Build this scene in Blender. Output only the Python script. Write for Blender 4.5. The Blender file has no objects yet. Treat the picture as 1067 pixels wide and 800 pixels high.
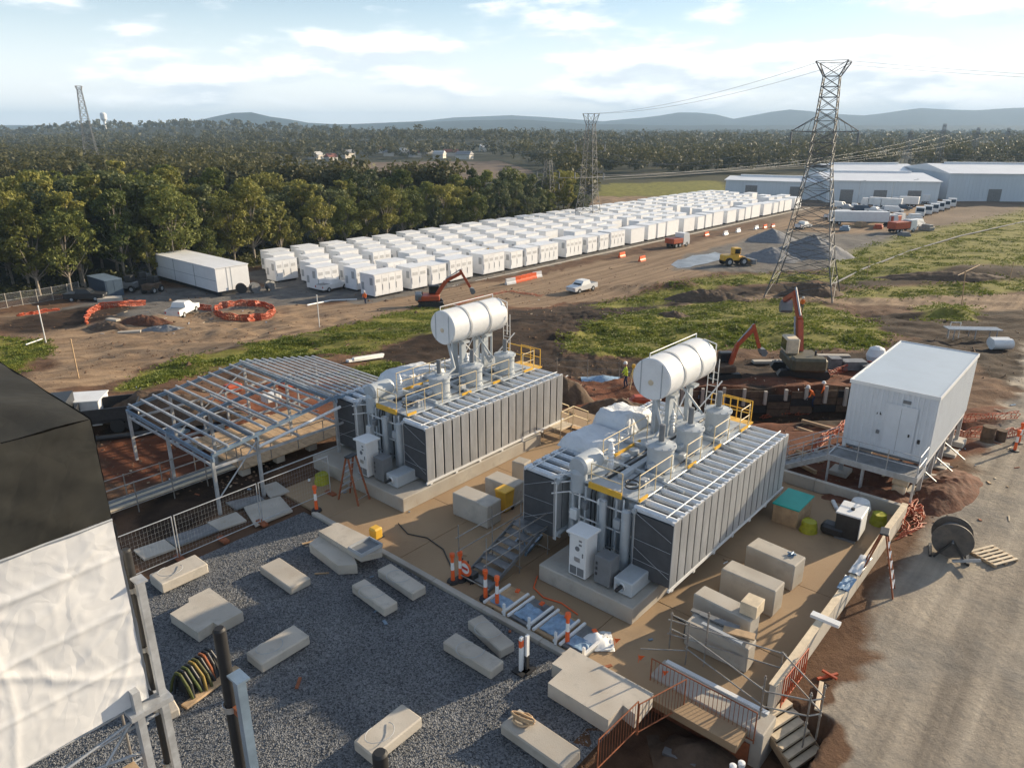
import bpy, bmesh, math, random
import numpy as np
from mathutils import Vector, Matrix, noise as mnoise
R = math.radians
rnd = random.Random(7)
SC = bpy.context.scene
COL = SC.collection

# ------------------------------------------------------------------ camera, sky, sun, exposure
CAM_H = 15.0
FPX = 755.0                       # focal length in pixels of a 1067 px wide frame
PITCH = math.atan(268 / FPX)
cam_d = bpy.data.cameras.new('camera'); cam = bpy.data.objects.new('camera', cam_d); COL.objects.link(cam)
cam.location = (0, 0, CAM_H); cam.rotation_euler = (R(90) - PITCH, 0, 0)
cam_d.sensor_width = 36; cam_d.sensor_fit = 'HORIZONTAL'; cam_d.lens = FPX / 1067 * 36
cam_d.clip_start = 0.1; cam_d.clip_end = 30000
SC.camera = cam

SUN_AZ = 60.0                     # degrees clockwise from straight ahead
SUN_EL = 17.0
SUN_V = Vector((math.sin(R(SUN_AZ)) * math.cos(R(SUN_EL)), math.cos(R(SUN_AZ)) * math.cos(R(SUN_EL)), math.sin(R(SUN_EL))))
world = bpy.data.worlds.new('World'); SC.world = world; world.use_nodes = True
wn = world.node_tree.nodes; wl = world.node_tree.links; wn.clear()
def wnode(t, **k):
    n = wn.new(t)
    for a, b in k.items(): setattr(n, a, b)
    return n
sky = wnode('ShaderNodeTexSky', sky_type='NISHITA', sun_disc=False)
sky.sun_elevation = R(SUN_EL); sky.sun_rotation = R(SUN_AZ); sky.altitude = 50; sky.air_density = 1.0; sky.dust_density = 0.3; sky.ozone_density = 2.5
tc = wnode('ShaderNodeTexCoord'); sep = wnode('ShaderNodeSeparateXYZ'); wl.new(tc.outputs['Generated'], sep.inputs[0])
def cloud_noise(dz, scale, zs, detail, off):
    mp = wnode('ShaderNodeMapping'); mp.inputs['Scale'].default_value = (scale, scale, zs); mp.inputs['Location'].default_value = (off, off * .7, dz)
    wl.new(tc.outputs['Generated'], mp.inputs['Vector'])
    nz = wnode('ShaderNodeTexNoise'); nz.inputs['Scale'].default_value = 1.0; nz.inputs['Detail'].default_value = detail; nz.inputs['Roughness'].default_value = .53
    wl.new(mp.outputs[0], nz.inputs['Vector']); return nz.outputs['Fac']
def wmath(op, a, b=None, c=None, clamp=False):
    n = wnode('ShaderNodeMath', operation=op, use_clamp=clamp)
    for i, x in enumerate((a, b, c)):
        if x is None: continue
        if isinstance(x, (int, float)): n.inputs[i].default_value = x
        else: wl.new(x, n.inputs[i])
    return n.outputs[0]
def wmap(x, a, b, c, d):
    n = wnode('ShaderNodeMapRange', interpolation_type='SMOOTHSTEP'); wl.new(x, n.inputs[0])
    for i, v in enumerate((a, b, c, d)): n.inputs[i + 1].default_value = v
    return n.outputs[0]
def wmix(f, a, b):
    n = wnode('ShaderNodeMix', data_type='RGBA')
    for s, x in ((0, f), (6, a), (7, b)):
        if isinstance(x, (int, float)): n.inputs[s].default_value = x
        elif isinstance(x, tuple): n.inputs[s].default_value = x + (1,)
        else: wl.new(x, n.inputs[s])
    return n.outputs[2]
n1 = cloud_noise(0, 6.0, 23, 6, 3.7); n1b = cloud_noise(.30, 6.0, 23, 6, 3.7)
elev = sep.outputs['Z']
cover = wmath('ADD', wmap(elev, .0, .03, -.06, .05), wmap(sep.outputs['X'], -.5, .65, -.02, .07))
high = wmap(elev, .07, .125, 0.0, -.13)
dens = wmath('ADD', wmath('ADD', n1, cover), high)
mask = wmap(dens, .44, .62, 0, .95)
lit = wmap(wmath('SUBTRACT', n1, n1b), -.10, .10, 0, 1)
cloud_col = wmix(lit, (6.3, 6.9, 7.4), (10.6, 10.5, 10.3))
hz = wmap(elev, -.01, .22, .92, .0)
sky_h = wmix(hz, sky.outputs[0], wmix(wmap(elev, .0, .15, 0, 1), (9.6, 9.5, 9.3), (7.8, 8.8, 9.2)))
col = wmix(mask, sky_h, cloud_col)
bg = wnode('ShaderNodeBackground'); bg.inputs['Strength'].default_value = 0.080; wl.new(col, bg.inputs['Color'])
wo = wnode('ShaderNodeOutputWorld'); wl.new(bg.outputs[0], wo.inputs['Surface'])

sun_d = bpy.data.lights.new('sun', 'SUN'); sun = bpy.data.objects.new('sun', sun_d); COL.objects.link(sun)
sun_d.energy = 5.0; sun_d.angle = R(0.6); sun_d.color = (1.0, .82, .58)
sun.rotation_euler = SUN_V.to_track_quat('Z', 'Y').to_euler(); sun.location = (60, 40, 60)
SC.view_settings.view_transform = 'Standard'; SC.view_settings.look = 'None'; SC.view_settings.gamma = 1.0
SC.view_settings.exposure = 0.90; SC.view_settings.use_curve_mapping = False
SC.render.engine = 'CYCLES'
try:
    SC.cycles.use_denoising = True; SC.cycles.max_bounces = 6; SC.cycles.transparent_max_bounces = 12; SC.cycles.volume_bounces = 0
except Exception: pass

# ------------------------------------------------------------------ site frame and terrain
TH = R(49); UX, UY = math.cos(TH), math.sin(TH)       # u runs along the transformers, v across them towards the road
def site(u, v, z=0.0): return Vector((u * UX + v * UY, u * UY - v * UX, z))
def to_uv(x, y): return x * UX + y * UY, x * UY - y * UX
_ky = np.array([-200, 33, 52, 100, 130, 300, 600, 1500, 12000.]); _kz = np.array([0, 0, -3.0, -8.3, -8.5, -8.8, -10, -11, -14.])
_ty = np.arange(-200, 700, .5); _tz = np.interp(_ty, _ky, _kz); _kk = np.ones(17) / 17
_tz = np.convolve(np.pad(_tz, 8, mode='edge'), _kk, mode='valid')
BUMPS = []      # x, y, sx, sy, rot, h
def base_z(y):
    if y < 690: return float(np.interp(y, _ty, _tz))
    return float(np.interp(y, _ky, _kz))
def sm(a, b, x):
    t = min(1, max(0, (x - a) / (b - a))); return t * t * (3 - 2 * t)
def band(x, a, b, s): return sm(a - s, a, x) * (1 - sm(b, b + s, x))
def g(x, y):
    z = base_z(y); u, v = to_uv(x, y)
    flat = band(u, -40, 43, 4) * band(v, -60, 30, 4) * (1 - sm(34, 42, y))
    field = band(u, 55, 260, 6) * band(v, -125, -60, 10)
    a = (1 - flat) * (1 - .9 * field)
    if a > .01 and y < 260:
        z += a * (.42 * mnoise.noise(Vector((x * .22, y * .22, 3))) + .24 * mnoise.noise(Vector((x * .7, y * .7, 9))) + .11 * mnoise.noise(Vector((x * 2, y * 2, 5))))
    for bx, by, sx, sy, rt, h in BUMPS:
        dx, dy = x - bx, y - by
        if abs(dx) > 4 * max(sx, sy) or abs(dy) > 4 * max(sx, sy): continue
        c, s = math.cos(rt), math.sin(rt); p = (dx * c + dy * s) / sx; q = (-dx * s + dy * c) / sy
        z += h * math.exp(-(p * p + q * q))
    # the pit beyond the second transformer
    z -= 2.3 * band(x, 9.6, 25.0, .6) * band(y, 43.0, 47.6, .25) * 1.0
    z -= 1.2 * band(x, 12.0, 24.0, 1.5) * band(y, 37.5, 43.2, 1.5)
    # the sunken corner at the foot of the stairs
    z -= 1.0 * max(band(u, 11.2, 15.55, .25) * band(v, -7.9, -4.1, .25), band(u, 14.9, 17.1, .1) * band(v, -4.75, -3.62, .1))
    z -= .06 * flat
    if y > 300:
        z += 26 * math.exp(-(((x + 640) / 330) ** 2 + ((y - 1500) / 260) ** 2)) + 11 * math.exp(-(((x + 120) / 330) ** 2 + ((y - 900) / 120) ** 2))
    return z
CP, SP = math.cos(PITCH), math.sin(PITCH)
def ray(px, py):
    x = (px - 533.5) / FPX; y = (400 - py) / FPX
    return Vector((x, CP + y * SP, -SP + y * CP))
def W(px, py, z=0.0):              # where the sight line meets a level plane
    d = ray(px, py); t = (z - CAM_H) / d.z
    return Vector((d.x * t, d.y * t, z))
def G(px, py, h=0.0):              # where it meets the terrain
    d = ray(px, py); t0, t = 5.0, 5.0
    while t < 9000:
        p = d * t
        if CAM_H + p.z < g(p.x, p.y) + h: break
        t0 = t; t *= 1.012
    for _ in range(18):
        m = (t0 + t) / 2; p = d * m
        if CAM_H + p.z < g(p.x, p.y) + h: t = m
        else: t0 = m
    p = d * t
    return Vector((p.x, p.y, g(p.x, p.y) + h))
def project(x, y, z):
    dz = z - CAM_H; de = y * CP - dz * SP; up = y * SP + dz * CP
    return 533.5 + FPX * x / de, 400 - FPX * up / de
for px, py, sx, sy, h in ((790, 345, 13, 5, 1.0), (170, 425, 4.5, 2.2, 1.2), (150, 338, 3.5, 1.5, .7), (460, 355, 9, 3, .6), (150, 446, 6, 2.2, 1.0), (985, 330, 3.5, 1.6, 1.3), (690, 300, 8, 2, .9), (1010, 285, 16, 4, 1.2),
                          (130, 338, 8, 3, .8), (845, 300, 5, 2, 1.2), (560, 345, 10, 5, .7)):
    d = ray(px, py); y0 = 30.
    for _ in range(30): y0 = (base_z(y0) - CAM_H) / d.z * d.y
    BUMPS.append((d.x / d.y * y0, y0, sx, sy, 0, h))

# ------------------------------------------------------------------ mesh helpers
class MB:
    def __init__(s): s.v = []; s.f = []; s.sm = []; s.mi = []
    def add(s, vs, fs, smooth=False, mi=0):
        o = len(s.v); s.v.extend([tuple(p) for p in vs])
        for f in fs: s.f.append(tuple(i + o for i in f)); s.sm.append(smooth); s.mi.append(mi)
        return s
    def box(s, x0, x1, y0, y1, z0, z1, mi=0):
        vs = [(x, y, z) for z in (z0, z1) for y in (y0, y1) for x in (x0, x1)]
        return s.add(vs, [(0, 2, 3, 1), (4, 5, 7, 6), (0, 1, 5, 4), (2, 6, 7, 3), (0, 4, 6, 2), (1, 3, 7, 5)], mi=mi)
    def obox(s, c, size, rz=0, rx=0, ry=0, mi=0):
        m = Matrix.Translation(Vector(c)) @ Matrix.Rotation(rz, 4, 'Z') @ Matrix.Rotation(ry, 4, 'Y') @ Matrix.Rotation(rx, 4, 'X')
        a, b, c2 = size[0] / 2, size[1] / 2, size[2] / 2
        vs = [m @ Vector((x, y, z)) for z in (-c2, c2) for y in (-b, b) for x in (-a, a)]
        return s.add(vs, [(0, 2, 3, 1), (4, 5, 7, 6), (0, 1, 5, 4), (2, 6, 7, 3), (0, 4, 6, 2), (1, 3, 7, 5)], mi=mi)
    def cham(s, x0, x1, y0, y1, z0, z1, c=.02, mi=0):     # box with chamfered edges
        bm = bmesh.new()
        for x, sx in ((x0, 1), (x1, -1)):
            for y, sy in ((y0, 1), (y1, -1)):
                for z, sz in ((z0, 1), (z1, -1)):
                    bm.verts.new((x + sx * c, y + sy * c, z)); bm.verts.new((x + sx * c, y, z + sz * c)); bm.verts.new((x, y + sy * c, z + sz * c))
        bmesh.ops.convex_hull(bm, input=bm.verts[:]); bmesh.ops.dissolve_limit(bm, angle_limit=.01, verts=bm.verts[:], edges=bm.edges[:])
        bm.verts.index_update(); s.add([v.co[:] for v in bm.verts], [[v.index for v in f.verts] for f in bm.faces], mi=mi); bm.free(); return s
    def frame(s, p, q):
        d = (Vector(q) - Vector(p)).normalized(); a = Vector((0, 0, 1)) if abs(d.z) < .95 else Vector((1, 0, 0))
        x = d.cross(a).normalized(); return x, d.cross(x).normalized()
    def tube(s, p, q, r, n=6, r2=None, caps=True, mi=0):
        p, q = Vector(p), Vector(q); x, y = s.frame(p, q); r2 = r if r2 is None else r2
        vs = []
        for c, rr in ((p, r), (q, r2)):
            for i in range(n): a = 2 * math.pi * i / n; vs.append(c + (x * math.cos(a) + y * math.sin(a)) * rr)
        s.add(vs, [(i, (i + 1) % n, n + (i + 1) % n, n + i) for i in range(n)], True, mi)
        if caps: s.add(vs[:n], [tuple(range(n))[::-1]], mi=mi); s.add(vs[n:], [tuple(range(n))], mi=mi)
        return s
    def path(s, pts, r, n=6, mi=0):
        for a, b in zip(pts, pts[1:]): s.tube(a, b, r, n, mi=mi)
        return s
    def bar(s, p, q, w, h, mi=0):
        p, q = Vector(p), Vector(q); d = (q - p).normalized(); a = Vector((0, 0, 1)) if abs(d.z) < .95 else Vector((0, 1, 0))
        x = d.cross(a).normalized() * (w / 2); y = x.cross(d).normalized() * (h / 2)
        vs = [c + sx * x + sy * y for c in (p, q) for sx, sy in ((-1, -1), (1, -1), (1, 1), (-1, 1))]
        return s.add(vs, [(0, 1, 2, 3), (7, 6, 5, 4), (0, 4, 5, 1), (1, 5, 6, 2), (2, 6, 7, 3), (3, 7, 4, 0)], mi=mi)
    def prism(s, poly, z0, z1, mi=0):
        n = len(poly); A = sum(poly[i][0] * poly[(i + 1) % n][1] - poly[(i + 1) % n][0] * poly[i][1] for i in range(n))
        if A < 0: poly = poly[::-1]
        vs = [(p[0], p[1], z0) for p in poly] + [(p[0], p[1], z1) for p in poly]
        return s.add(vs, [tuple(range(n))[::-1], tuple(range(n, 2 * n))] + [(i, (i + 1) % n, n + (i + 1) % n, n + i) for i in range(n)], mi=mi)
    def lathe(s, prof, n=20, c=(0, 0, 0), axis='z', mi=0):    # profile of (r, h); sharp where a point is repeated
        c = Vector(c)
        def pt(r, h, a):
            p = (r * math.cos(a), r * math.sin(a), h)
            if axis == 'x': p = (h, p[0], p[1])
            if axis == 'y': p = (p[1], h, p[0])
            return c + Vector(p)
        for (r0, h0), (r1, h1) in zip(prof, prof[1:]):
            if (r0, h0) == (r1, h1): continue
            vs = [pt(r0, h0, 2 * math.pi * i / n) for i in range(n)] + [pt(r1, h1, 2 * math.pi * i / n) for i in range(n)]
            s.add(vs, [(i, (i + 1) % n, n + (i + 1) % n, n + i) for i in range(n)], abs(r1 - r0) < abs(h1 - h0) * 1.5, mi)
        return s
    def grid(s, nx, ny, fn, smooth=True, mi=0):
        vs = [fn(i / nx, j / ny) for j in range(ny + 1) for i in range(nx + 1)]
        return s.add(vs, [(j * (nx + 1) + i, j * (nx + 1) + i + 1, (j + 1) * (nx + 1) + i + 1, (j + 1) * (nx + 1) + i) for j in range(ny) for i in range(nx)], smooth, mi)
    def mesh(s, name, mats):
        me = bpy.data.meshes.new(name); me.from_pydata(s.v, [], s.f)
        me.polygons.foreach_set('use_smooth', s.sm); me.polygons.foreach_set('material_index', s.mi)
        for m in (mats if isinstance(mats, (list, tuple)) else [mats]): me.materials.append(m)
        me.update(); return me
    def build(s, name, mats, parent=None):
        return part(name, s.mesh(name, mats), parent)
def part(name, me, parent=None):
    o = bpy.data.objects.new(name, me); COL.objects.link(o)
    if parent is not None: o.parent = parent
    return o
def tag(o, label=None, cat=None, group=None, kind=None):
    if label: o['label'] = label
    if cat: o['category'] = cat
    if group: o['group'] = group
    if kind: o['kind'] = kind
    return o
def thing(name, label, cat, loc=(0, 0, 0), rz=0, group=None):
    o = bpy.data.objects.new(name, None); COL.objects.link(o); o.location = loc; o.rotation_euler = (0, 0, rz)
    o.empty_display_size = .3
    return tag(o, label, cat, group)
def single(name, mb, mats, label, cat, loc=(0, 0, 0), rz=0, group=None):
    o = mb.build(name, mats); o.location = loc; o.rotation_euler = (0, 0, rz); return tag(o, label, cat, group)
def kids(o): return [c for c in bpy.data.objects if c.parent == o]
def copy_tree(o, children=None, parent=None):
    c = o.copy(); COL.objects.link(c); c.parent = parent
    for ch in (children[o.name] if children else kids(o)): copy_tree(ch, children, c)
    return c
def childmap(root):
    d = {}
    def rec(o):
        d[o.name] = list(o.children)
        for c in o.children: rec(c)
    bpy.context.view_layer.update(); rec(root); return d

# ------------------------------------------------------------------ materials
def M(name, col, rough=.6, metal=0., var=.12, scale=2.5, bump=0., bscale=25., dirt=None, dscale=.8, damt=.5, objrand=.0, spec=.5, world_co=False, streak=1.0):
    m = bpy.data.materials.new(name); m.use_nodes = True; nt = m.node_tree; N = nt.nodes; L = nt.links
    b = N['Principled BSDF']; b.inputs['Roughness'].default_value = rough; b.inputs['Metallic'].default_value = metal; b.inputs['Specular IOR Level'].default_value = spec
    if world_co: co = N.new('ShaderNodeNewGeometry').outputs['Position']
    else: co = N.new('ShaderNodeTexCoord').outputs['Object']
    mp = N.new('ShaderNodeMapping'); mp.inputs['Scale'].default_value = (1, 1, streak); L.new(co, mp.inputs['Vector'])
    oi = N.new('ShaderNodeObjectInfo')
    if not world_co:
        mu = N.new('ShaderNodeMath'); mu.operation = 'MULTIPLY'; mu.inputs[1].default_value = 37; L.new(oi.outputs['Random'], mu.inputs[0])
        cb = N.new('ShaderNodeCombineXYZ'); L.new(mu.outputs[0], cb.inputs[0]); L.new(mu.outputs[0], cb.inputs[1]); L.new(cb.outputs[0], mp.inputs['Location'])
    nz = N.new('ShaderNodeTexNoise'); nz.inputs['Scale'].default_value = scale; nz.inputs['Detail'].default_value = 7; nz.inputs['Roughness'].default_value = .65; L.new(mp.outputs[0], nz.inputs['Vector'])
    rp = N.new('ShaderNodeValToRGB'); rp.color_ramp.elements[0].position = .3; rp.color_ramp.elements[1].position = .7
    rp.color_ramp.elements[0].color = tuple(c * (1 - var) for c in col) + (1,); rp.color_ramp.elements[1].color = tuple(min(1, c * (1 + var)) for c in col) + (1,)
    L.new(nz.outputs['Fac'], rp.inputs[0]); out = rp.outputs[0]
    if dirt:
        n2 = N.new('ShaderNodeTexNoise'); n2.inputs['Scale'].default_value = dscale; n2.inputs['Detail'].default_value = 8; n2.inputs['Roughness'].default_value = .7; L.new(mp.outputs[0], n2.inputs['Vector'])
        mr = N.new('ShaderNodeMapRange'); mr.inputs[1].default_value = .45; mr.inputs[2].default_value = .72; mr.inputs[3].default_value = 0; mr.inputs[4].default_value = damt; L.new(n2.outputs['Fac'], mr.inputs[0])
        mx = N.new('ShaderNodeMix'); mx.data_type = 'RGBA'; L.new(mr.outputs[0], mx.inputs[0]); L.new(out, mx.inputs[6]); mx.inputs[7].default_value = dirt + (1,); out = mx.outputs[2]
    if objrand:
        hs = N.new('ShaderNodeHueSaturation'); mr = N.new('ShaderNodeMapRange'); mr.inputs[3].default_value = 1 - objrand; mr.inputs[4].default_value = 1 + objrand
        L.new(oi.outputs['Random'], mr.inputs[0]); L.new(mr.outputs[0], hs.inputs['Value']); L.new(out, hs.inputs['Color']); out = hs.outputs[0]
    L.new(out, b.inputs['Base Color'])
    if bump:
        n3 = N.new('ShaderNodeTexNoise'); n3.inputs['Scale'].default_value = bscale; n3.inputs['Detail'].default_value = 5; L.new(mp.outputs[0], n3.inputs['Vector'])
        bp = N.new('ShaderNodeBump'); bp.inputs['Strength'].default_value = bump; bp.inputs['Distance'].default_value = .05; L.new(n3.outputs['Fac'], bp.inputs['Height']); L.new(bp.outputs[0], b.inputs['Normal'])
    return m
CONC = M('concrete', (.44, .41, .36), .85, var=.22, scale=2.0, bump=.2, bscale=34, dirt=(.22, .175, .13), dscale=1.0, damt=.7, objrand=.08)
CONC_PAD = M('concrete_pad', (.33, .23, .135), .85, var=.2, scale=.7, bump=.15, bscale=18, dirt=(.17, .105, .06), dscale=.35, damt=.75, world_co=True)
PRECAST = M('precast', (.47, .43, .37), .85, var=.2, scale=2.6, bump=.2, bscale=38, dirt=(.24, .20, .155), dscale=1.3, damt=.7, objrand=.1)
GALV = M('galvanised', (.46, .475, .49), .42, .35, var=.25, scale=3, dirt=(.22, .21, .2), dscale=2, damt=.4)
GALV_DK = M('weathered_galvanised', (.20, .205, .21), .55, .5, var=.25, scale=3)
SCAF = M('scaffold_tube', (.32, .31, .29), .5, .6, var=.3, scale=4, dirt=(.25, .16, .1), dscale=3, damt=.5)
BLUE_STEEL = M('blue_steel', (.22, .30, .39), .4, .4, var=.2, scale=3)
TX_PAINT = M('transformer_paint', (.42, .455, .48), .42, .0, var=.07, scale=2, dirt=(.30, .31, .31), dscale=1.5, damt=.35)
RAD = M('radiator_paint', (.52, .52, .515), .42, .15, var=.12, scale=3, dirt=(.27, .27, .27), dscale=2.2, damt=.4, streak=.25, objrand=.05)
RAD_DK = M('radiator_fin_gap', (.062, .066, .073), .6, .1, var=.2)  # dark fins; shade in the gaps between them is put into the colour
WHITE = M('white_paint', (.72, .73, .73), .4, var=.05, scale=2, dirt=(.5, .48, .44), dscale=1.2, damt=.25)
ROOM_W = M('switch_room_cladding', (.62, .655, .69), .45, var=.04, scale=1.5, dirt=(.42, .44, .45), dscale=.8, damt=.3)  # bluish tint of the shaded front is put into the base colour
ROOM_R = M('switch_room_roof', (.40, .47, .54), .45, var=.05, scale=.8, dirt=(.33, .38, .43), dscale=.6, damt=.35)  # blue of the reflected sky is painted into the roof colour
RAD_TOP = M('radiator_header', (.64, .67, .70), .4, .1, var=.1)
WHITE_CL = M('white_panel', (.81, .82, .83), .45, var=.03, scale=1.5, dirt=(.58, .57, .55), dscale=.5, damt=.2, objrand=.03)
ROOF_W = M('white_roof', (.80, .81, .82), .4, var=.05, scale=.6, dirt=(.5, .52, .54), dscale=.5, damt=.25)
GREY = M('grey_paint', (.16, .17, .18), .5, var=.12)
LGREY = M('light_grey_paint', (.36, .38, .40), .5, var=.1)
BLACK = M('black_rubber', (.016, .016, .017), .6, var=.3, scale=6)
BLACKP = M('black_plastic', (.025, .026, .028), .45, var=.3, scale=5)
YEL = M('yellow_paint', (.72, .42, .045), .45, var=.12, scale=4, dirt=(.4, .25, .08), dscale=2, damt=.4)
YRAIL = M('cream_rail', (.62, .50, .30), .45, var=.15, scale=4)
ORANGE = M('orange_plastic', (.75, .12, .025), .5, var=.15, scale=4, objrand=.1)
ORED = M('orange_red_paint', (.42, .070, .022), .5, var=.2, scale=3, dirt=(.22, .08, .04), dscale=2, damt=.5)
RUST = M('rusty_steel', (.26, .085, .035), .8, .1, var=.35, scale=5)
TIMBER = M('timber', (.42, .29, .17), .8, var=.25, scale=3, bump=.15, bscale=25, objrand=.15)
TIMBER_W = M('pale_timber', (.60, .50, .36), .8, var=.2, scale=3, objrand=.1)
TEAL = M('teal_cover', (.0, .30, .24), .5, var=.1, scale=3)
LIME = M('lime_plastic', (.30, .30, .015), .6, var=.25, scale=6)
SOIL = M('red_soil', (.115, .043, .022), .95, var=.4, scale=2.5, bump=.8, bscale=6, dirt=(.08, .045, .03), dscale=1.3, damt=.8, world_co=True)
DSOIL = M('dark_soil', (.10, .066, .043), .95, var=.4, scale=2.5, bump=.8, bscale=5, world_co=True)
AGG = M('grey_aggregate', (.17, .175, .185), .9, var=.25, scale=3, bump=.7, bscale=7, world_co=True)
GLASS = M('dark_glass', (.02, .025, .03), .08, var=.05)
TYRE = M('tyre', (.02, .02, .02), .8, var=.2)
HIVIS = M('hi_vis_orange', (.85, .17, .02), .8, var=.1)
HIVIS_Y = M('hi_vis_yellow', (.60, .72, .05), .8, var=.1)
NAVY = M('navy_cloth', (.02, .03, .07), .9, var=.2)
SKIN = M('skin', (.42, .24, .16), .6, var=.05)
DKFAB = M('dark_shade_cloth', (.032, .032, .029), .85, var=.2, scale=1.2, bump=.08, bscale=30, dirt=(.046, .046, .041), dscale=.6, damt=.6, spec=.15)
WRAP = M('white_shrink_wrap', (.66, .66, .66), .45, var=.05, scale=.8, dirt=(.50, .52, .55), dscale=.9, damt=.5)
TARP = M('white_tarp', (.62, .64, .66), .5, var=.06, scale=2, bump=.3, bscale=5)
BLUE_TARP = M('blue_sheet', (.22, .33, .46), .5, var=.3, scale=5, bump=.3, bscale=8)
SKIP_BLUE = M('blue_grey_paint', (.045, .075, .115), .5, var=.15)
RED_P = M('red_plate', (.45, .03, .02), .5, var=.1)
ALU = M('aluminium', (.55, .55, .54), .35, .8, var=.1)

def crumple(m, sc=1.1, st=.5):      # sharp folds of stretched plastic sheet, as relief
    N = m.node_tree.nodes; L = m.node_tree.links; b = N['Principled BSDF']; co = N.new('ShaderNodeTexCoord').outputs['Object']
    nz = N.new('ShaderNodeTexNoise'); nz.inputs['Scale'].default_value = .8; nz.inputs['Detail'].default_value = 3; L.new(co, nz.inputs['Vector'])
    vm = N.new('ShaderNodeVectorMath'); vm.operation = 'MULTIPLY_ADD'; L.new(nz.outputs['Color'], vm.inputs[0]); vm.inputs[1].default_value = (1.6, 1.6, 1.6); L.new(co, vm.inputs[2]); hs = []
    for k, (s_, w) in enumerate(((sc, 1.0), (sc * 2.7, .35))):
        mp = N.new('ShaderNodeMapping'); mp.inputs['Rotation'].default_value = (0, .5 + k * .6, 0); L.new(vm.outputs[0], mp.inputs['Vector'])
        m2 = N.new('ShaderNodeMapping'); m2.inputs['Scale'].default_value = (.55, 1, 1.3); L.new(mp.outputs[0], m2.inputs['Vector'])
        v = N.new('ShaderNodeTexVoronoi'); v.feature = 'DISTANCE_TO_EDGE'; v.inputs['Scale'].default_value = s_; L.new(m2.outputs[0], v.inputs['Vector'])
        mu = N.new('ShaderNodeMath'); mu.operation = 'MULTIPLY'; mu.inputs[1].default_value = w; L.new(v.outputs['Distance'], mu.inputs[0]); hs.append(mu.outputs[0])
    ad = N.new('ShaderNodeMath'); L.new(hs[0], ad.inputs[0]); L.new(hs[1], ad.inputs[1])
    bp = N.new('ShaderNodeBump'); bp.inputs['Strength'].default_value = st; bp.inputs['Distance'].default_value = .22; L.new(ad.outputs[0], bp.inputs['Height']); L.new(bp.outputs[0], b.inputs['Normal'])
crumple(WRAP, .42, .42); crumple(DKFAB, .4, .3); crumple(TARP, 1.6, .4)

# ------------------------------------------------------------------ ground sheet with zones of soil, grass and road
def axis_lines(lo, hi, d, far_lo, far_hi, k=1.05):
    mid = list(np.arange(lo, hi + d * .5, d)); a = []; x, s = lo, d
    while x > far_lo: s *= k; x -= s; a.append(x)
    b = []; x, s = hi, d
    while x < far_hi: s *= k; x += s; b.append(x)
    return np.array(a[::-1] + mid + b)
gx = axis_lines(-32, 44, .5, -9000, 9000, 1.05); gy = axis_lines(6, 84, .42, -120, 11000, 1.032)
gx = np.union1d(gx, np.arange(3.5, 10, .15)); gy = np.union1d(gy, np.arange(11, 18.5, .15)); NX, NY = len(gx), len(gy)
gv = np.zeros((NY, NX, 3))
for j, y in enumerate(gy):
    for i, x in enumerate(gx): gv[j, i] = (x, y, g(x, y))
def in_poly(px, py, poly):
    r = np.zeros(px.shape, bool); n = len(poly)
    for i in range(n):
        x0, y0 = poly[i]; x1, y1 = poly[(i + 1) % n]
        if y0 == y1: continue
        c = ((y0 > py) != (y1 > py)) & (px < (x1 - x0) * (py - y0) / (y1 - y0) + x0)
        r ^= c
    return r
warp = np.zeros((NY, NX, 2))
for j, y in enumerate(gy):
    if y > 500 or y < 3: continue
    for i, x in enumerate(gx):
        if abs(x) > 260: continue
        s = .45
        warp[j, i, 0] = 1.6 * mnoise.noise(Vector((x * s, y * s, 1.7))) + 1.1 * mnoise.noise(Vector((x * 1.3, y * 1.3, 4)))
        warp[j, i, 1] = 1.6 * mnoise.noise(Vector((x * s, y * s, 7.7))) + 1.1 * mnoise.noise(Vector((x * 1.3, y * 1.3, 8)))
X_ = gv[..., 0] + warp[..., 0]; Y_ = np.maximum(gv[..., 1] + warp[..., 1], 1.0); dz_ = gv[..., 2] - CAM_H
de_ = np.maximum(Y_ * CP - dz_ * SP, .5); PX = 533.5 + FPX * X_ / de_; PY = 400 - FPX * (Y_ * SP + dz_ * CP) / de_
U_ = X_ * UX + Y_ * UY; V_ = X_ * UY - Y_ * UX
def zone(*polys):
    m = np.zeros(PX.shape, bool)
    for p in polys: m |= in_poly(PX, PY, p)
    return m
GRASS_POLYS = [
    [(120, 402), (150, 390), (200, 371), (300, 353), (370, 337), (440, 320), (500, 322), (470, 342), (420, 352), (380, 366), (330, 371), (250, 374), (190, 392), (150, 404)],
    [(-200, 352), (0, 352), (45, 357), (52, 366), (20, 386), (-200, 395)],
    [(585, 352), (640, 328), (740, 313), (800, 313), (850, 316), (900, 332), (928, 352), (905, 364), (760, 362), (690, 373), (600, 368)],
    [(850, 292), (880, 264), (935, 248), (1000, 234), (1067, 219), (1400, 145), (1400, 284), (1067, 276), (1000, 275), (950, 287), (880, 295)],
    [(610, 321), (650, 312), (700, 300), (760, 295), (725, 306), (660, 321)],
    [(955, 320), (985, 315), (1018, 322), (1015, 333), (962, 334)],
    [(850, 306), (940, 299), (1067, 291), (1200, 285), (1200, 300), (1067, 304), (960, 309), (870, 311)],
    [(350, 392), (390, 376), (410, 380), (380, 397)], [(710, 292), (780, 286), (850, 285), (850, 293), (760, 297)]]
grass = zone(*GRASS_POLYS)
field = zone([(600, 236), (628, 192), (752, 188), (760, 200), (690, 212), (640, 222)])
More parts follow.
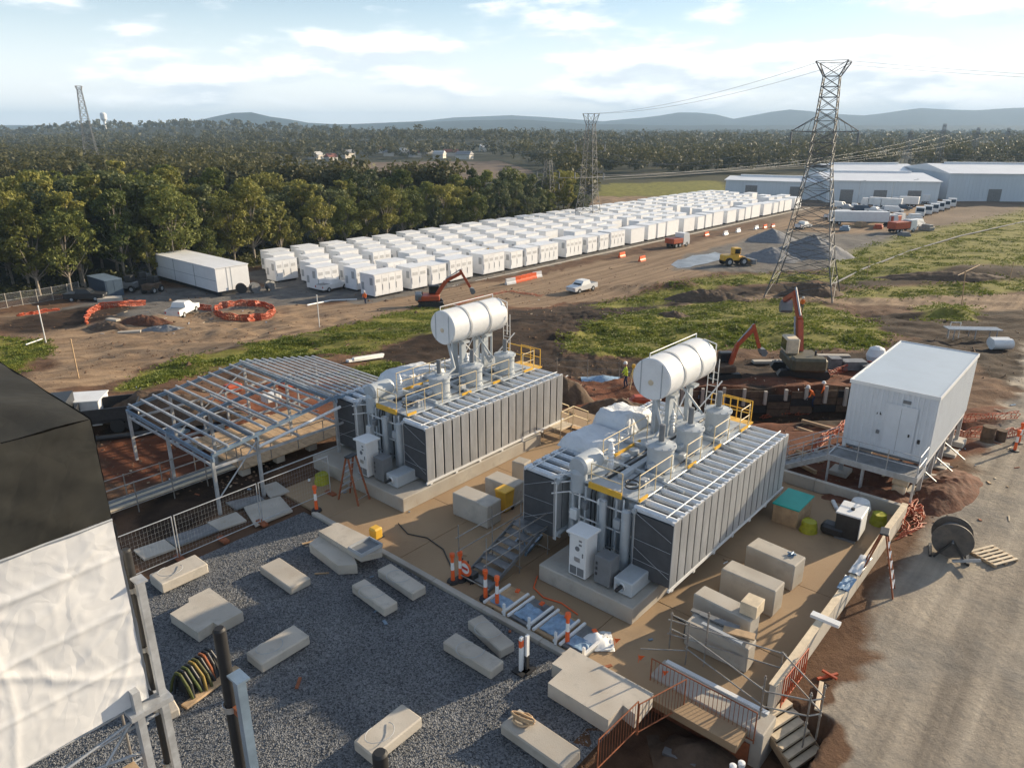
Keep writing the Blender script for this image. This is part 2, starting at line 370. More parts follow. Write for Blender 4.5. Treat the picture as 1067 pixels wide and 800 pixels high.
road = zone([(-200, 470), (0, 404), (60, 381), (180, 347), (330, 320), (440, 304), (560, 286), (700, 259), (830, 226), (960, 200), (985, 214), (900, 250), (850, 262), (760, 282), (700, 292), (640, 312), (560, 320), (440, 318), (330, 347), (180, 374), (120, 398), (60, 408), (20, 424), (-200, 520)],
            [(0, 330), (80, 320), (200, 312), (330, 312), (330, 322), (180, 350), (60, 384), (50, 360), (0, 345)],
            [(560, 330), (700, 309), (800, 300), (1067, 307), (1300, 310), (1300, 335), (1067, 326), (900, 318), (800, 311), (700, 322), (600, 345)])
haul = zone([(935, 600), (965, 560), (1000, 500), (1030, 450), (1067, 400), (1067, 360), (1500, 330), (1500, 1300), (700, 1300), (845, 830), (870, 745), (905, 660)])
red = zone([(430, 312), (560, 290), (690, 276), (690, 300), (560, 322), (450, 318)], [(540, 372), (700, 385), (760, 380), (900, 385), (900, 480), (830, 500), (760, 470), (590, 440)],
           [(940, 420), (1067, 425), (1067, 462), (1000, 475), (960, 545), (940, 570), (925, 545), (950, 500)], [(90, 470), (140, 430), (350, 385), (350, 440), (120, 520)], [(840, 475), (960, 490), (940, 530), (850, 505)],
           [(30, 330), (110, 315), (230, 325), (140, 345), (50, 342)])
dark = zone([(380, 372), (440, 348), (480, 330), (600, 318), (720, 300), (760, 305), (650, 330), (600, 350), (590, 372), (720, 378), (900, 368), (1010, 340), (1010, 372), (900, 385), (720, 396), (540, 392), (380, 396)], [(690, 404), (900, 404), (900, 445), (700, 436)], [(870, 285), (960, 276), (1067, 276), (1300, 276), (1300, 292), (1067, 290), (940, 297), (850, 300)],  # dark soil, with shade of the pit and far slope painted in
            [(930, 350), (905, 330), (1000, 322), (1300, 330), (1300, 400), (1067, 405), (1020, 390), (1010, 355)], [(120, 415), (200, 405), (235, 425), (200, 450), (90, 455)], [(590, 335), (720, 302), (850, 296), (850, 302), (720, 315)],
            [(0, 335), (95, 318), (150, 320), (60, 345), (0, 350)], [(130, 530), (260, 470), (300, 480), (290, 510), (140, 575)])
greyg = zone([(700, 282), (715, 265), (760, 255), (800, 240), (880, 244), (960, 240), (880, 280), (800, 284)], [(20, 330), (160, 300), (300, 300), (420, 308), (330, 316), (150, 330)])
greyg |= (U_ > 60) & (U_ < 236) & (V_ < -80) & (V_ > -116)
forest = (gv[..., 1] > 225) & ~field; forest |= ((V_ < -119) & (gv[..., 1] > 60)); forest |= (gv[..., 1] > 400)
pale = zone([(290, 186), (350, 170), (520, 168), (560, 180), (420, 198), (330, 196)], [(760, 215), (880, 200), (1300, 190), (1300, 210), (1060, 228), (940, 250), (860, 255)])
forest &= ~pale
def blur(m):
    m = m.astype(np.float32)
    for _ in range(3):
        p = np.pad(m, 1, mode='edge'); m = (p[:-2, 1:-1] + p[2:, 1:-1] + p[1:-1, :-2] + p[1:-1, 2:] + 2 * p[1:-1, 1:-1]) / 6
    return m
def vc(*ch):
    a = np.zeros((NY, NX, 4), np.float32); a[..., 3] = 1
    for i, c in enumerate(ch): a[..., i] = blur(c)
    return a.reshape(-1)
gm = bpy.data.meshes.new('ground')
fi = (np.arange(NY - 1)[:, None] * NX + np.arange(NX - 1)[None, :]).reshape(-1)
faces = np.stack([fi, fi + 1, fi + NX + 1, fi + NX], 1)
gm.vertices.add(NX * NY); gm.vertices.foreach_set('co', gv.reshape(-1))
gm.loops.add(faces.size); gm.loops.foreach_set('vertex_index', faces.reshape(-1)); gm.polygons.add(len(faces))
gm.polygons.foreach_set('loop_start', np.arange(len(faces)) * 4); gm.polygons.foreach_set('loop_total', np.full(len(faces), 4)); gm.polygons.foreach_set('use_smooth', np.ones(len(faces), bool))
gm.update(); gm.validate()
for nm, ar in (('zone_a', vc(grass | (field & (PY < 205)), road | (field & (PY >= 205)), red)), ('zone_b', vc(dark, greyg, forest)), ('zone_c', vc(haul, pale, field))):
    at = gm.color_attributes.new(nm, 'FLOAT_COLOR', 'POINT'); at.data.foreach_set('color', ar)
ground = part('ground', gm); tag(ground, 'brown and red earth of the building site with tracks and weeds', None, None, 'structure')
def ground_mat():
    m = bpy.data.materials.new('earth'); m.use_nodes = True; N = m.node_tree.nodes; L = m.node_tree.links; b = N['Principled BSDF']; b.inputs['Roughness'].default_value = .95; b.inputs['Specular IOR Level'].default_value = .2
    pos = N.new('ShaderNodeNewGeometry').outputs['Position']
    def nz(scale, detail=6, rough=.65, sx=1, sy=1):
        m0 = N.new('ShaderNodeMapping'); m0.inputs['Rotation'].default_value = (0, 0, -TH); L.new(pos, m0.inputs[0]); mp = N.new('ShaderNodeMapping'); mp.inputs['Scale'].default_value = (sx, sy, 1); L.new(m0.outputs[0], mp.inputs[0])
        n = N.new('ShaderNodeTexNoise'); n.inputs['Scale'].default_value = scale; n.inputs['Detail'].default_value = detail; n.inputs['Roughness'].default_value = rough; L.new(mp.outputs[0], n.inputs['Vector']); return n.outputs['Fac']
    def ramp(f, c0, c1, a=.32, bb=.68):
        r = N.new('ShaderNodeValToRGB'); e = r.color_ramp.elements; e[0].position = a; e[1].position = bb; e[0].color = c0 + (1,); e[1].color = c1 + (1,); L.new(f, r.inputs[0]); return r.outputs[0]
    def mix(f, a, c):
        x = N.new('ShaderNodeMix'); x.data_type = 'RGBA'; L.new(f, x.inputs[0]); L.new(a, x.inputs[6]); L.new(c, x.inputs[7]); return x.outputs[2]
    def math_(op, a, c):
        x = N.new('ShaderNodeMath'); x.operation = op; x.use_clamp = True
        for i, q in enumerate((a, c)):
            if isinstance(q, (int, float)): x.inputs[i].default_value = q
            else: L.new(q, x.inputs[i])
        return x.outputs[0]
    big = nz(.06, 5); mid = nz(.5, 8, .7); fine = nz(3.0, 8, .75); tracks = nz(1.1, 7, .62, .05, 1.0)
    sharp = lambda ch: math_('MULTIPLY', math_('SUBTRACT', math_('ADD', ch, math_('MULTIPLY', math_('SUBTRACT', fine, .5), .9)), .3), 2.4)
    zs = []
    for nm in ('zone_a', 'zone_b', 'zone_c'):
        a = N.new('ShaderNodeVertexColor'); a.layer_name = nm; s = N.new('ShaderNodeSeparateColor'); L.new(a.outputs[0], s.inputs[0]); zs.append([sharp(s.outputs[i]) for i in range(3)])
    (zg, zr, zred), (zd, zgg, zf), (zh, zp, zfield) = zs
    c = mix(fine, ramp(mid, (.052, .029, .018), (.16, .094, .055)), ramp(mid, (.09, .046, .026), (.155, .088, .053)))
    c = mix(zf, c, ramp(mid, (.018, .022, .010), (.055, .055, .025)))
    c = mix(zp, c, ramp(big, (.10, .072, .05), (.21, .155, .11)))
    c = mix(zred, c, ramp(mid, (.062, .022, .012), (.19, .070, .034)))
    c = mix(zr, c, ramp(tracks, (.14, .092, .058), (.33, .235, .15), .3, .7))
    c = mix(zgg, c, ramp(mid, (.085, .08, .076), (.19, .175, .155)))
    c = mix(zd, c, ramp(mid, (.014, .009, .006), (.062, .038, .024)))
    patch = nz(.16, 6, .62)
    road2 = mix(math_('MULTIPLY', fine, .7), ramp(tracks, (.15, .128, .105), (.43, .375, .30), .36, .64), ramp(mid, (.18, .157, .13), (.38, .335, .27)))
    road2 = mix(ramp(patch, (0, 0, 0), (.85, .85, .85), .48, .60), road2, ramp(mid, (.125, .117, .105), (.26, .24, .21)))
    c = mix(zh, c, road2)
    gr = ramp(mid, (.085, .095, .016), (.28, .26, .05), .3, .7)
    c = mix(math_('MULTIPLY', zg, math_('ADD', math_('MULTIPLY', fine, .8), .45)), c, gr)
    L.new(c, b.inputs['Base Color'])
    bp = N.new('ShaderNodeBump'); bp.inputs['Strength'].default_value = .8; bp.inputs['Distance'].default_value = .2
    L.new(math_('ADD', math_('MULTIPLY', mid, .7), math_('MULTIPLY', fine, .45)), bp.inputs['Height']); L.new(bp.outputs[0], b.inputs['Normal'])
    return m
gm.materials.append(ground_mat())

# gravel bed: a sheet 3 cm over the subgrade, with loose stones
def gravel_mat():
    m = bpy.data.materials.new('crushed_stone'); m.use_nodes = True; N = m.node_tree.nodes; L = m.node_tree.links; b = N['Principled BSDF']; b.inputs['Roughness'].default_value = .8
    pos = N.new('ShaderNodeNewGeometry').outputs['Position']
    v = N.new('ShaderNodeTexVoronoi'); v.inputs['Scale'].default_value = 24; L.new(pos, v.inputs['Vector'])
    n = N.new('ShaderNodeTexNoise'); n.inputs['Scale'].default_value = .35; n.inputs['Detail'].default_value = 5; L.new(pos, n.inputs['Vector'])
    s = N.new('ShaderNodeSeparateColor'); L.new(v.outputs['Color'], s.inputs[0])
    r = N.new('ShaderNodeValToRGB'); e = r.color_ramp.elements; e[0].color = (.048, .053, .060, 1); e[1].color = (.27, .28, .295, 1); e[0].position = .05; e[1].position = 1; L.new(s.outputs[0], r.inputs[0])
    mx = N.new('ShaderNodeMix'); mx.data_type = 'RGBA'; mx.blend_type = 'MULTIPLY'; mx.inputs[0].default_value = .7
    r2 = N.new('ShaderNodeValToRGB'); r2.color_ramp.elements[0].color = (.5, .52, .56, 1); r2.color_ramp.elements[1].color = (1, .97, .92, 1); r2.color_ramp.elements[0].position = .35; r2.color_ramp.elements[1].position = .7; L.new(n.outputs['Fac'], r2.inputs[0])
    L.new(r.outputs[0], mx.inputs[6]); L.new(r2.outputs[0], mx.inputs[7]); L.new(mx.outputs[2], b.inputs['Base Color'])
    bp = N.new('ShaderNodeBump'); bp.inputs['Strength'].default_value = .9; bp.inputs['Distance'].default_value = .04; L.new(v.outputs['Distance'], bp.inputs['Height']); L.new(bp.outputs[0], b.inputs['Normal'])
    return m
GRAV = gravel_mat()
GR_REGION = [(-14, -23.9, 14.35, -8.0), (-14, -8.0, 11.0, -3.0), (-14, -3.0, 11.0, 2.0)]
mb = MB()
for u0, v0, u1, v1 in GR_REGION:
    nu, nv = int((u1 - u0) / .5), int((v1 - v0) / .5)
    def fn(a, c, u0=u0, v0=v0, u1=u1, v1=v1):
        u = u0 + (u1 - u0) * a; v = v1 + (v0 - v1) * c
        p = site(u, v, 0); p.z = .035 * mnoise.noise(Vector((u * .9, v * .9, 2))) + .015 * mnoise.noise(Vector((u * 3, v * 3, 2))) - (.30 * sm(9.5, 11, u) if v > -8.01 else 0)
        return p
    mb.grid(nu, nv, fn)
gb = mb.build('gravel_bed', GRAV); tag(gb, 'dark grey crushed stone bed in the foreground', None, None, 'structure')
nS = 42000
uu = np.array([rnd.uniform(-2, 14.3) for _ in range(nS)]); vv = np.array([rnd.uniform(-23.8, -8.05) for _ in range(nS)])
sz = np.array([rnd.uniform(.010, .032) for _ in range(nS)]); rng = np.random.RandomState(3)
octa = np.array([(1, 0, 0), (0, 1, 0), (-1, 0, 0), (0, -1, 0), (0, 0, .8), (0, 0, -.8)])
pts = octa[None] * sz[:, None, None] * rng.uniform(.55, 1.25, (nS, 6, 1)); an = rng.uniform(0, 6.28, nS)
ca, sa = np.cos(an), np.sin(an); px_ = pts[..., 0] * ca[:, None] - pts[..., 1] * sa[:, None]; py_ = pts[..., 0] * sa[:, None] + pts[..., 1] * ca[:, None]
pts[..., 0] = px_ + (uu * UX + vv * UY)[:, None]; pts[..., 1] = py_ + (uu * UY - vv * UX)[:, None]; pts[..., 2] += .018
of = np.array([(0, 1, 4), (1, 2, 4), (2, 3, 4), (3, 0, 4), (1, 0, 5), (2, 1, 5), (3, 2, 5), (0, 3, 5)])
def np_mesh(name, V, F, mat, smooth=False):
    me = bpy.data.meshes.new(name); me.vertices.add(len(V)); me.vertices.foreach_set('co', np.ascontiguousarray(V, np.float32).reshape(-1)); k = F.shape[1]
    me.loops.add(F.size); me.loops.foreach_set('vertex_index', np.ascontiguousarray(F, np.int32).reshape(-1)); me.polygons.add(len(F))
    me.polygons.foreach_set('loop_start', np.arange(len(F), dtype=np.int32) * k); me.polygons.foreach_set('loop_total', np.full(len(F), k, np.int32)); me.polygons.foreach_set('use_smooth', np.full(len(F), smooth, bool))
    me.update(); me.materials.append(mat); return me
STONE = M('stone', (.16, .168, .18), .8, var=.6, scale=9, world_co=True)
tag(part('gravel_stones', np_mesh('gravel_stones', pts.reshape(-1, 3), (of[None] + (np.arange(nS) * 6)[:, None, None]).reshape(-1, 3), STONE)), 'loose crushed stones over the gravel bed', 'gravel', None, 'stuff')

# concrete pad in cast bays, kerb and bund walls
pad = thing('concrete_pad', 'tan concrete pad in large bays under the two transformers', None, site(0, 0, 0), TH); pad['kind'] = 'structure'
us = [14.62, 18.6, 22.6, 26.4, 29.85]; vs_ = [-26.2, -22.6, -18.2, -14.4, -10.4, -5.1]
for a, b_ in zip(us, us[1:]):
    for c, d in zip(vs_, vs_[1:]):
        MB().cham(a + .008, b_ - .008, -d + .008, -c - .008, -.2, .05 + rnd.uniform(-.004, .004), .008).build('slab', CONC_PAD, pad)
for a, b_, c, d in ((26.4, 31.0, -22.6, -16), (29.85, 31.2, -16, -9.8)):
    MB().cham(a, b_, -d, -c, -.3, .03, .01).build('slab', CONC_PAD, pad)
kerb = thing('kerb', 'pale concrete kerb between the gravel and the pad', None, site(0, 0, 0), TH); kerb['kind'] = 'structure'
v = -23.4
while v < -8.3:
    w = min(2.4, -8.2 - v)
    MB().cham(14.38, 14.60, -(v + w - .012), -v, -.15, .12 + rnd.uniform(-.006, .006), .015).build('kerb_stone', CONC, kerb); v += w

# ------------------------------------------------------------------ hills on the skyline
def ridge(name, Y, sky_px, mat, depth, label, jag=2.0, drop=40):
    n = 240; x0, x1 = -1500, 2600
    mb = MB(); xs = [x0 + (x1 - x0) * i / n for i in range(n + 1)]
    pxs = [p[0] for p in sky_px]; pys = [p[1] for p in sky_px]
    rows = [[], [], [], []]
    for px in xs:
        py = float(np.interp(px, pxs, pys)) - jag * .5 * (mnoise.noise(Vector((px * .02, Y, 0))) + .5 * mnoise.noise(Vector((px * .07, Y, 0))))
        X = (px - 533.5) / FPX * Y / CP; z = CAM_H + (132 - py) / FPX * Y / (CP * CP)
        zb = -16
        rows[0].append((X * .8, Y - depth, zb)); rows[1].append((X * .93, Y - depth * .35, zb + (z - zb) * (.62 + .12 * mnoise.noise(Vector((px * .03, 5, Y)))))); rows[2].append((X, Y, z)); rows[3].append((X * 1.1, Y + depth * .8, zb))
    vs = [p for r in rows for p in r]; k = n + 1
    mb.add(vs, [(r * k + i, r * k + i + 1, (r + 1) * k + i + 1, (r + 1) * k + i) for r in range(3) for i in range(n)], True)
    o = mb.build(name, mat); tag(o, label, None, None, 'structure'); return o
HILL = M('forested_hill', (.022, .036, .034), .95, var=.5, scale=.012, world_co=True, spec=.1)
ridge('hills', 3900, [(-1500, 130), (0, 131), (140, 132), (200, 130), (240, 128), (262, 123), (286, 118.5), (312, 124.5), (345, 129), (390, 130), (450, 128), (540, 126), (600, 130), (700, 131), (1067, 131), (2600, 130)], HILL, 900, 'blue forested hills with one rounded summit on the left skyline')
ridge('hills', 5800, [(-1500, 131), (0, 131), (330, 131), (420, 130), (480, 125), (530, 122.5), (560, 124), (620, 128), (665, 123.5), (690, 120), (715, 121), (740, 126), (765, 121), (790, 118), (830, 122), (860, 123), (905, 117), (960, 119), (1020, 116), (1067, 114), (1400, 112), (2600, 125)], HILL, 1200, 'paler blue hills along the right skyline', 1.6)

# ------------------------------------------------------------------ haze: one even box of air round everything
bx = MB().box(-12000, 12000, -400, 11500, -40, 205)
hz_m = bpy.data.materials.new('air'); hz_m.use_nodes = True; hz_m.node_tree.nodes.clear()
pv = hz_m.node_tree.nodes.new('ShaderNodeVolumePrincipled'); ho = hz_m.node_tree.nodes.new('ShaderNodeOutputMaterial'); hz_m.node_tree.links.new(pv.outputs[0], ho.inputs['Volume'])
pv.inputs['Color'].default_value = (.52, .74, 1, 1); pv.inputs['Density'].default_value = 1.5e-4; pv.inputs['Anisotropy'].default_value = .0
tag(bx.build('haze', hz_m), 'thin blue haze of the distance', None, None, 'stuff')

# ------------------------------------------------------------------ trees
def leaf_mat(name, c0, c1):
    m = bpy.data.materials.new(name); m.use_nodes = True; N = m.node_tree.nodes; L = m.node_tree.links; b = N['Principled BSDF']; b.inputs['Roughness'].default_value = .6; b.inputs['Specular IOR Level'].default_value = .25
    oi = N.new('ShaderNodeObjectInfo'); co = N.new('ShaderNodeNewGeometry').outputs['Position']
    n = N.new('ShaderNodeTexNoise'); n.inputs['Scale'].default_value = .45; n.inputs['Detail'].default_value = 4; L.new(co, n.inputs['Vector'])
    ad = N.new('ShaderNodeMath'); ad.operation = 'MULTIPLY_ADD'; L.new(oi.outputs['Random'], ad.inputs[0]); ad.inputs[1].default_value = .5; mu = N.new('ShaderNodeMath'); mu.operation = 'MULTIPLY'; mu.inputs[1].default_value = .6; L.new(n.outputs['Fac'], mu.inputs[0]); L.new(mu.outputs[0], ad.inputs[2])
    r = N.new('ShaderNodeValToRGB'); r.color_ramp.elements[0].position = .25; r.color_ramp.elements[1].position = .75; r.color_ramp.elements[0].color = c0 + (1,); r.color_ramp.elements[1].color = c1 + (1,); L.new(ad.outputs[0], r.inputs[0])
    L.new(r.outputs[0], b.inputs['Base Color'])
    t = N.new('ShaderNodeBsdfTranslucent'); L.new(r.outputs[0], t.inputs['Color']); ms = N.new('ShaderNodeMixShader'); ms.inputs[0].default_value = .3
    L.new(b.outputs[0], ms.inputs[1]); L.new(t.outputs[0], ms.inputs[2]); L.new(ms.outputs[0], N['Material Output'].inputs['Surface']); return m
LEAVES = [leaf_mat('eucalypt_leaves', (.060, .082, .022), (.21, .225, .055)), leaf_mat('grey_green_leaves', (.060, .078, .035), (.17, .19, .080)), leaf_mat('yellow_green_leaves', (.085, .098, .022), (.27, .255, .060))]
LEAF_FAR = leaf_mat('distant_leaves', (.034, .046, .018), (.10, .095, .036))
BARK = M('pale_bark', (.30, .26, .21), .85, var=.35, scale=3)
def leaf_cards(rs, centres, radii, n, size):
    c = np.repeat(np.array(centres), n, 0); r = np.repeat(np.array(radii), n)
    d = rs.normal(size=(len(c), 3)); d /= np.linalg.norm(d, axis=1)[:, None]; rad = rs.uniform(.45, 1.0, len(c)) ** .5
    p = c + d * (r * rad)[:, None] * np.array([1, 1, .72])
    nrm = d * .7 + rs.normal(size=d.shape) * .6 + np.array([0, 0, .35]); nrm /= np.linalg.norm(nrm, axis=1)[:, None]
    a = np.cross(nrm, rs.normal(size=d.shape)); a /= np.linalg.norm(a, axis=1)[:, None]; b2 = np.cross(nrm, a)
    s = size * rs.uniform(.6, 1.3, len(c))[:, None]
    V = np.stack([p - a * s, p + b2 * s * .55, p + a * s, p - b2 * s * .55], 1).reshape(-1, 3)
    F = (np.arange(len(c))[:, None] * 4 + np.arange(4)[None]); return V, F
def make_tree(seed, h, cr, nclump, nleaf, size, slim=1.0):
    rs = np.random.RandomState(seed); rr = random.Random(seed); tb = MB()
    lean = Vector((rr.uniform(-.06, .06), rr.uniform(-.06, .06), 1)); top = h * .72; pts = []
    for i in range(6):
        t = i / 5; pts.append(lean * (top * t) + Vector((rr.uniform(-.15, .15), rr.uniform(-.15, .15), 0)) * t)
    for i in range(5): tb.tube(pts[i], pts[i + 1], .24 * (1 - i / 6) * h / 14, 7, .24 * (1 - (i + 1) / 6) * h / 14, caps=False)
    cs, rs_ = [], []
    for i in range(nclump):
        t = rr.uniform(.10, 1.0) ** .85; a = i * 2.4 + rr.uniform(-.5, .5); w = cr * slim * (1.05 - .55 * abs(t - .55) * 2) * rr.uniform(.25, 1.22)
        st = lean * (top * max(.25, t - rr.uniform(.12, .25))); e = Vector((math.cos(a) * w, math.sin(a) * w, h * (.16 + .80 * t))) + lean * 0
        e.x += lean.x * e.z; e.y += lean.y * e.z
        if i % 2 == 0: mid = st.lerp(e, .55) + Vector((0, 0, -.2)); tb.tube(st, mid, .075 * h / 14, 5, .05 * h / 14, False); tb.tube(mid, e, .05 * h / 14, 5, .015, False)
        cs.append(e); rs_.append(cr * rr.uniform(.17, .46))
    V, F = leaf_cards(rs, cs, rs_, nleaf, size)
    return tb.mesh('trunk', BARK), np_mesh('crown', V, F, LEAVES[seed % 3])
TREES = [make_tree(11 + i, 14.5, [3.6, 4.3, 3.0, 4.0, 3.3, 4.6, 2.7][i], 40, 125, .29, [1, 1, .8, 1, .9, 1.1, .75][i]) for i in range(7)]
def plant(k, loc, s, rz, label, group, name='eucalyptus_tree'):
    t = thing(name, label, 'tree', loc, rz, group); t.scale = (s * rnd.uniform(.92, 1.1), s * rnd.uniform(.92, 1.1), s)
    part('trunk', TREES[k][0], t); part('crown', TREES[k][1], t); return t
ORD = ['', 'first', 'second', 'third', 'fourth', 'fifth', 'sixth', 'seventh', 'eighth', 'ninth', 'tenth', 'eleventh', 'twelfth', 'thirteenth', 'fourteenth', 'fifteenth', 'sixteenth', 'seventeenth', 'eighteenth', 'nineteenth', 'twentieth',
       'twenty-first', 'twenty-second', 'twenty-third', 'twenty-fourth', 'twenty-fifth', 'twenty-sixth', 'twenty-seventh', 'twenty-eighth', 'twenty-ninth', 'thirtieth']
nt_ = 0; spots = []
u = -10.0
while u < 176:
    deep = 66 if u < 70 else (22 if u < 120 else 16)
    v = -120.5 - (3 if u > 60 else 0) + rnd.uniform(-1, 1)
    lim = v - deep; row = 0
    while v > lim:
        if not (150 < u < 176 and v < -140): spots.append((u + rnd.uniform(-1.6, 1.6), v + rnd.uniform(-1.2, 1.2), row))
        v -= (4.8 if row < 3 else 7.5) * rnd.uniform(.85, 1.25); row += 1
    u += 4.7 * rnd.uniform(.85, 1.2)
done = []
for (u, v, row) in spots:
    p = site(u, v); p.z = g(p.x, p.y) - .1
    px, py = project(p.x, p.y, p.z)
    if px < -90 or p.y < 60 or len(done) >= 290: continue
    done.append((px, u, row, p))
front = sorted([d for d in done if d[2] == 0]); order = {id(d[3]): i + 1 for i, d in enumerate(front)}
def nth(n): return ORD[n] if n < len(ORD) else ('thirty-' + ORD[n - 30] if n < 40 else 'forty-' + ORD[n - 40])
for (px, u, row, p) in done:
    s = rnd.uniform(.58, 1.18) * (1.0 if row > 1 else .88) * (.80 if u > 120 else (.88 if u > 75 else 1.0))
    if row == 0: lab, grp = nth(order[id(p)]) + ' eucalyptus from the left along the front edge of the wood', 'front edge trees of the wood'
    else:
        where = 'left of the long white building' if px < 150 else ('behind the long white building' if px < 300 else ('behind the middle of the battery rows' if px < 450 else 'at the right end by the far pylon'))
        lab = ('eucalyptus in the second line of the wood ' if row == 1 else 'eucalyptus crown deep in the wood ') + where; grp = lab
    plant(rnd.randrange(7), p, s, rnd.uniform(0, 6.28), lab, grp)
cs, rs_ = [], []
for _ in range(420):
    u, v = rnd.uniform(-12, 176), -119.5 - abs(rnd.gauss(0, 5)) - (3 if rnd.random() < .5 else 0); p = site(u, v); p.z = g(p.x, p.y) + rnd.uniform(.2, 1.6); cs.append(p); rs_.append(rnd.uniform(.7, 1.9))
UNDER = leaf_mat('undergrowth_leaves', (.035, .045, .014), (.10, .10, .03))
V, F = leaf_cards(np.random.RandomState(2), cs, rs_, 70, .26)
tag(part('undergrowth', np_mesh('undergrowth', V, F, UNDER)), 'dark scrub at the feet of the trees along the wood', 'scrub', None, 'stuff')

# distant woodland that reads as one mass
def far_wood():
    Vs, Fs, o = [], [], 0; rs = np.random.RandomState(5)
    clear = [[(270, 215), (290, 180), (340, 168), (520, 165), (580, 180), (600, 230), (420, 222), (330, 216)], [(600, 236), (625, 186), (752, 184), (770, 200), (690, 214), (640, 224)], [(600, 196), (600, 183), (760, 186), (760, 196)], [(740, 220), (745, 182), (1300, 170), (1300, 240), (860, 260)]]
    n = 0; tries = 0
    while n < 9000 and tries < 70000:
        tries += 1
        q = rnd.random(); Y = 200 + 3400 * q ** 2.2; X = rnd.uniform(-1, 1) * (Y * .82 + 30)
        u, v = to_uv(X, Y)
        if v > -122 and Y < 300: continue
        if -60 < v < 60 and Y < 420: continue
        z = g(X, Y); px, py = project(X, Y, z)
        if any(in_poly(np.array([px]), np.array([py]), c)[0] for c in clear): continue
        if -187 < v < -117 and -12 < u < 70: continue
        if -145 < v < -117 and 70 <= u < 176: continue
        dn = mnoise.noise(Vector((X * .006, Y * .006, 0)))
        if dn < -.36 and Y > 350: continue
        h = rnd.uniform(8, 16) * (1 if Y < 900 else 1.15); cr = h * rnd.uniform(.26, .42)
        k, nl, szz = (7, 26, .75) if Y < 520 else ((5, 12, 1.3) if Y < 1100 else (3, 8, 3.0))
        cs = [(X + rnd.uniform(-.7, .7) * cr, Y + rnd.uniform(-.7, .7) * cr, z + h * rnd.uniform(.35, .92)) for _ in range(k)]
        V, F = leaf_cards(rs, cs, [cr * rnd.uniform(.45, .75) for _ in range(k)], nl, szz)
        Vs.append(V); Fs.append(F + o); o += len(V); n += 1
    return np_mesh('distant_woodland', np.concatenate(Vs), np.concatenate(Fs), LEAF_FAR)
tag(part('distant_woodland', far_wood()), 'dark woodland covering the plain out to the hills', 'woodland', None, 'stuff')

# grass tufts on the weedy patches
GRASSM = leaf_mat('rank_grass', (.12, .155, .024), (.44, .42, .08))
def tufts():
    rs = np.random.RandomState(9); P = []; S = []
    for poly in GRASS_POLYS:
        xs = [p[0] for p in poly]; ys = [p[1] for p in poly]; x0, x1, y0, y1 = max(-30, min(xs)), min(1100, max(xs)), min(ys), max(ys)
        n = int((x1 - x0) * (y1 - y0) * 2.6); qx = rs.uniform(x0, x1, n); qy = rs.uniform(y0, y1, n); k = in_poly(qx, qy, poly); qx = qx + rs.normal(0, 7, n); qy = qy + rs.normal(0, 1.8, n)
        for a, b in zip(qx[k], qy[k]):
            d = ray(a, b); y = 60.
            for _ in range(12): y = (base_z(y) - CAM_H) / d.z * d.y
            x = d.x / d.y * y
            nn = mnoise.noise(Vector((x * .25, y * .25, 2)))
            if nn < rnd.uniform(-.3, .1): continue
            P.append((x, y, g(x, y) - .03)); S.append(rnd.uniform(.08, .20) * (1 + .9 * max(0, nn)))
    P = np.array(P); S = np.array(S); n = len(P); nb = 5
    a = rs.uniform(0, 6.28, (n, nb)); w = S[:, None] * rs.uniform(.25, .5, (n, nb)); o = S[:, None] * rs.uniform(.2, 1.1, (n, nb)); hh = S[:, None] * rs.uniform(.5, 1.1, (n, nb))
    ca, sa = np.cos(a), np.sin(a); c = P[:, None, :] + np.stack([ca * o * .6, sa * o * .6, o * 0], -1)
    A = c + np.stack([-sa * w, ca * w, w * 0], -1); B = c - np.stack([-sa * w, ca * w, w * 0], -1); T = c + np.stack([ca * o * .7, sa * o * .7, hh], -1)
    V = np.stack([A, B, T], 2).reshape(-1, 3); F = np.arange(len(V)).reshape(-1, 3); return np_mesh('rank_grass', V, F, GRASSM)
tag(part('rank_grass', tufts()), 'yellow green rank grass and weeds on the open ground', 'grass', None, 'stuff')

# clods and stones over the churned earth
def clods():
    rs = np.random.RandomState(12); P = []; S = []
    for (x0, x1, y0, y1, n) in ((90, 1067, 300, 410, 9000), (560, 960, 372, 500, 5000), (930, 1000, 400, 540, 500), (0, 420, 310, 520, 6000), (440, 720, 275, 330, 1500)):
        for a, b in zip(rs.uniform(x0, x1, n), rs.uniform(y0, y1, n)):
            d = ray(a, b); y = 50.
            for _ in range(14): y = (base_z(y) - CAM_H) / d.z * d.y
            x = d.x / d.y * y; u, v = to_uv(x, y)
            if 8 < u < 31 and -28 < v < -4.8: continue
            if mnoise.noise(Vector((x * .3, y * .3, 6))) < rs.uniform(-.2, .35): continue
            P.append((x, y, g(x, y))); S.append(min(.14, .022 * math.exp(rs.normal() * .6)) * (1 + y / 50))
    P = np.array(P); S = np.array(S); n = len(P); q = octa[None] * S[:, None, None] * rs.uniform(.5, 1.3, (n, 6, 3)) + P[:, None, :]
    return np_mesh('soil_clods', q.reshape(-1, 3), (of[None] + (np.arange(n) * 6)[:, None, None]).reshape(-1, 3), M('clods', (.15, .09, .055), .95, var=.6, scale=.5, world_co=True))
tag(part('soil_clods', clods()), 'loose clods and stones strewn over the churned earth', 'clods', None, 'stuff')

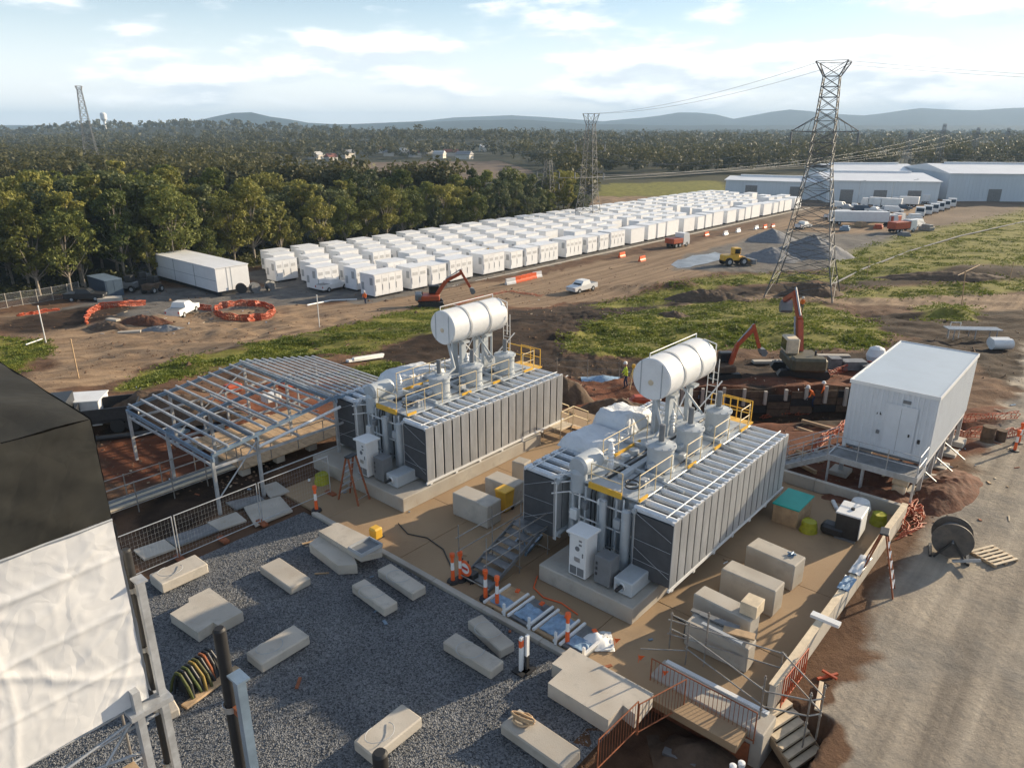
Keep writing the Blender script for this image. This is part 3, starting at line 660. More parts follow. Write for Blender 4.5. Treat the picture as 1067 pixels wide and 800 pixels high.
# ------------------------------------------------------------------ transformers
def rails(parent, pts, h, mat, r=.022, mid=True, spacing=1.2, name_post='post', name_rail='rail'):
    """hand rail along a line of 3-D points: each post and each rail its own part"""
    for a, b in zip(pts, pts[1:]):
        a, b = Vector(a), Vector(b); n = max(1, round((b - a).length / spacing))
        for hh in ([h, h * .52] if mid else [h]): MB().tube(a + Vector((0, 0, hh)), b + Vector((0, 0, hh)), r, 5).build(name_rail, mat, parent)
        for i in range(n + 1):
            if i == n and b != Vector(pts[-1]): continue
            p = a.lerp(b, i / n); MB().tube(p, p + Vector((0, 0, h)), r, 5).build(name_post, mat, parent)
PZ = .70      # plinth top
def rad_panel_mesh():
    mb = MB()
    for i in range(6): mb.box(-.20 + i * .08 - .008, -.20 + i * .08 + .008, -.70, .70, .20, 2.46, mi=1)
    mb.box(-.215, .215, -.72, -.70, .18, 2.60); mb.box(-.235, .235, .70, .715, .22, 2.56)
    for k in range(8): mb.box(-.215 + k * .053 + .01, -.215 + k * .053 + .03, -.728, -.72, .2, 2.58)
    mb.tube((0, -.71, 2.55), (0, .85, 2.55), .085, 8, mi=2); mb.box(-.13, .13, -.69, .69, 2.47, 2.585, mi=2); mb.box(-.215, .215, -.70, -.62, 2.50, 2.60, mi=2); mb.tube((0, -.71, .2), (0, .85, .2), .06, 6)
    mb.box(-.15, .15, -.68, .68, .3, 2.40, mi=1)
    return mb.mesh('radiator_panel', [RAD, RAD_DK, RAD_TOP])
def make_transformer():
    t = thing('power_transformer', 'x', 'transformer', (0, 0, PZ), TH)
    tank = MB().cham(.9, 8.9, -1.45, 1.45, .06, 2.60, .05).build('tank', TX_PAINT, t)
    for i in range(5):
        y = 1.28 - i * .62; MB().lathe([(0, .14), (.21, .14), (.21, .14), (.21, 2.38), (.21, 2.38), (0, 2.5)], 12, (.78, y, 0)).build('rib', TX_PAINT, tank)
    for i in range(12):
        for s in (-1, 1): MB().box(1.2 + i * .64, 1.34 + i * .64, s * 1.45 - .10, s * 1.45 + .10, .1, 2.5).build('rib', TX_PAINT, tank)
    MB().cham(.45, 9.05, -1.6, 1.6, 2.60, 2.67, .02).build('cover', TX_PAINT, t)
    pm = rad_panel_mesh()
    for bank, s in ((0, 1), (1, -1)):            # s=1: bank on the road side (local -y)
        for i in range(18):
            p = part('radiator_panel', pm, t); p.location = (.27 + i * .522, -s * 2.37, 0); p.rotation_euler = (0, 0, 0 if s == 1 else math.pi)
        o = MB().tube((.1, -s * 2.75, 2.655), (9.3, -s * 2.75, 2.655), .026, 6).build('header_pipe', WHITE, t)
        MB().bar((.0, -s * 3.08, .12), (9.5, -s * 3.08, .12), .07, .1).build('bottom_rail', WHITE, t)
        for z in (.35, 2.45): MB().tube((.1, -s * 1.58, z), (9.3, -s * 1.58, z), .1, 8).build('header_pipe', TX_PAINT, t)
        for i in range(7): MB().box(.2 + i * 1.5, .32 + i * 1.5, -s * 3.06 - .05, -s * 3.06 + .05, -.04 if i else 0, .08).build('bracket', WHITE, t)
        for a, b in (((.012, -s * 1.68, 2.5), (.012, -s * 3.05, 1.9)), ((.012, -s * 1.68, 1.55), (.012, -s * 3.05, 1.5)), ((.012, -s * 1.68, 1.25), (.012, -s * 3.05, .55)), ((.012, -s * 1.68, .8), (.012, -s * 3.05, .75))):
            MB().tube(a, b, .009, 4).build('brace_rod', LGREY, t)
    for i, u in enumerate((3.05, 5.2, 7.55)):
        tu = MB().lathe([(.54, 2.67), (.54, 2.74), (.54, 2.74), (.48, 2.74), (.48, 2.74), (.48, 3.55), (.48, 3.55), (.55, 3.55), (.55, 3.55), (.55, 3.62), (.55, 3.62), (.2, 3.68), (.2, 3.68), (.2, 3.76), (.2, 3.76), (0, 3.76)], 22, (u, -.8, 0)).build('turret', TX_PAINT, t)
        MB().lathe([(.105, 3.70), (.105, 4.38), (.105, 4.38), (0, 4.40)], 12, (u, -.8, 0)).build('terminal_tube', GREY, tu)
        for k in range(10):
            a = k * .628; MB().lathe([(.025, 3.60), (.025, 3.66), (0, 3.66)], 6, (u + .5 * math.cos(a), -.8 + .5 * math.sin(a), 0)).build('bolt', LGREY, tu)
        MB().tube((u - .5, -.8, 3.0), (u - .75, -.8, 3.0), .09, 8).build('nozzle', TX_PAINT, tu)
    for u in (1.75, 6.1):
        mb = MB(); pr = [(.13, 2.67), (.13, 2.9), (.13, 2.9)]
        for k in range(5): pr += [(.10, 2.92 + k * .14), (.13, 2.96 + k * .14), (.09, 3.02 + k * .14)]
        mb.lathe(pr + [(.05, 3.75), (0, 3.78)], 12, (u, .45, 0)).build('bushing', WHITE, t)
    for u in (2.9, 3.5, 4.2): MB().lathe([(.19, 2.67), (.19, 2.85), (.19, 2.85), (0, 2.88)], 12, (u, .55, 0)).build('hatch', TX_PAINT, t)
    # conservator on two portal legs
    c = MB().lathe([(0, 4.85), (.80, 4.85), (.80, 4.85), (.83, 4.90), (.83, 8.62), (.80, 8.68), (.80, 8.68), (0, 8.68)], 36, (0, .8, 5.22), 'x').build('conservator', WHITE, t)
    for u in (5.95, 7.35): MB().lathe([(.855, u), (.855, u), (.855, u + .12), (.855, u + .12)], 36, (0, .8, 5.22), 'x').build('band', LGREY, c)
    MB().lathe([(0, 4.82), (.11, 4.82), (.11, 4.82), (.11, 4.86)], 14, (0, .8, 5.1), 'x').build('gauge', TIMBER_W, c)
    for y in (.35, 1.25): MB().box(4.835, 4.85, y - .02, y + .02, 4.55, 5.9).build('end_stiffener', LGREY, c)
    MB().path([(4.9, .95, 6.02), (4.9, .95, 6.22), (8.6, .95, 6.22), (8.6, .95, 6.02)], .022, 5).build('lifeline_rail', WHITE, c)
    MB().path([(8.75, .1, 4.2), (8.75, .1, 5.9), (8.6, .6, 6.05)], .025, 5).build('filler_pipe', WHITE, c)
    for u in (5.9, 7.5):
        MB().box(u - .16, u + .16, .42, .60, 2.67, 4.75).build('conservator_leg', TX_PAINT, t); MB().box(u - .16, u + .16, 1.0, 1.18, 2.67, 4.75).build('conservator_leg', TX_PAINT, t)
        MB().box(u - .2, u + .2, .2, 1.4, 4.34, 4.45).build('saddle', TX_PAINT, t)
    for a, b in (((6.0, .5, 2.8), (7.4, .5, 4.3)), ((7.4, .5, 2.8), (6.0, .5, 4.3)), ((7.6, .5, 2.75), (9.0, -.2, 4.3)), ((6.0, 1.1, 2.8), (7.4, 1.1, 4.3))): MB().tube(a, b, .03, 5).build('brace', WHITE, t)
    MB().path([(5.2, .8, 4.4), (5.2, .4, 3.2), (4.3, .3, 2.9)], .07, 8).build('oil_pipe', TX_PAINT, t)
    # housings and pipes over the near end
    MB().lathe([(0, .35), (.33, .38), (.38, .5), (.38, 1.45), (.33, 1.6), (0, 1.64)], 18, (0, .95, 3.12), 'x').build('housing', TX_PAINT, t)
    MB().lathe([(.30, 2.2), (.30, 2.9), (.30, 2.9), (.2, 3.05)], 14, (.55, .95, 0)).build('housing_neck', TX_PAINT, t)
    MB().path([(1.1, .1, 2.74), (8.3, .1, 2.74)], .05, 6).build('oil_pipe', BLACKP, t)
    MB().bar((1.4, -.2, 2.76), (8.4, -.2, 2.76), .22, .16).build('cover_beam', TX_PAINT, t)
    for u in (2.2, 4.2, 6.5): MB().bar((u, -1.5, 2.75), (u, 1.5, 2.75), .12, .14).build('cover_beam', TX_PAINT, t)
    MB().path([(1.0 + .25 * math.cos(a * .5), -.95 + .25 * math.sin(a * .5), 2.75 + a * .012) for a in range(22)], .03, 5).build('cable_loop', BLACKP, t)
    for y in (-1.62, -1.7): MB().path([(.12, -y, .1), (.12, -y, 2.35), (.5, -y - .1, 2.75)], .035, 6).build('conduit', WHITE, t)
    for y in (.15, .32, -.55): MB().path([(.5, y, 2.6), (.42, y, 2.3), (.42, y, .4)], .03, 5).build('cable', BLACKP, t)
    for z in (2.0, 2.4, 2.7): MB().path([(.0, 1.75, z), (.5, 1.2, z + .08)], .03, 5).build('conduit', WHITE, t)
    # yellow edge boards and hand rails
    MB().box(.30, .36, -.95, .38, 2.58, 2.80).build('toe_board', YEL, t)
    MB().box(2.2, 4.6, .93, .99, 2.67, 2.78).build('toe_board', YEL, t)
    for a, b in ((.4, .9), (3.7, 4.3), (5.8, 6.3), (8.1, 8.8)): MB().box(a, b, -1.62, -1.57, 2.67, 2.78).build('toe_board', YEL, t)
    for a, b in ((.4, 2.5), (3.6, 4.7), (5.75, 7.0), (8.05, 8.9)): rails(t, [(a, -1.55, 2.67), (b, -1.55, 2.67)], .95, YRAIL, .02)
    rails(t, [(2.0, .96, 2.67), (5.1, .96, 2.67)], .95, YRAIL, .02)
    rails(t, [(.4, -.9, 2.67), (.4, .35, 2.67)], .8, YRAIL, .02)
    rails(t, [(9.0, -1.5, 2.67), (9.0, .2, 2.67)], 1.0, YEL, .024, spacing=.8); rails(t, [(9.75, -1.3, 2.55), (9.75, .0, 2.55)], .9, YEL, .024, spacing=.65)
    MB().box(9.05, 9.8, -1.4, .1, 2.48, 2.54).build('platform', YEL, t)
    MB().bar((9.4, -.7, 2.48), (9.0, -.7, 1.2), .08, .08).build('platform_bracket', YEL, t)
    # cabinets at the near end
    cb = MB().cham(-1.15, -.5, -.62, .07, .04, 1.60, .015).build('control_cabinet', WHITE, t)
    MB().cham(-1.24, -.42, -.70, .15, 1.61, 1.69, .01).build('cabinet_roof', WHITE, cb)
    MB().box(-1.165, -1.15, -.59, .04, .42, 1.55).build('cabinet_door', WHITE, cb)
    for y in (-.42, -.12): MB().box(-1.165, -1.151, y - .13, y + .13, .10, .40).build('vent', GREY, cb)
    MB().lathe([(0, -1.18), (.09, -1.18), (.09, -1.16)], 12, (0, -.28, 1.12), 'x').build('window', GREY, cb); MB().box(-1.185, -1.165, -.52, -.48, .85, 1.0).build('handle', GREY, cb)
    for z in (1.25, 1.40): MB().box(-1.168, -1.165, -.45, -.33, z, z + .07).build('label_plate', GREY, cb)
    jb = MB().cham(-1.02, -.48, -1.5, -.87, .05, 1.08, .02).build('junction_box', GREY, t)
    for z in (.35, .55, .75): MB().box(-1.03, -1.02, -1.0, -.93, z, z + .1).build('latch', BLACKP, jb)
    fb = MB().cham(-.95, .35, -2.3, -1.6, .0, .52, .03).build('foot_box', TX_PAINT, t)
    MB().lathe([(.16, -1.02), (.16, -1.02), (.16, -.95)], 14, (0, -1.9, .28), 'x').build('valve_flange', WHITE, fb); MB().tube((-1.25, -1.9, .28), (-.95, -1.9, .28), .07, 8).build('valve', BLACKP, fb)
    MB().lathe([(.17, .1), (.17, 2.3), (.17, 2.3), (0, 2.35)], 12, (.2, -1.25, 0)).build('filter_column', TX_PAINT, t)
    MB().lathe([(.13, .5), (.13, 2.4)], 12, (.15, -.35, 0)).build('filter_column', TX_PAINT, t)
    # small pipework, plates and fixings over the near end
    for y, r, z1 in ((1.05, .06, 2.55), (.78, .04, 2.3), (.52, .05, 2.55), (-.02, .045, 2.2), (-.75, .05, 2.5), (-1.02, .035, 2.55), (-1.45, .05, 2.5)): MB().tube((.42 - r, y, .1), (.42 - r, y, z1), r, 8).build('riser_pipe', TX_PAINT if r > .042 else WHITE, t)
    for z in (.55, 1.3, 2.1): MB().tube((.36, -1.5, z), (.36, 1.2, z), .03, 6).build('cross_pipe', WHITE if z > 1 else GREY, t)
    for i, (y, z, w, h) in enumerate(((.9, 1.2, .3, .4), (.45, 1.75, .22, .28), (-.9, 1.5, .26, .34), (-.25, 2.15, .3, .2))): MB().cham(.16, .34, y - w / 2, y + w / 2, z, z + h, .012).build('terminal_box', [WHITE, GREY, LGREY, WHITE][i], t)
    MB().box(-1.172, -1.166, -.40, -.16, .62, .78).build('name_plate', ALU, cb)
    for i in range(26):
        for y in (-1.57, 1.57): MB().lathe([(.022, 2.67), (.022, 2.70), (0, 2.70)], 6, (.7 + i * .32, y, 0)).build('flange_bolt', LGREY, t)
    for u in (2.1, 4.1, 6.4): MB().tube((u, -1.45, 2.72), (u, -2.3, 2.6), .05, 8).build('branch_pipe', TX_PAINT, t); MB().tube((u, 1.45, 2.72), (u, 2.3, 2.6), .05, 8).build('branch_pipe', TX_PAINT, t)
    for a, b in (((1.2, -.6, 2.72), (8.4, -.35, 2.72)), ((1.2, .3, 2.72), (5.4, .35, 2.72)), ((2.4, -1.2, 2.72), (8.6, -1.3, 2.72))): MB().tube(a, b, .025, 5).build('cable', BLACKP, t)
    for u, y in ((1.5, -1.1), (4.2, -1.1), (6.5, -.2), (8.4, .9), (8.5, -.3)): MB().cham(u - .16, u + .16, y - .12, y + .12, 2.67, 2.95, .02).build('relay_box', LGREY, t)
    MB().tube((8.3, .8, 4.4), (8.3, .8, 2.7), .06, 8).build('oil_pipe', TX_PAINT, t); MB().tube((7.2, .8, 4.45), (7.2, -.3, 3.4), .05, 8).build('oil_pipe', TX_PAINT, t)
    for k in range(7): MB().tube((8.72, -.12, 2.9 + k * .3), (8.72, .32, 2.9 + k * .3), .014, 4).build('ladder_rung', WHITE, t)
    for y in (-.12, .32): MB().tube((8.72, y, 2.67), (8.72, y, 5.3), .018, 5).build('ladder_stile', WHITE, t)
    return t
tx = make_transformer(); cmap = childmap(tx)
tx.location = site(18.3, -12.3, PZ); tx['label'] = 'grey power transformer with white tarps, nearer one beside the concrete blocks'
tx2 = copy_tree(tx, cmap); tx2.location = site(18.3, -23.75, PZ); tx2['label'] = 'grey power transformer farther left, beside the steel roof frame'
for o in (tx, tx2): o['group'] = 'the two power transformers'
def block(name, mb, mat, label, cat, u, v, z=0, rot=0, group=None): return single(name, mb, mat, label, cat, site(u, v, z), TH + rot, group)
block('concrete_plinth', MB().cham(0, 11.6, -1.9, 1.9, 0, .63, .03), CONC, 'concrete plinth under the nearer transformer', 'plinth', 16.95, -11.6, .05)
block('concrete_plinth', MB().cham(0, 9.0, -3.15, 3.15, 0, .63, .03), CONC, 'broad concrete plinth under the farther transformer', 'plinth', 16.9, -23.75, .05)
def draped(name, u0, u1, v0, v1, z, h, label, seed, mat=TARP):
    mb = MB(); a, b = u1 - u0, v1 - v0
    def fn(s, t):
        e = min(s, 1 - s, t, 1 - t) * 2; k = min(1, e * 4.5)
        zz = h * k ** .6 * (1 + .12 * mnoise.noise(Vector((s * 4 + seed, t * 4, seed)))) + .05 * mnoise.noise(Vector((s * 11, t * 11, seed)))
        return (s * a, -(t * b) , zz * (1 - .35 * s) )
    mb.grid(22, 16, lambda s, t: fn(s, t)); mb.f = [f[::-1] for f in mb.f]
    # underside closes the cover so it has thickness
    n = len(mb.v); mb.add([(x, y, max(z2 - .03, -.02)) for x, y, z2 in mb.v], [tuple(f) [::-1] for f in mb.f])
    return single(name, mb, mat, label, 'tarp', site(u0, v0, z), TH)
draped('white_tarp', 20.6, 23.0, -15.6, -13.7, 3.34, .45, 'pale blue-white tarp over the middle of the far radiator bank', 1)
draped('white_tarp', 22.9, 25.2, -15.6, -13.9, 3.34, .85, 'tall crumpled white tarp beside the conservator legs', 2)
draped('white_tarp', 20.9, 24.0, -26.9, -25.2, 3.34, .5, 'white tarp over the left radiator bank of the farther transformer', 3)

# ------------------------------------------------------------------ loose concrete blocks
def rect_top(A, B, C, h):
    a, b, c = W(*A, h), W(*B, h), W(*C, h); e = b - a; L = e.length; e.normalize(); n = Vector((-e.y, e.x, 0)); w = (c - b).dot(n)
    return a, math.atan2(e.y, e.x), L, w
def precast(A, B, C, h, label, z0=0.0, loops=1, name='concrete_footing', cat='concrete block', mat=PRECAST, group='precast footings on the gravel'):
    a, rz, L, w = rect_top(A, B, C, z0 + h); y0, y1 = min(0, w), max(0, w)
    t = thing(name, label, cat, (a.x, a.y, z0 + .03 if z0 == 0 else z0), rz, group)
    MB().cham(0, L, y0, y1, 0, h - .03 if z0 == 0 else h, .035).build('block', mat, t)
    for k in range(loops):
        cx, cy = L * (.35 + .3 * k), (y0 + y1) / 2; pts = []
        for i in range(14):
            q = i / 13 * math.pi * 1.6 + k + L; r = .40 + .05 * math.sin(i * .5); pts.append((cx + r * math.cos(q), cy + min(abs(w) * .42, r) * math.sin(q), h + (.02 if 0 < i < 13 else .0) + .06 * math.sin(i / 13 * math.pi)))
        MB().path(pts, .011, 4).build('lifting_rope', LGREY, t)
    return t
precast((155, 598), (203, 577), (216, 587), .42, 'sunlit concrete footing by the mesh fence, nearest the white wrap')
precast((270, 590), (291, 580), (325, 601), .32, 'concrete footing in the middle of the gravel, upper left of the rest', loops=0)
precast((256, 679), (306, 650), (322, 662), .36, 'long concrete footing lying right of the hose rack')
precast((366, 609), (380, 602), (419, 624), .36, 'left one of the short footing pair nearest the kerb')
precast((393, 593), (407, 586), (446, 609), .36, 'right one of the short footing pair nearest the kerb')
precast((461, 668), (475, 658), (525, 688), .36, 'long footing with rope, left of the pair behind the marker posts', loops=1)
precast((487, 646), (502, 639), (545, 665), .36, 'long footing with rope, right of the pair behind the marker posts', loops=1)
precast((368, 771), (419, 732), (441, 746), .36, 'concrete footing at the bottom edge beside the black cable end')
precast((521, 754), (541, 737), (606, 780), .36, 'concrete footing with a coil of hose lying on it', loops=0)
precast((165, 728), (178, 722), (188, 737), .3, 'small concrete footing half hidden behind the steel post', loops=0)
def slab_poly(pts, h, label, z0=.03, name='concrete_slab'):
    w = [W(*p, h) for p in pts]; c = sum(w, Vector()) / len(w); c.z = z0
    return single(name, MB().prism([(p.x - c.x, p.y - c.y) for p in w], 0, h - z0), PRECAST, label, 'concrete slab', c)
slab_poly([(177, 639), (197, 627), (196, 623), (218, 612), (253, 637), (227, 651), (222, 648), (206, 659)], .38, 'broad concrete slab with a drag mark beside the hose rack')
slab_poly([(575, 691), (594, 674), (681, 722), (662, 744), (649, 734), (634, 750), (571, 711), (586, 697)], .5, 'large stepped concrete slab in front of the pad corner')
slab_poly([(322, 566), (336, 556), (366, 574), (372, 588), (352, 589)], .4, 'lower concrete slab by the orange lamp at the kerb')
slab_poly([(332, 553), (352, 544), (398, 566), (398, 575), (376, 580)], .62, 'upper concrete slab by the orange lamp at the kerb', .41)
tr = thing('steel_tray', 'shallow grey steel tray on the slab at the kerb', 'tray', W(381, 571, .63), TH)
MB().box(-.45, .45, -.35, .35, 0, .04).build('tray_floor', GREY, tr)
for a in ((-.45, .45, -.38, -.35), (-.45, .45, .35, .38), (-.48, -.45, -.38, .38), (.45, .48, -.38, .38)): MB().box(*a, 0, .14).build('tray_side', LGREY, tr)
hc = MB()
for k in range(3): hc.path([(.25 * math.cos(i * .5 + k) * (1 + .1 * k), .22 * math.sin(i * .5) * (1 - .1 * k), .04 + .05 * k + .01 * i % .03) for i in range(14)], .035, 5)
single('hose_coil', hc, TIMBER, 'coil of brown hose on the footing at the bottom edge', 'hose', W(545, 751, .37))
# big counterweight blocks on the pad
G1 = 'large precast blocks on the pad'
precast((777.6, 568), (790, 559), (842, 578.5), 1.0, 'big precast block nearest the teal topped box', 0.05, 0, 'precast_block', 'concrete block', CONC, G1)
precast((751.5, 592), (762.5, 582.5), (819.5, 604.5), 1.0, 'middle one of the three big precast blocks right of the transformer', 0.05, 0, 'precast_block', 'concrete block', CONC, G1)
precast((722.6, 618), (734, 609), (794, 636), 1.0, 'big precast block with a small carton on top', 0.05, 0, 'precast_block', 'concrete block', CONC, G1)
precast((714.4, 647), (724, 637), (790, 664), .85, 'low precast block with boards on it, nearest the scaffold posts', 0.05, 0, 'precast_block', 'concrete block', CONC, G1)
precast((471, 513), (485.7, 505), (519.5, 521), 1.0, 'pale precast block behind the scaffold stairs', 0.05, 0, 'precast_block', 'concrete block', CONC, G1)
precast((505, 497), (518, 490), (546, 501), 1.0, 'pale precast block behind the yellow bin', 0.05, 0, 'precast_block', 'concrete block', CONC, G1)
precast((533, 480), (541, 475), (552, 480), .9, 'small brown precast block close to the far radiator bank', 0.05, 0, 'precast_block', 'concrete block', CONC, G1)
single('carton', MB().cham(-.3, .3, -.26, .26, 0, .42, .01), TIMBER_W, 'small tan carton on the big precast block', 'box', W(783, 637, 1.06), TH)
for i, (px, py, L, w, rr, lab) in enumerate(((745, 645, 1.5, .16, .1, 'grey board lying upper left on the low block'), (757, 652, 1.7, .14, .02, 'grey board lying across the middle of the low block'), (770, 660, .9, .3, .3, 'pale short board at the near end of the low block'), (752, 660, 1.3, .12, -.06, 'narrow blue grey board along the front of the low block'))):
    single('board', MB().box(-L / 2, L / 2, -w / 2, w / 2, 0, .05), [GALV_DK, GREY, TIMBER, LGREY][i], lab, 'board', W(px, py, .905 + i * .052), TH - R(90) + rr)
single('steel_bracket', MB().box(-.14, .14, -.1, .1, 0, .02).tube((-.1, 0, .06), (.1, 0, .06), .04, 8).tube((0, -.15, .05), (0, .15, .05), .03, 6), BLUE_STEEL, 'small blue steel fitting on the far precast block', 'fitting', W(825, 578, 1.06), TH)

# ------------------------------------------------------------------ bund walls round the pad
wl_ = thing('bund_wall', 'low pale concrete wall along the road side of the pad', 'wall', site(16.5, -5.0, -.05), TH)
u = 0; k = 0
while u < 13.3:
    w = min(2.4, 13.4 - u); MB().cham(u, u + w - .015, -.08, .08, 0, .80, .012).build('wall_panel', CONC, wl_); u += w; k += 1
MB().box(.0, 13.3, -.11, .11, .805, .83).build('coping_board', TIMBER_W, wl_)
wf = thing('bund_wall', 'low grey concrete wall across the far end of the pad', 'wall', site(30.05, -10.4, 0), TH - R(90))
for i in range(3): MB().cham(i * 1.8, i * 1.8 + 1.785, -.11, .11, 0, .55, .012).build('wall_panel', CONC, wf)
wn_ = thing('retaining_wall', 'concrete ledge of the pad above the orange barrier', 'wall', site(15.7, -8.1, -1.1), TH - R(90))
MB().cham(0, 3.4, -.35, .55, 0, 1.2, .03).build('ledge', CONC, wn_)
MB().box(.1, 3.2, .40, .54, 1.205, 1.24).build('edge_board', WHITE, wn_)
MB().box(.05, 3.1, -.42, -.37, .1, .75).build('rusty_board', RUST, wn_)
# things left along the wall
for i, (u, l, lab, mt) in enumerate(((20.2, .5, 'white plank end sticking over the road side wall', WHITE), (22.6, .9, 'blue sheet folded on top of the road side wall', BLUE_TARP), (24.0, 1.4, 'crumpled silver foil along the top of the road side wall', ALU))):
    mb = MB().grid(10, 6, lambda s, t, l=l: (s * l - l / 2, (t - .5) * .36, .04 + .07 * mnoise.noise(Vector((s * 5, t * 5, i))))) if i else MB().box(-.12, .12, -.55, .3, 0, .1)
    if i: n = len(mb.v); mb.add([(x, y, .0) for x, y, z in mb.v], [f[::-1] for f in mb.f])
    single(['plank', 'folded_sheet', 'foil_sheet'][i], mb, mt, lab, 'debris', site(u, -5.0, .785), TH)

# ------------------------------------------------------------------ white switch room on stilts
bR = thing('switch_room', 'white metal clad switch room raised on steel posts by the road', 'building', site(32.6, -6.75, 0), TH)
bw = MB(); 
bw.box(0, 8.0, -1.72, 1.72, 1.5, 4.42); bl = bw.build('wall', ROOM_W, bR)
for s in (-1, 1):
    for i in range(40): MB().box(.08 + i * .2, .16 + i * .2, s * 1.72 - (.0 if s > 0 else .03), s * 1.72 + (.03 if s > 0 else .0), 1.55, 4.38).build('cladding_rib', ROOM_W, bl)
for i in range(17): MB().box(-.028, 0, -1.62 + i * .2, -1.54 + i * .2, 1.55, 4.38).build('cladding_rib', ROOM_W, bl)
rf = MB().cham(-.03, 8.03, -1.75, 1.75, 4.42, 4.49, .02).build('roof', ROOM_R, bR)
for a in ((-.05, 8.05, -1.79, -1.74), (-.05, 8.05, 1.74, 1.79), (-.05, -.02, -1.74, 1.74), (8.02, 8.05, -1.74, 1.74)): MB().box(*a, 4.37, 4.53).build('parapet', WHITE, rf)
dr = MB().box(-.05, -.013, -1.0, .1, 1.55, 3.75).build('door', ROOM_W, bR)
for a in ((-.06, -.051, -1.08, -1.0, 1.55, 3.83), (-.06, -.051, .1, .18, 1.55, 3.83), (-.06, -.051, -1.0, .1, 3.75, 3.83)): MB().box(*a).build('door_frame', ROOM_W, dr)
MB().box(-.09, -.05, -.92, -.86, 2.5, 2.62).build('door_handle', BLACKP, dr); MB().box(-.055, -.05, -.46, -.44, 1.6, 3.7).build('door_joint', LGREY, dr)
MB().box(-.06, -.013, -.75, -.45, 3.95, 4.08).build('sign_plate', GREY, bR)
sg = MB().add([(-.02, .52, 3.2), (-.02, .30, 3.2), (-.02, .41, 3.42)], [(0, 1, 2)]).build('warning_sign', BLACKP, bR); MB().box(-.09, -.013, .28, .40, 2.35, 2.5).build('wall_lamp', GREY, bR)
MB().box(-.06, -.013, -1.35, -1.25, 2.3, 2.48).build('switch_box', BLACKP, bR)
MB().box(-.02, 8.02, -1.7, -1.55, 1.28, 1.5).build('floor_beam', WHITE, bR); MB().box(-.02, 8.02, 1.55, 1.7, 1.28, 1.5).build('floor_beam', WHITE, bR); MB().box(0, 8, -1.5, 1.5, 1.4, 1.49).build('floor', GREY, bR)
for u in (.15, 2.0, 4.0, 6.0, 7.85):
    for y in (-1.62, 1.62):
        MB().box(u - .08, u + .08, y - .08, y + .08, -.05 if u < 3 else -.8, 1.28).build('post', GALV, bR)
        MB().cham(u - .45, u + .45, y - .4, y + .4, -.3 if u < 3 else -1, .12 if u < 3 else .0, .03).build('footing', PRECAST, bR)
for a, b in (((.2, -1.62, .2), (2.0, -1.62, 1.25)), ((2.1, -1.62, .2), (3.9, -1.62, 1.25))): MB().bar(a, b, .06, .06).build('brace', GALV, bR)
for u in (1.0, 3.0, 5.0): MB().bar((u, -1.3, .9), (u, -2.5, .12), .06, .05).build('leaning_prop', GALV_DK, bR)
st = thing('access_stair', 'galvanised landing and stair in front of the white switch room', 'stair', site(32.5, -6.75, 0), TH)
MB().box(-1.55, -.1, -1.75, 1.75, 1.30, 1.40).build('landing', GALV_DK, st)
for a in ((-1.57, -.1, -1.80, -1.75), (-1.57, -.1, 1.75, 1.80), (-1.60, -1.55, -1.8, 1.8)): MB().box(*a, 1.22, 1.48).build('edge_beam', GALV, st)
for y in (-1.7, .3, 1.7): 
    for x in ((-1.5,) if y != .3 else (-1.5, -1.35)): MB().box(x - .04, x + .04, y - .04, y + .04, -.05, 1.3).build('leg', GALV, st)
for i in range(7): MB().box(-1.5, -.4, 1.85 + i * .30, 2.10 + i * .30, 1.20 - i * .185, 1.235 - i * .185).build('tread', GALV_DK, st)
for x in (-1.54, -.36): MB().bar((x, 1.75, 1.32), (x, 4.0, -.02), .05, .22).build('stringer', GALV, st)
rails(st, [(-1.56, -1.76, 1.4), (-1.56, 1.76, 1.4)], 1.0, GALV, .02); rails(st, [(-1.56, -1.77, 1.4), (-.25, -1.77, 1.4)], 1.0, WHITE, .022)
rails(st, [(-1.56, 1.8, 1.36), (-1.56, 3.9, .05)], 1.0, GALV, .02); rails(st, [(-.34, 1.8, 1.36), (-.34, 3.9, .05)], 1.0, GALV, .02)
single('spoil_sack', MB().lathe([(0, 0), (.35, .02), (.42, .3), (.33, .6), (0, .68)], 12), WHITE, 'white sack under the stair landing', 'sack', W(895, 535, 0))
ped = single('pump', MB().cham(-.3, .3, -.25, .25, .0, .5, .05).tube((0, -.3, .6), (0, .3, .6), .17, 12).tube((.3, 0, .3), (.6, 0, .2), .08, 8), TIMBER_W, 'tan dewatering pump under the stair landing', 'pump', W(936, 515, 0), TH)

# ------------------------------------------------------------------ pad furniture on the road side
tb = thing('teal_topped_box', 'brown site box with a bright teal cover', 'box', W(828, 551, .05), TH)
MB().cham(0, 1.6, -.05, .95, 0, .78, .02).build('box_body', TIMBER, tb); MB().cham(-.04, 1.64, -.09, .99, .78, .84, .015).build('lid', TEAL, tb)
lb = MB()
lb.grid(14, 10, lambda s, t: ((.34 + .05 * mnoise.noise(Vector((math.cos(s * 6.28), math.sin(s * 6.28), t * 3)))) * math.cos(s * 6.283) * (1.05 - .25 * t) , .32 * math.sin(s * 6.283) * (1.05 - .25 * t), t * .45 + .05 * mnoise.noise(Vector((s * 6, t * 4, 1))))); lb.lathe([(0, .40), (.27, .43)], 12)
single('lime_bag', lb, LIME, 'lime green bag beside the teal topped box', 'bag', W(842, 553, .05))
single('lime_bag', lb, LIME, 'lime green bag between the white generator and the wall corner', 'bag', W(915, 545, .05), 1.2)
gn = thing('generator', 'white topped black generator set by the far wall of the pad', 'generator', W(889, 566, .05), TH + .05)
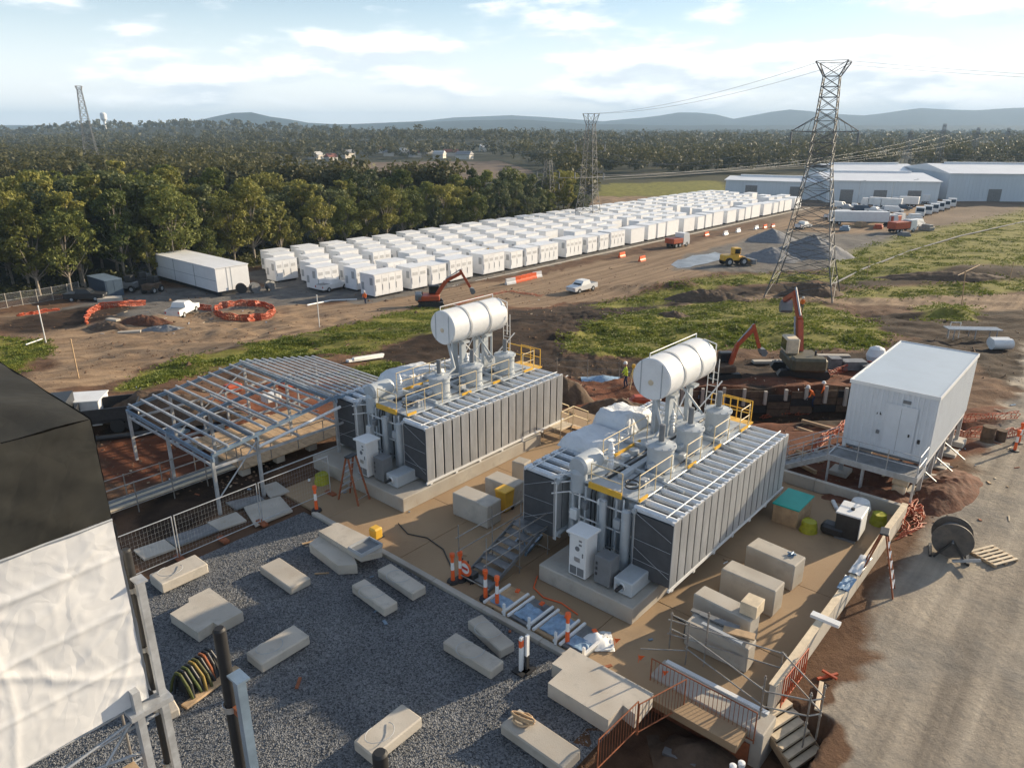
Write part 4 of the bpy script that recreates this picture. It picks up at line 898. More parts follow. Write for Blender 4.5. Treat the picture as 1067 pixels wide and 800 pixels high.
MB().cham(0, 1.1, -.1, .75, .08, 1.05, .03).build('black_panel_body', BLACKP, gn); MB().cham(-.02, 1.14, -.14, .79, 1.05, 1.12, .02).build('canopy', WHITE, gn)
MB().box(.05, 1.08, -.135, -.105, .15, 1.02).build('side_panel', WHITE, gn); MB().lathe([(.07, 1.12), (.07, 1.12), (.07, 1.2), (0, 1.2)], 10, (.5, .3, 0)).build('exhaust', BLACKP, gn); MB().box(-.02, 1.12, -.05, .7, 0, .08).build('skid', GREY, gn)
rc = MB().cham(-.3, .3, -.45, .45, 0, .45, .12); single('black_bin', rc, BLACKP, 'low black tub left of the generator', 'tub', W(868, 556, .05), TH)
single('white_hose', MB().path([W(868, 522, .12), W(872, 530, .12), W(882, 534, .12), W(893, 531, .12), W(900, 528, .12)], .09, 8), WHITE, 'thick white hose curling behind the generator', 'hose')
def stepladder(loc, rz, h, label):
    t = thing('stepladder', label, 'ladder', loc, rz, None)
    for s, nm in ((1, 'front'), (-1, 'rear')):
        for y in (-.28, .28): MB().bar((s * h * .28, y * 1.25, 0), (s * .06, y * .8, h), .05, .07).build('stile', RUST if s > 0 else RUST, t)
    for i in range(1, 6): f = i / 6.2; x = h * .28 * (1 - f) + .06 * f; MB().box(x - .05, x + .05, -.33 + .1 * f, .33 - .1 * f, h * f - .015, h * f + .015).build('tread', ALU, t)
    for f in (.12, .5): x = -(h * .28 * (1 - f) + .06 * f); MB().bar((x, -.32, h * f), (x, .32, h * f), .03, .03).build('rear_brace', ALU, t)
    MB().cham(-.14, .14, -.26, .26, h, h + .06, .015).build('top_cap', BLACKP, t); return t
stepladder(W(906, 614, -.05) + Vector((.2, .1, 0)), TH - R(80), 2.2, 'orange stepladder standing against the road side wall')
stepladder(W(369, 520, .05), TH + R(100), 2.0, 'orange stepladder beside the cabinet of the farther transformer')
# cable drum and pallet
M_DRUM = M('drum_flange', (.10, .09, .08), .7, var=.3, scale=4, dirt=(.16, .12, .08), dscale=2, damt=.6)
cd_ = thing('cable_drum', 'grey cable drum on a stand by the road', 'cable drum', G(988, 578), R(-28))
for y in (-.32, .32):
    MB().lathe([(0, y - .03), (.68, y - .03), (.68, y - .03), (.68, y + .03), (.68, y + .03), (0, y + .03)], 28, (0, 0, .78), 'y').build('flange', M_DRUM, cd_)
MB().lathe([(.45, -.29), (.45, -.29), (.45, .29), (.45, .29)], 22, (0, 0, .78), 'y').build('wound_cable', GREY, cd_)
for s in (-1, 1):
    MB().bar((-.5, s * .45, .05), (0, s * .45, .8), .07, .07).build('stand_leg', BLACKP, cd_); MB().bar((.55, s * .45, .05), (0, s * .45, .8), .07, .07).build('stand_leg', BLACKP, cd_)
MB().bar((-.6, -.45, .05), (-.6, .45, .05), .1, .1).build('stand_foot', BLACKP, cd_); MB().bar((.6, -.5, .05), (.6, .5, .05), .1, .1).build('stand_foot', BLACKP, cd_); MB().bar((.1, -.5, .06), (.95, -.5, .35), .09, .09).build('tow_bar', LGREY, cd_); MB().tube((0, -.5, .78), (0, .5, .78), .04, 8).build('axle', GREY, cd_)
def pallet(loc, rz, label):
    t = thing('pallet', label, 'pallet', loc, rz)
    for i in range(6): MB().box(-.6, .6, -.5 + i * .185, -.40 + i * .185, .11, .135).build('deck_board', TIMBER_W, t)
    for x in (-.55, 0, .55): MB().box(x - .05, x + .05, -.5, .52, .02, .11).build('bearer', TIMBER, t)
    return t
pallet(G(1035, 581), R(20), 'empty timber pallet lying on the road beside the cable drum')

# ------------------------------------------------------------------ wrapped scaffold and cable posts at the left
UC, VC = 3.41, -11.3
ws = thing('wrapped_scaffold', 'tall scaffold under a dark cover and a white plastic wrap', 'scaffold', site(UC, VC, 0), TH)
def wrinkle(a, b, k):
    n = mnoise.noise; w = .018 * n(Vector((a * .9, b * .8, k))) + .022 * (1 - abs(n(Vector((a * 1.6 + b * .8, b * 1.2 - a * .5, k + 3))))) ** 6 + .008 * n(Vector((a * 4, b * 1.4, k + 7)))
    return w
def crease(p, q, k, sc):         # thin folds along the zero lines of a noise
    return max(0, 1 - abs(mnoise.noise(Vector((p * sc, q * sc * .8, k)))) * 9) ** 1.5
LEN, DEP = 9.5, 9.0
dc = MB()
def roof_fn(s, t):
    x = -LEN * (1 - s); y = DEP * t; e = min((1 - s) * LEN, s * LEN, t * DEP, (1 - t) * DEP)
    return (x, y, 10.9 + .06 * mnoise.noise(Vector((x, y, 1))) - .25 * math.sin(min(1, t * 1.6) * math.pi) * .5 * math.sin(s * math.pi) + .25 * min(1, e))
dc.grid(40, 36, roof_fn)
dc.grid(60, 20, lambda s, t: (-LEN * (1 - s), -.03 - wrinkle(s * LEN * .7, t * 2, 3) * 1.6 - .05 * crease(s * LEN + t * 2.2, t * 1.7, 11, .55), 9.245 + 1.655 * t))
dc.grid(40, 20, lambda s, t: (.02 + wrinkle(s * DEP, t * 2, 5) * .6, DEP * s, 8.8 + 2.1 * t))
dc.build('dark_cover', DKFAB, ws)
ww = MB()
def wrap_fn(s, t):
    x = -LEN * (1 - s); bot = 5.75 + .16 * math.sin(s * 7) * (1 - s); z = bot + (9.24 - bot) * t
    out = .06 + .022 * mnoise.noise(Vector((x * .55, z * .6, 1))) + .020 * crease(x + z * .7, z - x * .3, 2, .42) + .012 * crease(x - z * .3, z, 5, .9) + .006 * crease(x, z + x * .4, 8, 1.9)
    for zl in (8.55, 7.55, 6.6): out += .016 * math.exp(-((z - zl - .16 * (x + 2) * .1) / .05) ** 2)
    for xl in (-1.9, -3.8, -5.7): out += .012 * math.exp(-((x - xl - .10 * math.sin(z * 2)) / .04) ** 2)
    out += .05 * math.exp(-((x + 2.2) / .5) ** 2 - ((z - 7.7) / .35) ** 2)
    return (x, -out, z)
ww.grid(220, 110, wrap_fn); ww.grid(30, 30, lambda s, t: (.055 + wrinkle(s * 3, t * 3, 2), 3 * s, 5.8 + 3.3 * t))
ww.build('white_wrap', WRAP, ws); MB().path([(-LEN * (1 - i / 40), -.085 - .01 * math.sin(i * 1.7), 9.235) for i in range(41)], .02, 5).build('hem_rope', LGREY, ws)
for x in (-.1, -2.1, -4.1):
    for y in (.1, 1.3): MB().tube((x, y, 0), (x, y, 9.6), .026, 6).build('standard', SCAF, ws)
for z in (1.6, 3.4, 5.2, 5.6):
    for y in (.1, 1.3): MB().tube((-4.3, y, z), (.15, y, z), .026, 6).build('ledger', GALV, ws)
    for x in (-.1, -2.1): MB().tube((x, -.05, z + .05), (x, 1.4, z + .05), .026, 6).build('transom', GALV, ws)
for a, b in (((-2.1, .06, 3.4), (-.1, .06, 5.6)), ((-2.1, .06, 5.2), (-.1, .06, 4.6)), ((-4.1, .06, 3.4), (-2.1, .06, 5.6)), ((-3.2, .0, 4.9), (-.15, .0, 5.45)), ((-.1, .0, 1.6), (-2.1, .0, 3.4))): MB().tube(a, b, .028, 6).build('brace', GALV, ws)
for x in (-1.0, -3.0): MB().box(x - .9, x + .9, .2, 1.2, 3.48, 3.53).build('plank', TIMBER, ws)
MB().box(-2.6, -1.2, 1.5, 2.6, 0, 2.2).build('inner_cabinet', GREY, ws)
def cable_post(u, v, top, post_mat, label, off=.34, ptop=8.0):
    t = thing('cable_post', label, 'cable post', site(u, v, 0), TH)
    MB().lathe([(.082, 0), (.082, top - .03), (.06, top), (.06, top), (0, top)], 14).build('black_cable', BLACK, t)
    p = MB().box(-.06, .06, -off - .06, -off + .06, 0, ptop).build('steel_post', post_mat, t); MB().box(-.09, .09, -off - .13, -off + .13, ptop, ptop + .03).build('post_cap', post_mat, p)
    for z in (7.7, 6.5, 5.2, 3.9):
        if z > ptop: continue
        c = MB().lathe([(.105, z - .045), (.115, z - .045), (.115, z + .045), (.105, z + .045)], 14).build('clamp', ALU, t); MB().box(-.03, .03, -off + .05, -.09, z - .05, z + .05).build('clamp_arm', ALU if post_mat == GALV else RUST, t)
    MB().box(-.25, .25, -off - .2, .2, 0, .04).build('base_plate', GALV_DK, t); return t
cp1 = cable_post(3.62, -11.58, 8.45, GALV, 'black cable clamped to a grey steel post beside the white wrap')
for z in (2.5, 5.4): MB().bar((.0, -.34, z), (.0, .5, z + .5), .1, .1).build('brace', GALV, cp1)
MB().box(-.5, -.38, -.5, -.3, 0, 6.1).build('second_post', GALV, cp1); MB().box(-.6, .1, -.55, -.25, 5.6, 5.7).build('head_plate', GALV, cp1)
cable_post(3.35, -7.89, 8.95, BLUE_STEEL, 'black cable clamped to a blue steel post in the gravel', ptop=8.35)
cable_post(3.45, -4.8, 8.95, BLUE_STEEL, 'black cable end at the very bottom edge of the picture')

hf = thing('hose_rack', 'small rack hung with green and black hoses on the gravel', 'hose rack', W(206, 712, .03), TH + .3)
MB().cham(-.5, .5, -.22, .22, .05, .5, .06).build('power_pack', BLACKP, hf)
for x in (-.55, .55):
    for y in (-.3, .3): MB().bar((x, y, 0), (x, y * .3, .72), .05, .05).build('frame_leg', BLACKP, hf)
MB().bar((-.65, 0, .72), (.65, 0, .72), .06, .06).build('frame_bar', BLACKP, hf)
hm = [M('moss_hose', (.06, .07, .012), .7), BLACKP, M('dull_green', (.06, .08, .02), .7), BLACKP, M('ochre_hose', (.22, .15, .03), .7), M('olive_hose', (.06, .06, .015), .7), BLACKP, RUST, BLACKP, BLACKP]
for i in range(10):
    x = -.55 + i * .12; w = rnd.uniform(.35, .6); MB().path([(x + rnd.uniform(-.1, .1), -w, .06), (x, -w * .7, .45), (x, -.08, .78), (x, .08, .79), (x, w * .7, .45), (x + rnd.uniform(-.15, .15), w, .06)], .045, 6).build('hose', hm[i], hf)
single('plank', MB().cham(-.9, .9, -.13, .13, 0, .07, .01), TIMBER, 'brown plank lying in front of the hose rack', 'plank', W(221, 716, .04), TH + R(10))

# ------------------------------------------------------------------ open steel roof frame
sf = thing('steel_roof_frame', 'open galvanised gable roof frame beside the farther transformer', 'steel frame', site(12, -30.3, 0), TH)
VR = (-3.95, 0, 3.95)
def rz_(u): return 2.6 + .8 * (u / 6) if u <= 6 else 3.4 - .8 * (u - 6) / 4.3
for y in VR:
    MB().bar((0, y, 2.6), (6, y, 3.4), .09, .16).build('rafter', BLUE_STEEL, sf); MB().bar((6, y, 3.4), (10.3, y, 2.6), .09, .16).build('rafter', BLUE_STEEL, sf)
for u in (0, 2.0, 6, 10.3): MB().bar((u, -4.1, rz_(u) - .16), (u, 4.1, rz_(u) - .16), .09, .16).build('beam', BLUE_STEEL, sf)
for k in range(11): u = .12 + k * .575; MB().bar((u, -4.05, rz_(u) + .12), (u, 4.05, rz_(u) + .12), .075, .09).build('purlin', GALV, sf)
for k in range(10): u = 6.25 + k * .44; MB().bar((u, -4.05, rz_(u) + .12), (u, 4.05, rz_(u) + .12), .10, .07).build('purlin', GALV, sf)
for u in (0, 2.0, 6, 10.3):
    for y in VR: MB().box(u - .06, u + .06, y - .06, y + .06, -.05, rz_(u) - .12).build('post', GALV, sf)
for a, b in (((0, -3.95, .6), (2, -3.95, 2.6)), ((2, 3.95, .6), (6, 3.95, 3.0)), ((2.0, -3.95, 1.0), (6, -3.95, 1.0)), ((0, 3.95, 1.1), (6, 3.95, 1.1)), ((2, 0, 1.1), (6, 0, 1.1))): MB().tube(a, b, .03, 6).build('brace', GALV, sf)
for u in (0, 2.0, 4.0, 6, 8.2, 10.3): MB().bar((u, -3.95, 2.15), (u, 3.95, 2.15), .06, .1).build('tie_beam', GALV, sf)
for y in VR:
    MB().bar((0, y, 2.05), (10.3, y, 2.05), .06, .1).build('tie_beam', GALV, sf)
for u in (3.5, 4.8, 7.6, 9.0): MB().box(u - .045, u + .045, 3.9, 3.99, -.05, 2.1).build('stud', GALV, sf)
MB().tube((2.0, -4.05, 2.35), (6.2, -4.05, 2.9), .07, 8).build('gutter_pipe', WHITE, sf)
dk = thing('timber_deck', 'pale boarded deck under the steel roof frame', 'deck', site(14.3, -31.2, 0), TH)
for i in range(12): MB().box(i * .5 + .01, i * .5 + .49, -2.6, 2.3, .36, .40).build('deck_board', TIMBER, dk)
for u in (.3, 2.1, 3.9, 5.7):
    for y in (-2.2, 0, 2.0): MB().cham(u - .22, u + .22, y - .2, y + .2, -.06, .27, .02).build('block', PRECAST, dk)
for y in (-2.3, 2.0): MB().box(0, 6, y - .06, y + .06, .275, .355).build('joist', TIMBER, dk)
rails(dk, [(.1, -2.55, .4), (5.9, -2.55, .4)], 1.0, SCAF, .022, spacing=1.3)
wk = thing('scaffold_walkway', 'low tube and plank walkway left of the timber deck', 'walkway', site(8.4, -29.6, 0), TH)
for x in (0, 1.5, 3.0, 4.5, 6.0):
    for y in (-.5, .5): MB().tube((x, y, -.05), (x, y, 1.35), .024, 6).build('standard', SCAF, wk)
for y in (-.5, .5):
    for z in (.32, .85, 1.3): MB().tube((-.2, y, z), (6.2, y, z), .022, 6).build('ledger', SCAF, wk)
for i in range(4): MB().box(-.1, 6.1, -.45 + i * .23, -.25 + i * .23, .345, .385).build('plank', GALV_DK if i % 2 else TIMBER_W, wk)
for i, (px, py) in enumerate(((186, 452), (203, 462), (222, 448), (205, 442))):
    mb = MB().box(-.5, .5, -.3, .3, 0, .12).box(-.4, .3, -.2, .25, .121, .22)
    single('steel_bundle', mb, [BLUE_STEEL, GALV, SKIP_BLUE, GALV][i], ['blue', 'silver', 'navy blue', 'silver far'][i] + ' bundle of steel sections under the roof frame', 'steel bundle', W(px, py, .0), TH + rnd.uniform(-.3, .3))
for i, (px, py, mt, lab) in enumerate(((243, 408, ORED, 'orange red barrow under the ridge of the roof frame'), (300, 404, ORED, 'orange toolbox under the right half of the roof frame'), (283, 418, WHITE, 'white sack under the right half of the roof frame'))):
    single(['toolbox', 'toolbox', 'sack'][i], MB().cham(-.5, .5, -.35, .35, 0, .5, .1), mt, lab, ['toolbox', 'toolbox', 'sack'][i], W(px, py, .0), TH)
for i, (px, py) in enumerate(((120, 470), (150, 462), (175, 455))):
    pass
single('black_pipe', MB().tube((-2.2, 0, .14), (2.2, 0, .14), .14, 10), BLACKP, 'long black pipe on the red soil left of the roof frame', 'pipe', G(140, 455), R(18))
# black dump trailer and white box left of it
dt = thing('black_tipper', 'black tipper trailer parked left of the roof frame', 'trailer', G(118, 444), R(20))
MB().cham(-1.6, 1.4, -.95, .95, .55, .7, .03).build('chassis', BLACKP, dt)
tray = MB()
for a in ((-1.5, 1.4, -.98, -.92), (-1.5, 1.4, .92, .98), (1.34, 1.4, -.92, .92), (-1.5, -1.44, -.92, .92)): tray.box(*a, .72, 1.35)
tray.box(-1.5, 1.4, -.92, .92, .71, .76); tray.build('tray', BLACKP, dt); MB().box(-2.7, -1.7, -.9, .9, .5, 1.9).build('cab', BLACKP, dt)
MB().box(-2.72, -2.70, -.75, .75, 1.25, 1.75).build('windscreen', GLASS, dt)
for x in (-2.2, .4, 1.1):
    for y in (-.9, .9): w = MB().lathe([(0, y - .13), (.36, y - .13), (.36, y - .13), (.36, y + .13), (.36, y + .13), (0, y + .13)], 16, (x, 0, .36), 'y').build('wheel', TYRE, dt)
MB().box(1.405, 1.42, -.8, -.5, .8, 1.0).build('number_plate', WHITE, dt)
single('site_box', MB().cham(-1.6, 1.6, -.8, .8, 0, 1.35, .03).box(-1.65, 1.65, -.85, .85, 1.36, 1.42), WHITE, 'white site box just above the dark cover', 'box', G(78, 440), R(12))

# ------------------------------------------------------------------ mesh fence, paving flags, marker posts
tf = thing('mesh_fence', 'temporary galvanised mesh fence along the gravel edge', 'fence', site(6.0, -24.25, 0), TH)
for k in range(3):
    a, b = k * 3.35, k * 3.35 + 3.25
    for x in (a, b): MB().tube((x, 0, .05), (x, 0, 1.85), .02, 6).build('post', GALV, tf)
    for z in (.18, 1.83): MB().tube((a, 0, z), (b, 0, z), .018, 6).build('rail', GALV, tf)
    m_ = MB()
    for i in range(1, 26): m_.tube((a + i * .125, .004, .18), (a + i * .125, .004, 1.83), .0018, 3, caps=False)
    for i in range(1, 9): m_.tube((a, -.004, .18 + i * .18), (b, -.004, .18 + i * .18), .0018, 3, caps=False)
    o = m_.build('mesh_infill', GALV, tf); o['kind'] = 'stuff'
for x in (0, 3.3, 5.0, 6.65, 9.95): MB().cham(x - .12, x + .12, -.3, .3, -.0, .14, .03).build('foot_block', RUST, tf)
for i, (pts, lab) in enumerate((([(139, 572), (171, 561), (183, 570), (150, 582)], 'pale paving sheet nearest the white wrap behind the mesh fence'), ([(172, 561), (216, 545), (228, 552), (184, 569)], 'grey paving sheet left of the middle behind the mesh fence'), ([(216, 544), (246, 533), (257, 542), (228, 552)], 'pale paving sheet in the middle behind the mesh fence'), ([(253, 527), (292, 517), (305, 532), (266, 548)], 'largest pale paving sheet with a blue stain by the fence end'), ([(272, 507), (288, 502), (302, 512), (282, 519)], 'small grey paving sheet beyond the fence end'), ([(235, 524), (270, 516), (276, 521), (246, 531)], 'thin curved grey sheet above the paving sheets'))):
    w = [W(*p, .07) for p in pts]; c = sum(w, Vector()) / len(w); c.z = -.02 + .012 * i
    single('paving_sheet', MB().prism([(p.x - c.x, p.y - c.y) for p in w], 0, .07), [PRECAST, GALV_DK, PRECAST, PRECAST, CONC, GALV_DK][i], lab, 'paving sheet', c)
def delineator(loc, label, group='orange and white marker posts'):
    t = thing('marker_post', label, 'marker post', loc, rnd.uniform(0, 3), group)
    MB().lathe([(.22, 0), (.22, 0), (.20, .07), (.20, .07), (.07, .09)], 12).build('rubber_base', BLACK, t)
    MB().lathe([(.075, .08), (.065, .5)], 12).build('lower_sleeve', ORANGE, t); MB().lathe([(.065, .5), (.06, .8)], 12).build('white_band', WHITE, t); MB().lathe([(.06, .8), (.055, 1.1), (.055, 1.1), (0, 1.1)], 12).build('upper_sleeve', ORANGE, t)
    MB().lathe([(.09, 1.0), (.09, 1.0), (.09, 1.14), (.09, 1.14), (0, 1.16)], 12).build('cap', ORANGE, t); return t
for px, py, lab in ((472, 606, 'orange and white marker post left of the round sign'), (480, 604, 'orange and white marker post right beside the round sign'), (506, 624, 'left marker post of the pair below the scaffold stairs'), (518, 631, 'right marker post of the pair below the scaffold stairs'), (591, 671, 'marker post between the trestle mats and the stepped slab'), (330, 532, 'single marker post near the left end of the kerb')):
    delineator(W(px, py, .06), lab)
for k, (px, py, c1, lab) in enumerate(((543, 699, ORANGE, 'white marker board with orange top standing on the gravel'), (549, 697, BLACKP, 'black and white marker board standing on the gravel'))):
    t = thing('marker_board', lab, 'marker board', W(px, py, .03), TH); MB().box(-.06, .06, -.04, .04, 0, 1.2).build('board', WHITE, t); MB().box(-.062, .062, -.042, .042, .86 if k == 0 else 0, 1.1 if k == 0 else .5).build('band', c1, t)
    MB().box(-.2, .2, -.2, .2, 0, .04).build('base', BLACK, t)
for px, py, mt, lab in ((645, 629, ORANGE, 'orange board leaning at the front of the nearer plinth'), (651, 633, WHITE, 'white board leaning at the front of the nearer plinth')):
    single('marker_board', MB().box(-.05, .05, -.1, .1, 0, .78), mt, lab, 'marker board', W(px, py, .06), TH)
sg_ = thing('warning_sign', 'round red and white warning sign on a black stand by the kerb', 'sign', W(485, 606, .06), TH + R(180))
MB().lathe([(.30, -.012), (.30, -.012), (.30, .012), (.30, .012), (0, .012)], 22, (0, 0, .55), 'x').build('sign_disc', ORANGE, sg_); MB().lathe([(0, .014), (.2, .014), (.2, .014), (.2, .012)], 18, (0, 0, .55), 'x').build('sign_face', WHITE, sg_); MB().box(.0145, .02, -.14, .14, .5, .6).build('sign_bar', RED_P, sg_)
for y in (-.25, .25): MB().bar((.0, y, 0), (-.02, y * .5, .9), .03, .03).build('stand_leg', BLACKP, sg_)
MB().box(-.35, -.05, -.3, .3, 0, .35).build('sand_bag', BLACKP, sg_)
# trestle mats along the kerb
G2 = 'low trestle mats along the kerb'
for i in range(4):
    v = -13.5 + i * 1.05; lab = ORD[i + 1] + ' trestle mat from the marker posts along the kerb'
    t = thing('trestle_mat', lab, 'mat', site(15.3, v, .06), TH, G2)
    MB().cham(-.62, .62, -.46, .46, 0, .10, .01).build('mat', GALV_DK if i % 2 else TIMBER, t)
    for y in (-.4, .42): MB().bar((-.7, y, .14), (.62, y, .14), .08, .07).build('white_bar', WHITE, t)
    MB().box(-.72, -.66, -.5, -.42, -.0, .5).build('white_leg', WHITE, t)
    mb = MB().grid(12, 9, lambda s, q, i=i: (-.5 + s * (.5 + .25 * ((i * 7) % 3)), -.34 + q * .68, .13 + .09 * mnoise.noise(Vector((s * 4 + i * 3, q * 4, i)))))
    n = len(mb.v); mb.add([(x, y, .105) for x, y, z in mb.v], [f[::-1] for f in mb.f])
    single('plastic_sheet', mb, BLUE_TARP, 'crumpled blue plastic on the ' + ORD[i + 1] + ' trestle mat', 'plastic sheet', site(15.3, v, .06), TH, 'blue plastic on the mats')
    single('orange_flag', MB().cham(-.09, .09, -.07, .07, 0, .06, .01), ORANGE, 'small orange scrap on the ' + ORD[i + 1] + ' trestle mat', 'scrap', site(15.7, v + .1, .27), rnd.uniform(0, 3), 'orange scraps on the mats')
mb = MB().grid(14, 12, lambda s, q: ((s - .5) * 1.1, (q - .5) * .9, .25 * max(0, 1 - 2.2 * math.hypot(s - .5, q - .5)) + .14 * abs(mnoise.noise(Vector((s * 6, q * 6, 4))))))
n = len(mb.v); mb.add([(x, y, -.01) for x, y, z in mb.v], [f[::-1] for f in mb.f])
single('crumpled_sheet', mb, WHITE, 'crumpled white sheet at the corner of the stepped slab', 'sheet', W(620, 668, .07))
for i in range(3): single('orange_marker_flag', MB().add([(0, 0, .25), (.2, .05, .2), (.05, .02, .05)], [(0, 1, 2)]).tube((0, 0, 0), (0, 0, .3), .008, 4), ORANGE, [ 'orange bunting flag nearest the crumpled white sheet', 'middle orange bunting flag on the pad edge', 'orange bunting flag nearest the scaffold posts'][i], 'flag', W([640, 665, 690][i], [672, 690, 706][i], .07))
wb = thing('wheelie_bin', 'yellow wheelie bin behind the scaffold stairs', 'bin', W(526, 531, .05), TH)
mb = MB(); mb.add([(-.22, -.22, .08), (.22, -.22, .08), (.22, .22, .08), (-.22, .22, .08), (-.28, -.29, .92), (.28, -.29, .92), (.28, .29, .92), (-.28, .29, .92)], [(3, 2, 1, 0), (0, 1, 5, 4), (1, 2, 6, 5), (2, 3, 7, 6), (3, 0, 4, 7)]); mb.build('bin_body', YEL, wb)
MB().cham(-.32, .30, -.31, .31, .92, 1.0, .03).build('lid', YEL, wb)
for y in (-.2, .2): MB().lathe([(0, y - .04), (.1, y - .04), (.1, y - .04), (.1, y + .04), (.1, y + .04), (0, y + .04)], 12, (.24, 0, .1), 'y').build('wheel', BLACK, wb)
ol = thing('site_light', 'orange site light on a black foot beside the kerb', 'site light', W(392, 562, .05), TH)
MB().cham(-.2, .2, -.2, .2, .08, .55, .06).build('light_body', YEL, ol); MB().cham(-.3, .35, -.1, .1, 0, .09, .02).build('foot', BLACK, ol)
single('lime_bag', lb, LIME, 'lime green bag at the left end of the pad', 'bag', W(336, 503, .05))
single('drum_lid', MB().lathe([(0, 0), (.18, 0), (.18, 0), (.18, .35), (.18, .35), (0, .37)], 14), WHITE, 'small white drum on the pad beside the orange stepladder', 'drum', W(391, 516, .05))
# scaffold stairs between the transformers
ss = thing('scaffold_stair', 'tube scaffold stair standing between the two transformers', 'scaffold', site(15.1, -14.9, .05), TH)
for x in (0, 1.7, 3.3):
    for y in (-.65, .65): MB().tube((x, y, 0), (x, y, 2.2), .024, 6).build('standard', SCAF, ss)
for y in (-.65, .65):
    for z in (1.2, 1.75): MB().tube((-.15, y, z), (3.45, y, z), .022, 6).build('ledger', SCAF, ss)
for x in (0, 1.7, 3.3): MB().tube((x, -.75, .25), (x, .75, .25), .022, 6).build('transom', SCAF, ss)
for i in range(6): MB().box(.2 + i * .42, .55 + i * .42, -.6, .6, .12 + i * .16, .155 + i * .16).build('tread', GALV_DK, ss)
for y in (-.6, .6): MB().bar((.1, y, .05), (2.9, y, 1.1), .04, .16).build('stringer', GALV_DK, ss)
MB().box(2.7, 3.5, -.65, .65, 1.06, 1.10).build('landing', GALV_DK, ss)
tz_ = thing('steel_trestle', 'blue grey steel trestle lying under the far radiator bank', 'trestle', W(548, 566, .05), TH + R(15))
for y in (-.35, .35): MB().bar((-.8, y, .06), (.7, y, .06), .08, .1).build('rail', BLUE_STEEL, tz_)
for x in (-.6, 0, .6): MB().bar((x, -.35, .12), (x, .35, .12), .06, .05).build('rung', GALV, tz_)
MB().bar((-.7, -.3, .1), (-.1, .1, .9), .06, .1).build('arm', BLUE_STEEL, tz_); MB().bar((.5, .2, .1), (-.1, .1, .9), .06, .06).build('arm', GALV, tz_)
# access steps beyond the gap between the transformers
sp_ = thing('access_steps', 'cream hand railed steps at the far end of the pad', 'steps', W(602, 446, .0), TH + R(180))
for i in range(4): MB().box(i * .32, i * .32 + .3, -.6, .6, .1 + i * .17, .14 + i * .17).build('tread', TIMBER_W, sp_)
MB().box(1.3, 2.3, -.6, .6, .74, .80).build('landing', TIMBER_W, sp_)
for y in (-.62, .62): rails(sp_, [(0, y, .1), (1.3, y, .78), (2.3, y, .78)], 1.0, YRAIL, .025); MB().bar((0, y, .05), (1.4, y, .72), .04, .14).build('stringer', TIMBER, sp_)
for x in (1.35, 2.25):
    for y in (-.55, .55): MB().tube((x, y, 0), (x, y, .75), .03, 6).build('leg', SCAF, sp_)

# ------------------------------------------------------------------ bottom right corner: stairs, rails, barriers
cs_ = thing('timber_steps', 'timber steps going down from the pad corner', 'steps', (0, 0, 0), 0)
p0, p1 = W(806, 735, .0), W(842, 792, -.85); dv = (p1 - p0); hd = Vector((dv.x, dv.y, 0)).normalized(); sd = Vector((-hd.y, hd.x, 0))
cs_.location = (p0.x, p0.y, -1.05); nst = 6; hl = Vector((dv.x, dv.y, 0)).length
for i in range(nst):
    c = hd * (hl * (i + .5) / nst); z = 1.05 - .05 - .15 * i
    MB().obox((c.x, c.y, z - .04), (hl / nst * .98, 1.15, .08), math.atan2(hd.y, hd.x)).build('tread', TIMBER_W, cs_); MB().obox((c.x - hd.x * .12, c.y - hd.y * .12, z - .12), (.03, 1.1, .16), math.atan2(hd.y, hd.x)).build('riser', TIMBER, cs_)
for s in (-.6, .6): a = sd * s; MB().bar((a.x, a.y, .85), (a.x + hd.x * hl, a.y + hd.y * hl, .05), .05, .22).build('stringer', TIMBER, cs_)
sr = thing('scaffold_railing', 'tube scaffold railing round the pad corner and steps', 'railing', (0, 0, 0), 0)
def post_at(px, py, h, z=.05):
    p = W(px, py, z); MB().tube(p, p + Vector((0, 0, h)), .024, 6).build('standard', SCAF, sr)
    for q in (.45, .95): MB().tube(p + Vector((0, 0, h * q - .03)), p + Vector((0, 0, h * q + .03)), .04, 6).build('coupler', SCAF, sr)
    return p
A = post_at(697, 676, 1.35); B = post_at(714, 692, 1.5); C_ = post_at(733, 694, 1.9); D = post_at(789, 766, 2.0, -.5); E_ = post_at(811, 712, 1.1); F_ = post_at(836, 778, 1.8, -.5); G_ = post_at(850, 770, 1.8, -.3)
def tie(a, b, za, zb): MB().tube(a + Vector((0, 0, za)) - (b - a) * .03, b + Vector((0, 0, zb)) + (b - a) * .03, .022, 6).build('ledger', SCAF, sr)
for h in (.55, 1.05): tie(A, E_, h, h); tie(A, C_, h + .2, h + .2); tie(B, D, h, h + .5); tie(D, F_, h + .45, h + .5); tie(E_, G_, h, h + .4); tie(F_, G_, h + .5, h + .3)
w0 = W(668, 690, .05); tie(w0, B, .5, .5)
def barrier(name, a, b, h, mat, label, cat, n, rail=.02, bar=.009, z=0.0):
    a, b = Vector(a), Vector(b); t = thing(name, label, cat, a, math.atan2(b.y - a.y, b.x - a.x)); L = (b - a).length; dzv = b.z - a.z
    for k in (.08, h): MB().tube((0, 0, k), (L, 0, k + dzv), rail, 5).build('rail', mat, t)
    for x in (0, L): MB().tube((x, 0, 0), (x, 0, h + dzv * (x > 0)), rail, 5).build('end_post', mat, t)
    for i in range(1, n): MB().tube((L * i / n, 0, .08 + dzv * i / n), (L * i / n, 0, h + dzv * i / n), bar, 4).build('bar', mat, t)
    return t
barrier('mesh_barrier', W(622, 803, -.1), W(663, 762, .0), 1.0, RUST, 'rusty bar barrier at the bottom edge beside the stepped slab', 'barrier', 14)
